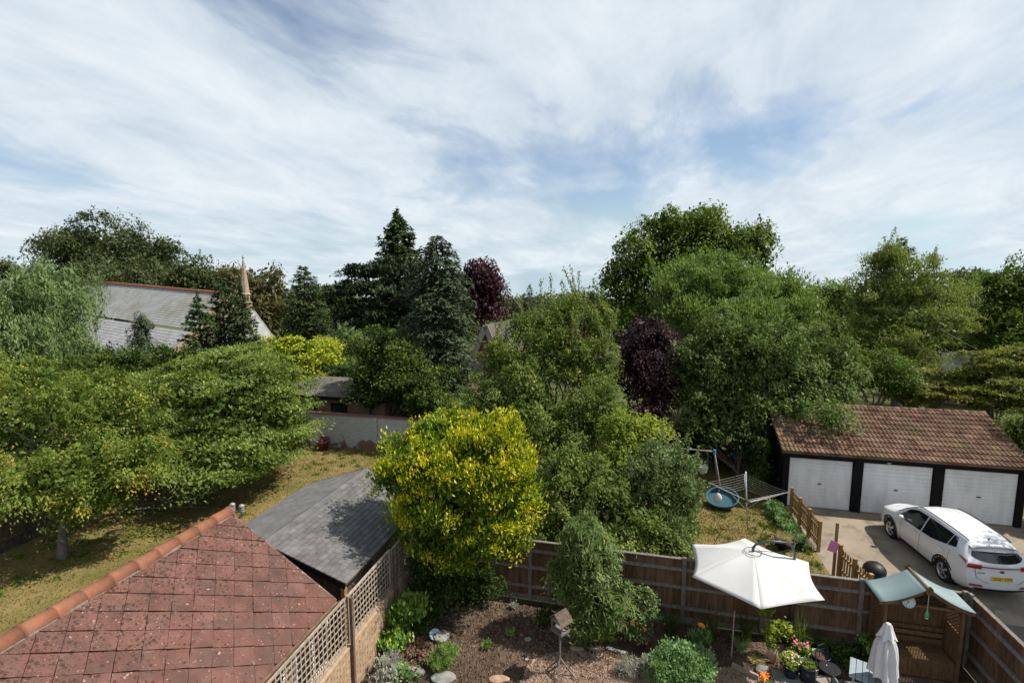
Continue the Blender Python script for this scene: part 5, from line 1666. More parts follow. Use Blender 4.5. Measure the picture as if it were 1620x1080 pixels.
# ------------------------------------------------------------------ stones, edging, pots, furniture
def stone(label, x, y, sx, sy, sz, m='rock', rz=0.0, z=0.0, tilt=0.0):
    rng = np.random.default_rng(int(abs(x * 1000 + y * 77)) % 9999)
    mb = MB(); rows_ = []
    nl_, na = 6, 11
    jit = rng.uniform(0.82, 1.15, na)
    for i in range(nl_):
        f = i / (nl_ - 1); r_ = math.sin(math.pi * (0.16 + 0.6 * f)) ** 0.6 if i < nl_ - 1 else 0.55
        rows_.append([(sx * r_ * jit[k % na] * math.cos(2 * math.pi * k / na), sy * r_ * jit[k % na] * math.sin(2 * math.pi * k / na), sz * f * (1 + 0.1 * jit[(k * 3) % na])) for k in range(na + 1)])
    mb.grid(rows_); mb.poly(rows_[-1][:-1])
    o = mb.build('stone', m, loc=(x, y, z - 0.01), label=label, category='stone', group='stones in the flower garden')
    o.rotation_euler = (tilt, 0, rz)
    return o


def G(x, y, z=0.0):
    d = S(x, y, 1.0) - Vector((0, 0, H)); t_ = (z - H) / d.z
    return Vector((0, 0, H)) + d * t_


for lab, px_, py_, a, b, c, m, rz in [
    ('flat grey-green slate slab below the feathery green plant', 655, 1066, 0.26, 0.16, 0.12, 'rock', 0.2),
    ('pale blue-grey slate slab with a sprig growing over it', 703, 1074, 0.3, 0.2, 0.1, 'rock', 0.5),
    ('grey slab behind the feathery green plant', 697, 1010, 0.22, 0.24, 0.14, 'rock', 0.9),
    ('small pale stone between the glossy shrub and the slate slab', 653, 1047, 0.06, 0.05, 0.05, 'rock_warm', 0),
    ('warm brown rock at the corner of the gravel bed', 790, 1076, 0.24, 0.13, 0.08, 'rock_warm', 0.3),
    ('orange-brown edging stone behind the bird table', 912, 1027, 0.17, 0.09, 0.06, 'rock_warm', 0.1),
    ('grey edging stone behind the gravel bed', 940, 1028, 0.13, 0.08, 0.07, 'rock', 0.0),
    ('long pale edging stone between gravel and roses', 970, 1029, 0.2, 0.07, 0.07, 'rock', -0.1),
    ('small pale stone left of the rose bush roots', 985, 1033, 0.08, 0.06, 0.06, 'rock', 0.3),
    ('tall orange sandstone set on end by the flower pots', 1221, 1045, 0.12, 0.1, 0.34, 'rock_warm', 0.2),
    ('rounded grey stone beside the upright sandstone', 1205, 1062, 0.17, 0.12, 0.12, 'rock', 0.6),
    ('pale flat stone at the foot of the flower pots', 1240, 1076, 0.13, 0.1, 0.06, 'rock', 0.1),
    ('grey stone near the fence post by the arbour', 1342, 1031, 0.13, 0.1, 0.1, 'rock', 0.1),
    ('grey stone in the shaded mulch', 835, 1012, 0.1, 0.08, 0.06, 'rock', 0.7),
    ('white pebble at the edge of the shaded gravel', 833, 1043, 0.05, 0.045, 0.04, 'rock', 0.7)]:
    p = G(px_, py_); stone(lab, p.x, p.y, a, b, c, m, rz)
ta, tb = G(1158, 1055), G(1200, 1075)
MB().bar(Vector((ta.x, ta.y, 0.06)), Vector((tb.x, tb.y, 0.06)), 0.06, 0.12).build('timber_edging', 'trellis', label='pale timber edging board beside the gravel path', category='edging')
stk = G(1157, 1040)
MB().tube([(0, 0, -0.1), (0.01, 0, 1.25)], 0.014, 6).build('garden_cane', 'trellis', loc=stk, label='thin wooden stake standing under the open parasol', category='stake')
sp2 = G(688, 1008)
MB().lathe([(0.03, 0), (0.12, 0.06), (0.14, 0.12), (0.13, 0.125), (0.1, 0.08), (0.0, 0.06)], 16).build('glass_dish', mat('pale_blue_glaze', (0.2, 0.36, 0.4), (0.3, 0.46, 0.48), 30, 0.3, 0.6), loc=(sp2.x, sp2.y, 0.05), label='pale blue patterned dish beside the glossy shrub', category='dish', smooth=True).rotation_euler = (R(35), 0, R(20))


def pot(label, x, y, r_, h_, soil=True, m='pot_blue'):
    p = thing('plant_pot', label, 'plant pot', (x, y, 0.035), group='dark glazed pots by the back fence')
    MB().lathe([(r_ * 0.68, 0), (r_ * 0.92, h_ * 0.6), (r_ * 0.97, h_ * 0.9), (r_ * 1.06, h_ * 0.92), (r_ * 1.06, h_), (r_ * 0.94, h_), (r_ * 0.9, h_ * 0.75)], 24).build('body', m, p, smooth=True)
    MB().lathe([(0.0, h_ * 0.86), (r_ * 0.92, h_ * 0.84)], 24, close=False).build('soil', 'soil', p)
    return p


pA, pB, pC, pD = G(1277, 1078), G(1296, 1060), G(1268, 1052), G(1250, 1070)
POTS = [(pA, 0.21, 0.42, 'large dark glazed pot of low yellow-green stonecrop'), (pB, 0.2, 0.38, 'dark glazed pot of bare compost'), (pC, 0.15, 0.28, 'dark glazed pot with pink flowers'), (pD, 0.19, 0.3, 'dark glazed pot overflowing with cream flowers')]
for p, r_, h_, lab in POTS: pot(lab, p.x, p.y, r_, h_)
for lab, q, r_, h_ in (('black planter with tufted grass at the end of the picket fence', G(1240, 868), 0.3, 0.34), ('small black pot at the foot of the picket fence', G(1265, 868), 0.15, 0.26)):
    pot(lab, q.x, q.y, r_, h_, m='black')

# black metal chair and grey folding table at the edge of the patio
ch = thing('garden_chair', 'black wrought metal garden chair beside the flower pots', 'chair', G(1310, 1085, 0.03), R(35))
for dx, dy in ((-0.2, -0.2), (0.2, -0.2), (-0.2, 0.2), (0.2, 0.2)):
    MB().tube([(dx, dy, 0), (dx * 0.9, dy * 0.9, 0.44)], 0.011, 6).build('leg', 'black', ch)
MB().lathe([(0.0, 0.44), (0.21, 0.44), (0.22, 0.45), (0.21, 0.46), (0.0, 0.46)], 20).build('seat', 'black', ch)
MB().tube([(-0.19, 0.18, 0.45), (-0.2, 0.22, 0.7), (-0.1, 0.24, 0.86), (0.1, 0.24, 0.86), (0.2, 0.22, 0.7), (0.19, 0.18, 0.45)], 0.012, 6).build('back_frame', 'black', ch)
for k in range(3):
    c_ = Vector((-0.09 + 0.09 * k, 0.23, 0.65))
    MB().tube([c_ + Vector((0.045 * math.cos(a), 0, 0.1 * math.sin(a))) for a in np.linspace(0, 2 * math.pi, 14)], 0.006, 5).build('back_scroll', 'black', ch)
tb_ = thing('slatted_table', 'blue-grey slatted garden table beside the closed parasol', 'table', G(1372, 1098, 0.03), R(-22))
for k in range(6):
    MB().box(-0.36 + k * 0.122, -0.36 + k * 0.122 + 0.11, -0.35, 0.35, 0.5, 0.52).build('top_slat', 'grey_table', tb_)
for sx in (-0.28, 0.28):
    for sy in (-0.28, 0.28):
        MB().box(sx - 0.02, sx + 0.02, sy - 0.02, sy + 0.02, 0, 0.47).build('leg', 'grey_table', tb_)
    MB().box(sx - 0.02, sx + 0.02, -0.3, 0.3, 0.472, 0.498).build('bearer', 'grey_table', tb_)
hp_a, hp_b = G(1306, 1060, 0.35), G(1345, 1085, 0.35)
MB().tube([(hp_a.x, hp_a.y, 0.5), (hp_b.x, hp_b.y, 0.045)], 0.012, 6).build('metal_rod', 'steel', label='thin grey metal rod leaning on the black garden chair', category='rod')

# ================================================================== TREES AND PLANTS
LM = {}
LM['fruit'] = leaf_mat('fruit_leaf', [(0, (0.03, 0.055, 0.01)), (0.45, (0.085, 0.12, 0.02)), (0.78, (0.19, 0.2, 0.035)), (0.93, (0.3, 0.24, 0.05)), (1, (0.4, 0.18, 0.05))])
LM['magnolia'] = leaf_mat('spreading_leaf', [(0, (0.035, 0.062, 0.012)), (0.5, (0.105, 0.148, 0.032)), (1, (0.21, 0.25, 0.07))])
LM['feather'] = leaf_mat('feathery_leaf', [(0, (0.05, 0.08, 0.03)), (0.5, (0.1, 0.145, 0.05)), (1, (0.17, 0.21, 0.09))])
LM['far'] = leaf_mat('far_leaf', [(0, (0.022, 0.034, 0.014)), (0.5, (0.05, 0.065, 0.024)), (1, (0.1, 0.105, 0.042))])
LM['far_brown'] = leaf_mat('far_brown_leaf', [(0, (0.035, 0.036, 0.014)), (0.5, (0.075, 0.075, 0.028)), (1, (0.13, 0.11, 0.05))])
LM['conifer'] = leaf_mat('conifer_needle', [(0, (0.006, 0.012, 0.005)), (0.5, (0.018, 0.031, 0.011)), (1, (0.045, 0.062, 0.022))], 0.12, 0.6, 0.15)
LM['conifer_green'] = leaf_mat('green_needle', [(0, (0.009, 0.02, 0.006)), (0.5, (0.025, 0.046, 0.012)), (1, (0.06, 0.085, 0.024))], 0.18, 0.6, 0.15)
LM['conifer_grey'] = leaf_mat('grey_green_needle', [(0, (0.01, 0.02, 0.008)), (0.5, (0.026, 0.042, 0.019)), (1, (0.066, 0.09, 0.045))], 0.15, 0.6, 0.15)
LM['hedge'] = leaf_mat('yellow_hedge_leaf', [(0, (0.05, 0.085, 0.01)), (0.5, (0.17, 0.21, 0.02)), (1, (0.36, 0.36, 0.04))])
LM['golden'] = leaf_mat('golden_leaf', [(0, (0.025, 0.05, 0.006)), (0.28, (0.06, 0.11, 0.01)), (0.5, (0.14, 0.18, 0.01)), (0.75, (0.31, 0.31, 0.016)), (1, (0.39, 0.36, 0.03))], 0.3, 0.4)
LM['copper'] = leaf_mat('copper_leaf', [(0, (0.012, 0.006, 0.007)), (0.5, (0.035, 0.014, 0.018)), (1, (0.09, 0.04, 0.045))], 0.2)
LM['plum'] = leaf_mat('plum_leaf', [(0, (0.007, 0.004, 0.005)), (0.5, (0.019, 0.008, 0.011)), (1, (0.055, 0.026, 0.03))], 0.15)
LM['chestnut'] = leaf_mat('chestnut_leaf', [(0, (0.018, 0.036, 0.007)), (0.5, (0.055, 0.09, 0.014)), (1, (0.12, 0.16, 0.03))])
LM['pearlobe'] = leaf_mat('dense_leaf', [(0, (0.024, 0.044, 0.01)), (0.5, (0.062, 0.098, 0.024)), (1, (0.13, 0.175, 0.05))], 0.3, 0.5, 0.12)
LM['willow'] = leaf_mat('willow_leaf', [(0, (0.04, 0.07, 0.016)), (0.5, (0.085, 0.135, 0.03)), (1, (0.16, 0.215, 0.065))])
LM['birch'] = leaf_mat('birch_leaf', [(0, (0.045, 0.065, 0.014)), (0.5, (0.1, 0.13, 0.03)), (1, (0.19, 0.21, 0.06))])
LM['mixed'] = leaf_mat('orchard_leaf', [(0, (0.03, 0.055, 0.01)), (0.5, (0.075, 0.108, 0.022)), (0.85, (0.16, 0.18, 0.042)), (1, (0.26, 0.23, 0.055))])
LM['lime'] = leaf_mat('lime_leaf', [(0, (0.06, 0.1, 0.012)), (0.5, (0.15, 0.19, 0.025)), (1, (0.28, 0.29, 0.05))])
LM['pear'] = leaf_mat('pear_leaf', [(0, (0.03, 0.058, 0.014)), (0.5, (0.085, 0.125, 0.038)), (1, (0.22, 0.26, 0.12))], 0.3, 0.4, 0.25)
LM['shrub_red'] = leaf_mat('russet_shrub_leaf', [(0, (0.03, 0.045, 0.012)), (0.5, (0.1, 0.12, 0.025)), (0.8, (0.2, 0.19, 0.04)), (1, (0.3, 0.15, 0.05))])
LM['laurel'] = leaf_mat('laurel_leaf', [(0, (0.01, 0.022, 0.005)), (0.5, (0.032, 0.058, 0.011)), (1, (0.12, 0.155, 0.024))])
LM['buddleia'] = leaf_mat('buddleia_leaf', [(0, (0.028, 0.05, 0.012)), (0.5, (0.085, 0.128, 0.036)), (1, (0.18, 0.22, 0.085))])
LM['mint'] = leaf_mat('mint_leaf', [(0, (0.04, 0.08, 0.025)), (0.5, (0.12, 0.2, 0.07)), (1, (0.26, 0.36, 0.16))])
LM['glossy'] = leaf_mat('glossy_leaf', [(0, (0.03, 0.07, 0.012)), (0.5, (0.11, 0.19, 0.025)), (1, (0.3, 0.37, 0.05))], 0.3, 0.35, 0.5)
LM['fine'] = leaf_mat('fine_leaf', [(0, (0.05, 0.09, 0.02)), (0.5, (0.12, 0.19, 0.045)), (1, (0.22, 0.3, 0.08))])
LM['blue_green'] = leaf_mat('blue_green_leaf', [(0, (0.05, 0.085, 0.07)), (0.5, (0.12, 0.18, 0.15)), (1, (0.24, 0.31, 0.26))])
LM['silver'] = leaf_mat('silver_leaf', [(0, (0.1, 0.1, 0.08)), (0.5, (0.22, 0.22, 0.18)), (1, (0.4, 0.36, 0.3))])
LM['straw'] = leaf_mat('straw_leaf', [(0, (0.15, 0.15, 0.06)), (0.5, (0.3, 0.27, 0.12)), (1, (0.5, 0.42, 0.24))])
LM['bronze'] = leaf_mat('bronze_leaf', [(0, (0.06, 0.035, 0.03)), (0.5, (0.13, 0.08, 0.06)), (1, (0.24, 0.15, 0.1))])


def lobe(px_, py_, d, rx, rz, ry=None):
    c = S(px_, py_, d)
    k = d / FPX
    return (c, (rx * k, (ry if ry is not None else rx * k), rz * k))


def gbase(px_, py_, d):
    c = S(px_, py_, d); return Vector((c.x, c.y, 0))


# ---- left side
tree('fruit_tree', 'old fruit tree with yellowing leaves and small orange fruit by the dark fence', 'tree', G(100, 882),
     [lobe(115, 655, 18, 95, 68), lobe(10, 670, 17.5, 80, 85), lobe(200, 672, 18.5, 55, 72), lobe(110, 745, 16.5, 110, 60), lobe(222, 735, 17, 50, 52), lobe(-40, 605, 19, 75, 60), lobe(50, 598, 19.5, 60, 42), lobe(160, 612, 19.5, 48, 36), lobe(150, 790, 16.5, 55, 28), lobe(60, 775, 16, 60, 30)],
     (0.1, 0.052), LM['fruit'], 1.5, 0.4, 'droop', 0.14, 1.3, 22, 'bark_pale', maxleaf=64000)
tree('spreading_tree', 'broad light green tree with layered drooping branches at the lawn edge', 'tree', G(330, 770),
     [lobe(380, 640, 23, 110, 75), lobe(312, 660, 22, 65, 78), lobe(440, 665, 23.5, 62, 70), lobe(360, 590, 24, 90, 50), lobe(350, 715, 21, 95, 55), lobe(300, 600, 24, 65, 45), lobe(420, 610, 24, 65, 55), lobe(430, 705, 22.5, 45, 30), lobe(280, 730, 20.5, 40, 35), lobe(330, 752, 20, 60, 26), lobe(400, 735, 21, 50, 26), lobe(455, 690, 23, 40, 26)],
     (0.14, 0.068), LM['magnolia'], 2.2, 0.62, 'layer', 0.2, 1.2, 16, maxleaf=64000)
tree('feathery_tree', 'tall feathery grey-green tree beside the church roof', 'tree', gbase(70, 500, 30),
     [lobe(80, 455, 31, 62, 50), lobe(30, 480, 30, 75, 60), lobe(100, 500, 30, 45, 55), lobe(60, 545, 29, 85, 55), lobe(-20, 540, 29, 80, 80), lobe(130, 570, 29, 40, 45)],
     (0.22, 0.05), LM['feather'], 2.8, 0.7, 'hang', 0.25, 2.5, 12, maxleaf=48000)
conifer('dark_shrub_conifer', 'small dark conifer between the feathery tree and church aisle', 'tree', gbase(172, 540, 29.5), 5.3, [(0, 1.0), (0.5, 0.9), (1, 0.1)], (0.2, 0.09), LM['conifer'], 0.3, 8, 0.1, 0.1, 7, 0.12)
tree('great_tree', 'large spreading dark tree rising behind the church roof', 'tree', gbase(190, 420, 80),
     [lobe(165, 395, 80, 75, 52), lobe(120, 410, 79, 52, 45), lobe(225, 405, 81, 60, 42), lobe(250, 430, 80, 48, 30), lobe(100, 395, 80, 35, 30), lobe(265, 395, 81, 28, 22), lobe(180, 440, 78, 110, 35)],
     (0.5, 0.25), LM['far'], 3.2, 1.8, 'droop', 0.9, 5, 14, maxleaf=34000)
tree('hedgerow_tree', 'rounded dark tree just left of the church spirelet', 'tree', gbase(310, 445, 72),
     [lobe(312, 440, 72, 38, 28), lobe(350, 450, 72, 30, 24), lobe(285, 450, 72, 25, 20)], (0.6, 0.3), LM['far'], 3.2, 1.5, 'round', 0.5, 3, 8, maxleaf=10000)
tree('brownish_tree', 'brownish green tree behind the church spirelet', 'tree', gbase(418, 470, 66),
     [lobe(418, 455, 66, 34, 38), lobe(425, 500, 65, 34, 35), lobe(372, 440, 68, 30, 20)], (0.5, 0.26), LM['far_brown'], 3.4, 1.3, 'droop', 0.4, 3, 8, maxleaf=14000)
tree('far_left_tree', 'distant tree crown left of the feathery tree', 'tree', gbase(-4, 430, 70), [lobe(-12, 430, 70, 28, 20), lobe(0, 418, 70, 12, 10)], (0.5, 0.25), LM['far'], 3.2, 1.2, 'round', 0.4, 3, 6, maxleaf=5000)
for i, (x, yt, w_, d, lab) in enumerate([(318, 466, 30, 36, 'left of three'), (356, 438, 32, 37, 'tallest of three'), (386, 454, 27, 36.5, 'right of three')]):
    b_ = gbase(x, 540, d); top_z = S(x, yt, d).z
    conifer('yew', 'dark upright yew in front of the church, ' + ['broad and lowest of the three', 'tallest of the three', 'slender one beside the spirelet'][i], 'tree', b_, top_z, [(0, 1.1), (0.35, w_ * d / FPX), (0.7, w_ * d / FPX * 0.72), (0.9, w_ * d / FPX * 0.35), (1, 0.08)], (0.26, 0.12), LM['conifer_green'], 0.38, 9, 0.12, 0.35, 8, 0.18, group='yews before the church', z0=1.5)
conifer('weeping_conifer', 'thin weeping conifer with a bent tip before the church aisle', 'tree', gbase(228, 560, 31), S(236, 488, 31).z, [(0, 1.6), (0.4, 1.35), (0.7, 0.8), (0.9, 0.55), (1, 0.25)], (0.25, 0.07), LM['conifer_grey'], 0.36, 8, 0.75, 0.1, 17, 0.13, hang=0.35, irregular=0.35)
tree('low_shrub', 'dark green shrubs at the foot of the weeping conifer', 'shrub', gbase(210, 580, 28), [lobe(200, 580, 28, 55, 30), lobe(265, 570, 29, 40, 22), lobe(120, 600, 27, 60, 30)], (0.16, 0.08), LM['laurel'], 2.8, 0.5, 'round', 0.1, 1, 8, maxleaf=16000)
tree('ivy_hedge', 'tall bright yellow-green hedge before the church chancel', 'hedge', gbase(480, 570, 40),
     [lobe(450, 568, 40, 45, 38), lobe(500, 570, 40, 45, 40), lobe(530, 582, 39, 26, 32), lobe(470, 600, 39, 60, 25), lobe(425, 585, 40, 30, 40)], (0.22, 0.13), LM['hedge'], 2.9, 0.5, 'round', 0.15, 1.5, 6, shell=0.08, maxleaf=26000, tipbias=0.2, stem='stems', crown='foliage')
conifer('broad_cypress', 'broad rounded dark cypress right of the brownish tree', 'tree', gbase(484, 500, 58), S(482, 422, 58).z, [(0, 2.6), (0.3, 2.8), (0.6, 2.3), (0.85, 1.3), (1, 0.25)], (0.42, 0.2), LM['conifer_green'], 0.6, 10, 0.15, 0.3, 7, 0.35)
tree('grey_weeping_tree', 'small grey-green weeping tree at the end of the yellow hedge', 'tree', gbase(552, 560, 43), [lobe(550, 540, 43, 27, 30), lobe(562, 570, 43, 24, 30)], (0.26, 0.06), LM['feather'], 2.6, 0.6, 'hang', 0.15, 2, 6, maxleaf=9000)
tree('round_bush', 'small dark round bush between the yellow hedge and the dark gable', 'shrub', gbase(545, 592, 36), [lobe(545, 590, 36, 24, 20)], (0.15, 0.08), LM['conifer_green'], 3, 0.4, 'round', 0.08, 0.5, 4, maxleaf=5000)

# ---- centre back
conifer('redwood', 'tall narrow redwood, the highest conifer in the middle', 'tree', gbase(633, 520, 56), S(632, 338, 56).z, [(0, 3.4), (0.4, 3.1), (0.65, 2.3), (0.85, 1.5), (0.95, 0.7), (1, 0.15)], (0.5, 0.28), LM['conifer_green'], 0.55, 12, 0.25, 0.4, 8, 0.5, irregular=0.2, z0=3)
tree('cedar', 'dark cedar with wide flat branch plates beside the redwood', 'tree', gbase(600, 520, 50),
     [lobe(575, 432, 50, 35, 16), lobe(620, 425, 49, 45, 18), lobe(560, 458, 50, 42, 14), lobe(630, 455, 48, 60, 18), lobe(600, 490, 49, 72, 20), lobe(575, 515, 48, 55, 18), lobe(680, 480, 50, 50, 30), lobe(640, 520, 48, 70, 25), lobe(690, 440, 50, 30, 25)],
     (0.42, 0.17), LM['conifer'], 2.8, 1.0, 'layer', 0.5, 4, 14, maxleaf=28000)
conifer('lawson_cypress', 'large grey-green cypress with shaggy hanging sprays', 'tree', gbase(694, 590, 31), S(700, 378, 31).z, [(0, 2.3), (0.25, 2.55), (0.5, 2.1), (0.75, 1.75), (0.9, 1.35), (1, 0.5)], (0.3, 0.13), LM['conifer_grey'], 0.42, 11, 0.45, 0.35, 9, 0.35, hang=0.15, irregular=0.2)
tree('laurel', 'dark laurel mass with lighter tips in front of the cypress', 'shrub', gbase(610, 600, 29),
     [lobe(605, 560, 29, 48, 45), lobe(640, 600, 28.5, 55, 55), lobe(590, 610, 28.5, 38, 48), lobe(670, 620, 28, 50, 40)], (0.17, 0.085), LM['laurel'], 3.0, 0.5, 'round', 0.15, 1, 10, maxleaf=36000, tipbias=0.25)
tree('copper_beech', 'rounded dark purple copper beech against the sky', 'tree', gbase(762, 470, 62),
     [lobe(762, 440, 62, 34, 38), lobe(775, 460, 62, 24, 28), lobe(748, 460, 62, 28, 32), lobe(762, 488, 62, 34, 26)], (0.42, 0.22), LM['copper'], 3.6, 1.1, 'droop', 0.5, 3, 8, shell=0.1, maxleaf=16000)
conifer('little_spruce', 'tiny distant spire-shaped spruce right of the copper beech', 'tree', gbase(838, 480, 75), S(838, 452, 75).z, [(0, 1.9), (0.6, 1.4), (1, 0.1)], (0.5, 0.22), LM['conifer'], 0.7, 7, 0.1, 0.2, 4, 0.2)
tree('tall_pear', 'loose tall fruit tree with long upright shoots in the centre', 'tree', gbase(890, 620, 22),
     [lobe(880, 560, 23, 70, 60), lobe(820, 610, 22, 65, 65), lobe(930, 580, 23, 50, 60), lobe(860, 680, 21, 85, 75), lobe(770, 660, 21.5, 55, 60), lobe(940, 670, 21, 55, 75), lobe(800, 570, 23, 45, 40), lobe(900, 500, 24, 50, 36), lobe(945, 510, 24, 28, 40), lobe(840, 520, 24, 45, 35)],
     (0.12, 0.058), LM['mixed'], 2.5, 0.42, 'droop', 0.16, 1.6, 26, 'bark_pale', maxleaf=66000, shoots=44, shoot_len=1.7, shell=0.2)
tree('ivy_thicket', 'dense dark thicket of shrubs and ivy behind the back fence', 'shrub', gbase(900, 800, 16.2),
     [lobe(900, 760, 17.5, 70, 60), lobe(960, 790, 16.8, 60, 60), lobe(880, 830, 16.2, 40, 40), lobe(1000, 830, 16.2, 60, 40), lobe(1060, 855, 15.9, 40, 28), lobe(950, 850, 15.8, 60, 30)], (0.1, 0.055), LM['mixed'], 2.5, 0.34, 'droop', 0.07, 0.8, 14, maxleaf=52000, stem='stems')
tree('lime_shrub', 'yellow-green shrub between the orchard tree and the purple plum', 'shrub', gbase(985, 700, 18.5),
     [lobe(985, 690, 18.8, 32, 42), lobe(1025, 675, 19, 30, 18), lobe(975, 735, 18.3, 38, 34)], (0.1, 0.055), LM['lime'], 2.7, 0.32, 'droop', 0.07, 0.8, 8, maxleaf=20000)
tree('pear_tree', 'young pear tree with glossy rounded leaves beside the open parasol', 'tree', gbase(1050, 840, 16.8),
     [lobe(1050, 740, 17, 45, 38), lobe(1035, 790, 16.8, 42, 45), lobe(1080, 785, 16.8, 30, 45), lobe(1092, 735, 17, 16, 24), lobe(1060, 835, 16.5, 48, 35), lobe(1010, 760, 17, 24, 40)],
     (0.085, 0.055), LM['pear'], 2.1, 0.26, 'up', 0.06, 0.8, 16, maxleaf=20000, shell=0.28, shoots=30, shoot_len=0.75)
tree('purple_plum', 'dark purple-leaved plum tree left of the big rounded tree', 'tree', gbase(1025, 620, 24.5),
     [lobe(1025, 540, 26, 42, 42), lobe(1002, 590, 25.5, 34, 60), lobe(1040, 610, 25.5, 34, 60), lobe(1018, 668, 25, 44, 40)], (0.13, 0.065), LM['plum'], 2.9, 0.42, 'droop', 0.14, 1.2, 10, maxleaf=36000)

# ---- right back
tree('horse_chestnut', 'big horse chestnut with a domed crown above the other trees', 'tree', gbase(1080, 480, 47),
     [lobe(1080, 375, 47, 65, 48), lobe(1010, 420, 46.5, 50, 52), lobe(1150, 385, 47, 55, 40), lobe(1195, 380, 47, 34, 30), lobe(1050, 365, 47.5, 42, 38), lobe(985, 455, 46, 36, 50), lobe(1100, 430, 46, 90, 50), lobe(1115, 350, 47, 35, 30), lobe(1030, 480, 45.5, 60, 45), lobe(1205, 420, 47, 25, 28)],
     (0.36, 0.19), LM['chestnut'], 2.7, 1.0, 'droop', 0.6, 4, 20, maxleaf=40000)
tree('willow', 'light green bushy tree behind the big rounded tree', 'tree', gbase(1160, 500, 32),
     [lobe(1130, 450, 32, 75, 52), lobe(1210, 470, 32, 65, 48), lobe(1075, 470, 32, 40, 50), lobe(1160, 500, 31, 110, 60), lobe(1260, 500, 31.5, 45, 45)],
     (0.22, 0.08), LM['willow'], 2.6, 0.6, 'up', 0.35, 2.5, 14, maxleaf=50000, shoots=50, shoot_len=1.1, shell=0.2)
tree('rounded_tree', 'big rounded dense green tree overhanging the garage roof', 'tree', G(1150, 738),
     [lobe(1180, 560, 25.5, 100, 75), lobe(1260, 570, 25, 85, 70), lobe(1110, 590, 25.5, 70, 70), lobe(1310, 600, 25, 55, 62), lobe(1230, 630, 24, 95, 55), lobe(1140, 650, 24.5, 80, 48), lobe(1290, 650, 24, 50, 35), lobe(1255, 670, 23.5, 45, 30)],
     (0.15, 0.075), LM['pearlobe'], 3.0, 0.48, 'droop', 0.3, 2.2, 22, maxleaf=85000, shell=0.18)
tree('birch', 'tall olive-green birch with a thin airy crown behind the garages', 'tree', gbase(1430, 500, 36),
     [lobe(1425, 445, 36, 55, 55), lobe(1385, 480, 36, 45, 55), lobe(1470, 475, 36, 50, 45), lobe(1430, 520, 35.5, 80, 50), lobe(1500, 510, 36, 40, 48), lobe(1385, 535, 35.5, 40, 40), lobe(1400, 410, 36, 22, 24), lobe(1415, 556, 35, 68, 30), lobe(1370, 560, 35, 45, 35)],
     (0.17, 0.075), LM['birch'], 2.0, 0.6, 'up', 0.25, 2.5, 16, 'bark_pale', maxleaf=50000, shell=0.22, shoots=40, shoot_len=1.3)
conifer('distant_pine', 'small dark pine top peeping over the birch', 'tree', gbase(1421, 440, 60), S(1421, 376, 60).z, [(0, 2.2), (0.6, 2.0), (0.9, 1.2), (1, 0.3)], (0.45, 0.22), LM['conifer'], 0.7, 7, 0.1, 0.35, 6, 0.35, z0=4)
tree('hedgerow_tree', 'mid green trees right of the birch under the skyline', 'tree', gbase(1535, 490, 55),
     [lobe(1525, 470, 55, 32, 30), lobe(1560, 480, 56, 35, 30), lobe(1540, 510, 54, 45, 30)], (0.4, 0.2), LM['willow'], 3, 1.1, 'round', 0.4, 3, 8, maxleaf=14000)
tree('hedgerow_tree', 'dark tree crown behind the mid green trees on the skyline', 'tree', gbase(1530, 445, 75), [lobe(1525, 442, 75, 30, 14), lobe(1550, 448, 75, 25, 14)], (0.5, 0.25), LM['far'], 3.2, 1.2, 'round', 0.4, 3, 6, maxleaf=6000)
tree('screen_tree', 'dense dark trees closing the gap behind the grey bungalow', 'tree', gbase(1510, 540, 46),
     [lobe(1490, 530, 46, 45, 35), lobe(1545, 535, 46, 45, 35), lobe(1590, 550, 45, 40, 30), lobe(1320, 545, 44, 50, 40)], (0.28, 0.14), LM['chestnut'], 2.8, 0.8, 'droop', 0.3, 1.5, 10, maxleaf=18000)
tree('roadside_tree', 'tall tree by the tarmac casting its shade over the rear of the white car', 'tree', Vector((17.6, 16.6, 0)),
     [((16.9, 16.2, 7.2), (2.6, 2.6, 1.8)), ((17.6, 17.2, 8.6), (2.2, 2.2, 1.5)), ((16.2, 14.8, 7.0), (1.8, 1.8, 1.3))], (0.16, 0.09), LM['chestnut'], 2.2, 0.55, 'droop', 0.28, 5.2, 12, maxleaf=22000)
tree('dark_oak', 'large dark green tree at the edge beyond the grey bungalow', 'tree', gbase(1605, 500, 38),
     [lobe(1605, 470, 38, 55, 52), lobe(1640, 450, 38, 60, 50), lobe(1590, 520, 37, 52, 42), lobe(1650, 530, 37, 60, 50)], (0.26, 0.13), LM['chestnut'], 2.9, 0.8, 'droop', 0.4, 2.5, 12, maxleaf=34000)
tree('garage_shrub', 'olive shrub with bare stems behind the garage ridge', 'shrub', gbase(1385, 600, 30), [lobe(1385, 585, 30, 45, 38), lobe(1350, 600, 29.5, 30, 30), lobe(1420, 605, 30, 30, 32)], (0.15, 0.075), LM['chestnut'], 2.7, 0.45, 'round', 0.12, 1.2, 10, maxleaf=22000)
tree('garage_shrub', 'russet-tinged bushy shrub behind the middle of the garages', 'shrub', gbase(1480, 610, 31), [lobe(1470, 610, 31, 45, 34), lobe(1520, 608, 31, 35, 32), lobe(1445, 625, 30, 32, 26)], (0.14, 0.07), LM['shrub_red'], 2.7, 0.42, 'layer', 0.12, 1, 10, maxleaf=26000)
tree('garage_shrub', 'yellowish shrub with reddish tips at the far end of the garages', 'shrub', gbase(1580, 610, 28), [lobe(1575, 590, 29, 52, 38), lobe(1615, 575, 29, 38, 35), lobe(1545, 625, 28.5, 40, 26), lobe(1610, 630, 27, 45, 36)], (0.14, 0.075), LM['shrub_red'], 2.7, 0.42, 'layer', 0.12, 1, 10, maxleaf=28000)
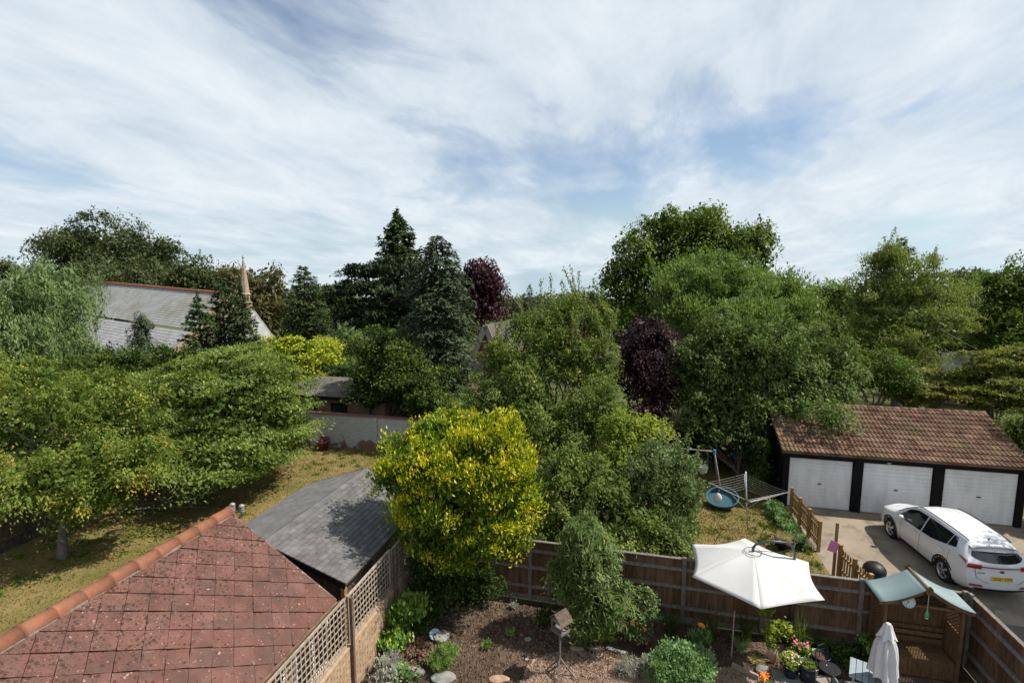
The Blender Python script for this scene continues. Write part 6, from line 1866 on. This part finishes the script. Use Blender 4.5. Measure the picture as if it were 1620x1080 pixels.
tree('side_shrub', 'leafy shrub leaning over the right end of the garage roof', 'shrub', Vector((15.2, 22.6, 0)), [((15.2, 22.5, 2.3), (0.7, 1.3, 1.2)), ((15.0, 23.6, 3.2), (0.8, 1.0, 0.9)), ((15.4, 21.6, 1.4), (0.6, 0.9, 1.1))], (0.12, 0.065), LM['mixed'], 2.6, 0.34, 'droop', 0.08, 0.8, 8, maxleaf=18000)
tree('wall_bush', 'dark bush between the swing and the garage wall', 'shrub', Vector((5.1, 23.3, 0)), [((5.35, 23.0, 1.2), (0.5, 0.9, 1.2)), ((5.2, 24.4, 2.0), (0.8, 0.9, 1.3)), ((3.2, 25.6, 1.2), (1.6, 0.7, 1.3)), ((0.6, 25.2, 1.2), (1.6, 0.8, 1.5))], (0.12, 0.065), LM['laurel'], 2.7, 0.36, 'droop', 0.08, 0.6, 8, maxleaf=26000)

# far tree line that closes the horizon
for i, (x, yt, w_, d, lab, lm) in enumerate([
        (528, 452, 34, 95, 'hazy distant tree between the cypress and the cedar', 'far'), (585, 470, 40, 85, 'distant tree behind the cedar', 'far'),
        (820, 478, 34, 80, 'distant tree behind the small spruce', 'far'), (868, 470, 34, 85, 'distant tree behind the upright shoots', 'far'),
        (925, 465, 36, 70, 'distant tree left of the horse chestnut', 'far'), (1262, 462, 40, 85, 'distant tree right of the horse chestnut', 'far'),
        (1320, 448, 36, 80, 'distant tree left of the birch', 'willow'), (1480, 455, 40, 90, 'distant tree behind the birch', 'far'), (460, 468, 40, 80, 'distant tree left of the broad cypress', 'far'),
        (700, 480, 60, 75, 'distant tree behind the grey-green cypress', 'far'), (1000, 480, 50, 75, 'distant tree behind the chestnut trunk', 'far')]):
    tree('distant_tree', lab, 'tree', gbase(x, 500, d), [lobe(x, yt + 18, d, w_, 20), lobe(x - w_ * 0.4, yt + 26, d, w_ * 0.7, 18), lobe(x + w_ * 0.4, yt + 28, d, w_ * 0.7, 18), lobe(x, yt + 46, d, w_, 24)],
         (0.6, 0.3), LM[lm], 2.8, 1.5, 'round', 0.4, 3, 6, group='trees on the skyline', maxleaf=6500)
# a far wood reads as one mass behind everything
rw = np.random.default_rng(5)
wl_l = []
for i in range(46):
    x = -260 + i * 46 + rw.uniform(-15, 15); d = rw.uniform(120, 170)
    wl_l.append(lobe(x, 490 + rw.uniform(-6, 8), d, rw.uniform(35, 60), rw.uniform(16, 28), 6.0))
P, T, N, Ls, Ws, ti, _ = crown_leaves(rw, [(tuple(c), r) for c, r in wl_l], 1.3, 0.7, 2.6, 2.4, 'round', maxleaf=40000)
obj('far_wood', leaf_mesh('far_wood', P, T, N, Ls, Ws, ti, LM['far']), label='far belt of woodland along the horizon', category='woodland', kind='stuff')

# ---- flower garden
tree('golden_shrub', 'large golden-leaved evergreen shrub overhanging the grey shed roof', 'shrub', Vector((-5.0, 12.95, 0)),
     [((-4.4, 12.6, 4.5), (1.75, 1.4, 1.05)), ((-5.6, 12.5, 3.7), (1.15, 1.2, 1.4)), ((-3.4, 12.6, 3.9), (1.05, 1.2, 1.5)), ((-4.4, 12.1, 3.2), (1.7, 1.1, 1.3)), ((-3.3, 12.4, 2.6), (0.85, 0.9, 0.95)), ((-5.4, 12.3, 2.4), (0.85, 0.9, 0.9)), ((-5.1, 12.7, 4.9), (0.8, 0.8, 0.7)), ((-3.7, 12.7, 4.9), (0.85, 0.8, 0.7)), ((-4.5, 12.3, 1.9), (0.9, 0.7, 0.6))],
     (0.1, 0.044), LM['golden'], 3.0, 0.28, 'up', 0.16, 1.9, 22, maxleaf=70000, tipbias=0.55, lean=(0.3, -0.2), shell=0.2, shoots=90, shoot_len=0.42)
tree('ivy_corner', 'dark leafy undergrowth in the corner below the golden shrub', 'shrub', Vector((-4.9, 12.6, 0)),
     [((-5.1, 12.7, 0.8), (0.65, 0.6, 0.8)), ((-4.3, 13.0, 0.6), (0.9, 0.35, 0.6)), ((-5.3, 11.9, 0.5), (0.4, 0.6, 0.55)), ((-5.2, 12.4, 1.6), (0.6, 0.6, 0.6))], (0.085, 0.045), LM['laurel'], 2.4, 0.25, 'droop', 0.04, 0.4, 8, maxleaf=20000, stem='stems', crown='foliage')
tree('buddleia', 'tall arching buddleia with narrow leaves behind the bird table', 'shrub', Vector((-0.95, 12.45, 0)),
     [((-1.05, 12.4, 1.9), (0.7, 0.7, 0.8)), ((-1.5, 12.3, 1.5), (0.5, 0.55, 0.6)), ((-0.5, 12.2, 1.3), (0.6, 0.6, 0.75)), ((-1.1, 12.45, 2.7), (0.45, 0.45, 0.55)), ((-0.7, 12.3, 2.3), (0.4, 0.4, 0.45)), ((-0.95, 11.95, 0.8), (0.55, 0.5, 0.5))],
     (0.14, 0.03), LM['buddleia'], 1.8, 0.26, 'droop', 0.05, 0.6, 22, maxleaf=30000, shell=0.2, stem='stems', crown='foliage', shoots=26, shoot_len=0.55)


def flower_mesh(name, col, r_=0.05, n=7, centre=(0.4, 0.3, 0.05)):
    mb = MB()
    for k in range(n):
        a = 2 * math.pi * k / n; b = math.pi / n * 0.85
        mb.poly([(0, 0, 0), (r_ * 0.7 * math.cos(a - b), r_ * 0.7 * math.sin(a - b), r_ * 0.25), (r_ * math.cos(a), r_ * math.sin(a), r_ * 0.15), (r_ * 0.7 * math.cos(a + b), r_ * 0.7 * math.sin(a + b), r_ * 0.25)])
    for k in range(n):
        a = 2 * math.pi * (k + 0.5) / n; b = math.pi / n * 0.85
        mb.poly([(0, 0, r_ * 0.1), (r_ * 0.45 * math.cos(a - b), r_ * 0.45 * math.sin(a - b), r_ * 0.45), (r_ * 0.6 * math.cos(a), r_ * 0.6 * math.sin(a), r_ * 0.5), (r_ * 0.45 * math.cos(a + b), r_ * 0.45 * math.sin(a + b), r_ * 0.45)])
    return mb.mesh(name, mat('petal_' + name, col, tuple(min(1, c * 1.3) for c in col), 30, 0.6))


def add_flowers(root, spots, me):
    for s_ in spots:
        obj('flower', me, root, s_, (RNG.normal() * 0.5 + 0.4, RNG.normal() * 0.5, RNG.uniform(0, 6)), (RNG.uniform(0.8, 1.2),) * 3)


def plant(name, label, base, lobes, leaf, lm, style='up', cover=2.4, clump=0.12, flowers=None, limbs=10, maxleaf=9000, shell=0.25, r0=0.014, fork=0.12, cat='plant', group=None):
    return tree(name, label, cat, base, lobes, leaf, LM[lm], cover, clump, style, r0, fork, limbs, 'bark', maxleaf=maxleaf, shell=shell, stem='stems', crown='leaves', group=group)


def at(p, z): return (p.x, p.y, z)


rb = Vector((0.3, 12.5, 0))
ro = plant('rose_bush', 'rose bush with coral blooms against the back fence', rb, [((0.3, 12.5, 0.85), (0.38, 0.35, 0.5)), ((0.42, 12.5, 1.2), (0.22, 0.22, 0.32)), ((0.25, 12.4, 0.4), (0.3, 0.3, 0.3))], (0.06, 0.036), 'pear', 'droop', 2.2, 0.14, limbs=14, maxleaf=9000, cat='shrub')
fm = flower_mesh('rose_flower', (0.6, 0.14, 0.1), 0.045)
add_flowers(ro, [(RNG.normal() * 0.28, RNG.normal() * 0.15 - 0.22, z) for z in RNG.uniform(0.5, 1.45, 14)], fm)
fm2 = flower_mesh('bright_rose_flower', (0.75, 0.06, 0.1), 0.05)
add_flowers(ro, [(0.0, -0.38, 0.2), (0.2, -0.35, 0.22)], fm2)
mb_ = Vector((1.25, 11.15, 0))
plant('mint_bush', 'big round fresh green bush in front of the open parasol', mb_, [((1.25, 11.15, 0.42), (0.75, 0.6, 0.5)), ((1.5, 11.2, 0.5), (0.5, 0.45, 0.42)), ((0.9, 11.1, 0.4), (0.45, 0.45, 0.42)), ((1.25, 11.3, 0.75), (0.4, 0.35, 0.28))], (0.055, 0.034), 'mint', 'up', 2.5, 0.13, maxleaf=26000, limbs=20, cat='shrub')
gb_ = G(640, 1010)
plant('glossy_shrub', 'glossy bright green shrub beside the trellis wall', gb_, [((gb_.x, gb_.y, 0.75), (0.42, 0.4, 0.5)), ((gb_.x - 0.25, gb_.y - 0.1, 0.5), (0.32, 0.35, 0.4)), ((gb_.x + 0.3, gb_.y + 0.1, 0.8), (0.25, 0.25, 0.45)), ((gb_.x - 0.1, gb_.y - 0.5, 0.3), (0.4, 0.35, 0.3))], (0.12, 0.042), 'glossy', 'up', 1.9, 0.17, maxleaf=9000, limbs=16, cat='shrub')
fb_ = G(700, 1055)
plant('feathery_plant', 'feathery light green tuft among the slate slabs', fb_, [((fb_.x, fb_.y, 0.25), (0.3, 0.28, 0.3)), ((fb_.x + 0.1, fb_.y + 0.1, 0.35), (0.2, 0.2, 0.2))], (0.07, 0.012), 'fine', 'up', 3.2, 0.1, maxleaf=12000, limbs=20)
bz = G(665, 1035)
plant('bronze_plant', 'low bronze-leaved plant at the feet of the glossy shrub', bz, [((bz.x, bz.y, 0.08), (0.45, 0.4, 0.14))], (0.05, 0.03), 'bronze', 'round', 2.2, 0.1, maxleaf=5000, limbs=6)
sv = G(612, 1068)
plant('silver_plant', 'pale dried-looking plant at the foot of the trellis wall', sv, [((sv.x, sv.y, 0.25), (0.25, 0.4, 0.28)), ((sv.x + 0.1, sv.y - 0.3, 0.2), (0.3, 0.3, 0.22))], (0.08, 0.035), 'silver', 'up', 1.6, 0.12, maxleaf=4000, limbs=12)
s2 = G(640, 1075)
ps = plant('pink_geranium', 'small leafy plant with pink flowers at the bottom of the wall', s2, [((s2.x, s2.y, 0.15), (0.35, 0.3, 0.18))], (0.06, 0.035), 'mint', 'round', 2.0, 0.1, maxleaf=4000, limbs=8)
pinkf = flower_mesh('pink_flower', (0.7, 0.25, 0.38), 0.03)
add_flowers(ps, [(RNG.normal() * 0.25, RNG.normal() * 0.2, RNG.uniform(0.18, 0.35)) for _ in range(8)], pinkf)
lv = G(1010, 1062)
plant('lavender', 'grey-green lavender tuft on the gravel beside the round green bush', lv, [((lv.x, lv.y, 0.16), (0.35, 0.25, 0.2)), ((lv.x - 0.25, lv.y - 0.15, 0.14), (0.25, 0.2, 0.18))], (0.09, 0.012), 'silver', 'up', 1.3, 0.1, maxleaf=4500, limbs=10)
cb_ = G(940, 1012)
pc2 = plant('border_plants', 'low mixed border plants behind the gravel bed', cb_, [((cb_.x, cb_.y, 0.15), (0.55, 0.2, 0.2)), ((cb_.x + 0.35, cb_.y + 0.1, 0.25), (0.2, 0.2, 0.3))], (0.06, 0.03), 'lime', 'up', 1.8, 0.11, maxleaf=6000, limbs=10)
yf = flower_mesh('yellow_flower', (0.8, 0.5, 0.03), 0.045)
add_flowers(pc2, [(0.42, 0.05, 0.62), (0.4, 0.0, 0.55)], yf)
lp = G(868, 992)
lr = plant('pink_lily', 'dark border plant with pale pink blooms beside the bird table', lp, [((lp.x, lp.y, 0.3), (0.35, 0.25, 0.3))], (0.1, 0.03), 'laurel', 'up', 2, 0.12, maxleaf=4000)
add_flowers(lr, [(RNG.normal() * 0.12, -0.1 + RNG.normal() * 0.08, RNG.uniform(0.4, 0.6)) for _ in range(5)], flower_mesh('pale_pink_flower', (0.72, 0.4, 0.32), 0.045))


def blades(name, label, base, n, h_, lean, lm, w=0.018, tint=0.5):
    SEED[0] += 1
    rng = np.random.default_rng(SEED[0])
    root = thing(name, label, 'plant', base)
    P, T, N, L_, W_, ti_ = [], [], [], [], [], []
    for _ in range(n):
        a = rng.uniform(0, 6.28); hh = h_ * rng.uniform(0.6, 1.1); d = np.array([math.cos(a) * lean, math.sin(a) * lean, 1.0]) * rng.uniform(0.8, 1.2)
        p0 = np.array([rng.normal() * 0.06, rng.normal() * 0.06, 0.0])
        prev = p0; seg = 3
        for k in range(seg):
            d2 = d + np.array([math.cos(a), math.sin(a), -0.7]) * lean * (k / seg) * 1.3
            d2 /= np.linalg.norm(d2); nx = prev + d2 * hh / seg
            P.append((prev + nx) / 2); T.append(d2); N.append(np.array([-math.sin(a), math.cos(a), 0.2]) + rng.normal(0, 0.3, 3)); L_.append(hh / seg * 1.35); W_.append(w * (1.2 - 0.25 * k)); ti_.append(tint + rng.normal(0, 0.15))
            prev = nx
    obj('blades', leaf_mesh('blades', np.array(P), np.array(T), np.array(N), np.array(L_), np.array(W_), np.array(ti_), LM[lm]), root)
    return root


for lab, q, n, h_, le, lm in [
    ('clump of tall iris leaves in the shade below the parasol', G(1180, 1010), 60, 0.75, 0.25, 'laurel'),
    ('grey-green grassy clump behind the thin stake', G(1172, 1030), 70, 0.45, 0.4, 'mint'),
    ('straw-coloured grass tuft beside the upright sandstone', G(1198, 1048), 120, 0.3, 0.7, 'straw'),
    ('dark iris leaves under the fence behind the rose bush', G(1060, 1000), 70, 0.8, 0.25, 'laurel'),
    ('dark strap leaves under the fence by the parasol corner', G(1120, 1008), 70, 0.8, 0.3, 'laurel'),
    ('upright bright green flower spike leaves behind the pots', G(1267, 1033), 16, 1.0, 0.12, 'glossy'),
    ('arching dark green leaves at the fence behind the pots', G(1250, 1020), 60, 0.75, 0.3, 'laurel'),
    ('arching leaves at the fence beside the dark pots', G(1295, 1030), 70, 0.6, 0.5, 'laurel'),
    ('tufted grass in the planter at the end of the picket fence', Vector((*G(1240, 868).to_tuple()[:2], 0.3)), 160, 0.35, 0.6, 'straw')]:
    blades('strap_leaves' if 'tuft' not in lab else 'grass_tuft', lab, q, n, h_, le, lm)
hb = G(1215, 1040)
plant('yellow_climber', 'lanky yellow-leaved climber against the fence post', hb, [((hb.x, hb.y, 0.55), (0.16, 0.15, 0.4)), ((hb.x + 0.28, hb.y + 0.1, 0.75), (0.22, 0.15, 0.2)), ((hb.x - 0.08, hb.y + 0.1, 1.15), (0.18, 0.12, 0.15))], (0.07, 0.045), 'lime', 'round', 1.6, 0.11, maxleaf=1800, limbs=10)
fo = flower_mesh('orange_flower', (0.85, 0.25, 0.02), 0.1, 8)
ol = G(1107, 1030)
o1 = plant('orange_lily', 'orange lily flowering behind the round green bush', ol, [((ol.x, ol.y, 0.3), (0.22, 0.2, 0.3))], (0.12, 0.025), 'mint', 'up', 1.8, 0.12, maxleaf=1800)
add_flowers(o1, [(0.0, -0.05, 0.72)], fo)
o2p = G(1210, 1092)
o2 = plant('orange_lily', 'orange lily blooming in front of the stones by the patio', o2p, [((o2p.x, o2p.y, 0.12), (0.15, 0.15, 0.15))], (0.1, 0.025), 'mint', 'up', 1.6, 0.1, maxleaf=900)
add_flowers(o2, [(0.0, 0.0, 0.36), (-0.06, 0.04, 0.3)], fo)
# planting in the pots
p = pA; plant('stonecrop', 'low yellow-green stonecrop in the large glazed pot', Vector((p.x, p.y, 0.38)), [((p.x, p.y, 0.43), (0.17, 0.17, 0.06))], (0.03, 0.02), 'lime', 'round', 2.5, 0.06, maxleaf=2500, limbs=4)
p = pD; q = plant('cream_daisies', 'mound of cream flowers spilling over a dark pot', Vector((p.x, p.y, 0.27)), [((p.x, p.y, 0.4), (0.25, 0.22, 0.16))], (0.045, 0.02), 'lime', 'round', 1.8, 0.08, maxleaf=2500, limbs=6)
add_flowers(q, [(0.24 * math.cos(a) * s_, 0.22 * math.sin(a) * s_, 0.13 + 0.17 * math.sqrt(max(0, 1 - s_ * s_))) for a, s_ in zip(RNG.uniform(0, 6.28, 40), np.sqrt(RNG.random(40)))], flower_mesh('cream_flower', (0.72, 0.62, 0.45), 0.028))
p = pC; q = plant('pink_pelargonium', 'bright pink flowers above a small dark pot', Vector((p.x, p.y, 0.25)), [((p.x, p.y, 0.38), (0.17, 0.16, 0.14))], (0.06, 0.04), 'glossy', 'round', 2.0, 0.09, maxleaf=1500, limbs=6)
add_flowers(q, [(RNG.normal() * 0.09 - 0.08, RNG.normal() * 0.07 - 0.02, RNG.uniform(0.25, 0.42)) for _ in range(18)], flower_mesh('rose_pink_flower', (0.78, 0.22, 0.36), 0.035))
# beds beyond the fence and below the arbour
bd = Vector((5.6, 19.4, 0))
plant('bed_plants', 'strip of leafy plants along the picket fence', bd, [((5.6, 18.5, 0.16), (0.3, 0.4, 0.24)), ((5.65, 19.2, 0.18), (0.3, 0.5, 0.26)), ((5.6, 20.0, 0.2), (0.32, 0.5, 0.3)), ((5.5, 20.8, 0.25), (0.35, 0.5, 0.35))], (0.08, 0.035), 'mint', 'up', 2.0, 0.16, maxleaf=9000, limbs=14)
ab = G(1378, 1040)
plant('hosta', 'bright green leafy plant between the fence post and the arbour', ab, [((ab.x, ab.y, 0.3), (0.25, 0.2, 0.3))], (0.12, 0.06), 'glossy', 'round', 1.8, 0.14, maxleaf=900, limbs=6)
ab2 = G(1352, 1062)
plant('rusty_plant', 'rust-coloured low plant in the dark bed by the arbour', ab2, [((ab2.x, ab2.y, 0.12), (0.25, 0.2, 0.16))], (0.06, 0.03), 'shrub_red', 'round', 1.6, 0.1, maxleaf=1500, limbs=6)
ab3 = G(1315, 1040)
plant('shade_plants', 'dark ground-cover plants under the back fence by the arbour', ab3, [((ab3.x, ab3.y, 0.15), (0.6, 0.3, 0.22)), ((ab3.x + 0.5, ab3.y + 0.15, 0.12), (0.5, 0.25, 0.18))], (0.07, 0.04), 'laurel', 'round', 2.0, 0.13, maxleaf=5000, limbs=8)
bl = G(25, 815)
tree('blue_spruce_shrub', 'small round blue-green shrub above the dark fence', 'shrub', Vector((-21.5, 13.8, 0)), [(S(20, 770, 19.5), (0.75, 0.75, 0.5))], (0.09, 0.03), LM['blue_green'], 3.2, 0.22, 'up', 0.05, 1.0, 8, maxleaf=9000)
# brushwood under the spreading tree
br_ = thing('brushwood_heap', 'heap of bare cut branches under the spreading tree', 'branches', G(255, 800))
for k in range(22):
    a = RNG.uniform(0, 6.28); c_ = Vector((RNG.normal() * 0.9, RNG.normal() * 0.4, RNG.uniform(0.05, 0.4))); d_ = Vector((math.cos(a), math.sin(a), RNG.normal() * 0.25)) * RNG.uniform(0.5, 1.3)
    MB().tube([c_ - d_, c_ + Vector((0, 0, 0.08)), c_ + d_], [0.03, 0.022, 0.008], 5).build('branch', 'bark_pale', br_)
# fallen fruit colour in the old tree
fr_me = MB().lathe([(0.0, -0.03), (0.026, -0.012), (0.028, 0.012), (0.0, 0.03)], 8).mesh('fruit', mat('orange_fruit', (0.4, 0.2, 0.06), (0.34, 0.26, 0.08), 8, 0.5), True)
ftr = bpy.data.objects['fruit_tree']
for _ in range(70):
    c_, r_ = [lobe(115, 655, 18, 95, 68), lobe(10, 670, 17.5, 80, 85), lobe(200, 672, 18.5, 55, 72), lobe(110, 745, 16.5, 110, 60), lobe(235, 735, 17, 55, 55)][RNG.integers(5)]
    d_ = Vector(RNG.normal(size=3)).normalized()
    if d_.y > 0: d_.y = -d_.y
    obj('fruit', fr_me, ftr, Vector((c_.x + d_.x * r_[0], c_.y + d_.y * r_[1], c_.z + d_.z * r_[2])) - ftr.location)

# seedlings on the open soil
for px_, py_, lm_, r_, lab in ((770, 1024, 'fine', 0.12, 'small tuft of fine green leaves on the open soil'), (808, 1003, 'glossy', 0.1, 'low bright green seedling in the shade of the tall buddleia'),
                               (812, 962, 'silver', 0.09, 'small pale-leaved plant below the fence, between golden shrub and buddleia'), (850, 985, 'lime', 0.1, 'small yellow-green seedling beside the buddleia roots')):
    q = G(px_, py_)
    plant('seedling', lab, q, [((q.x, q.y, 0.08), (r_, r_, 0.1))], (0.06, 0.024), lm_, 'up', 2.0, 0.06, maxleaf=400, limbs=4, r0=0.005, fork=0.04)
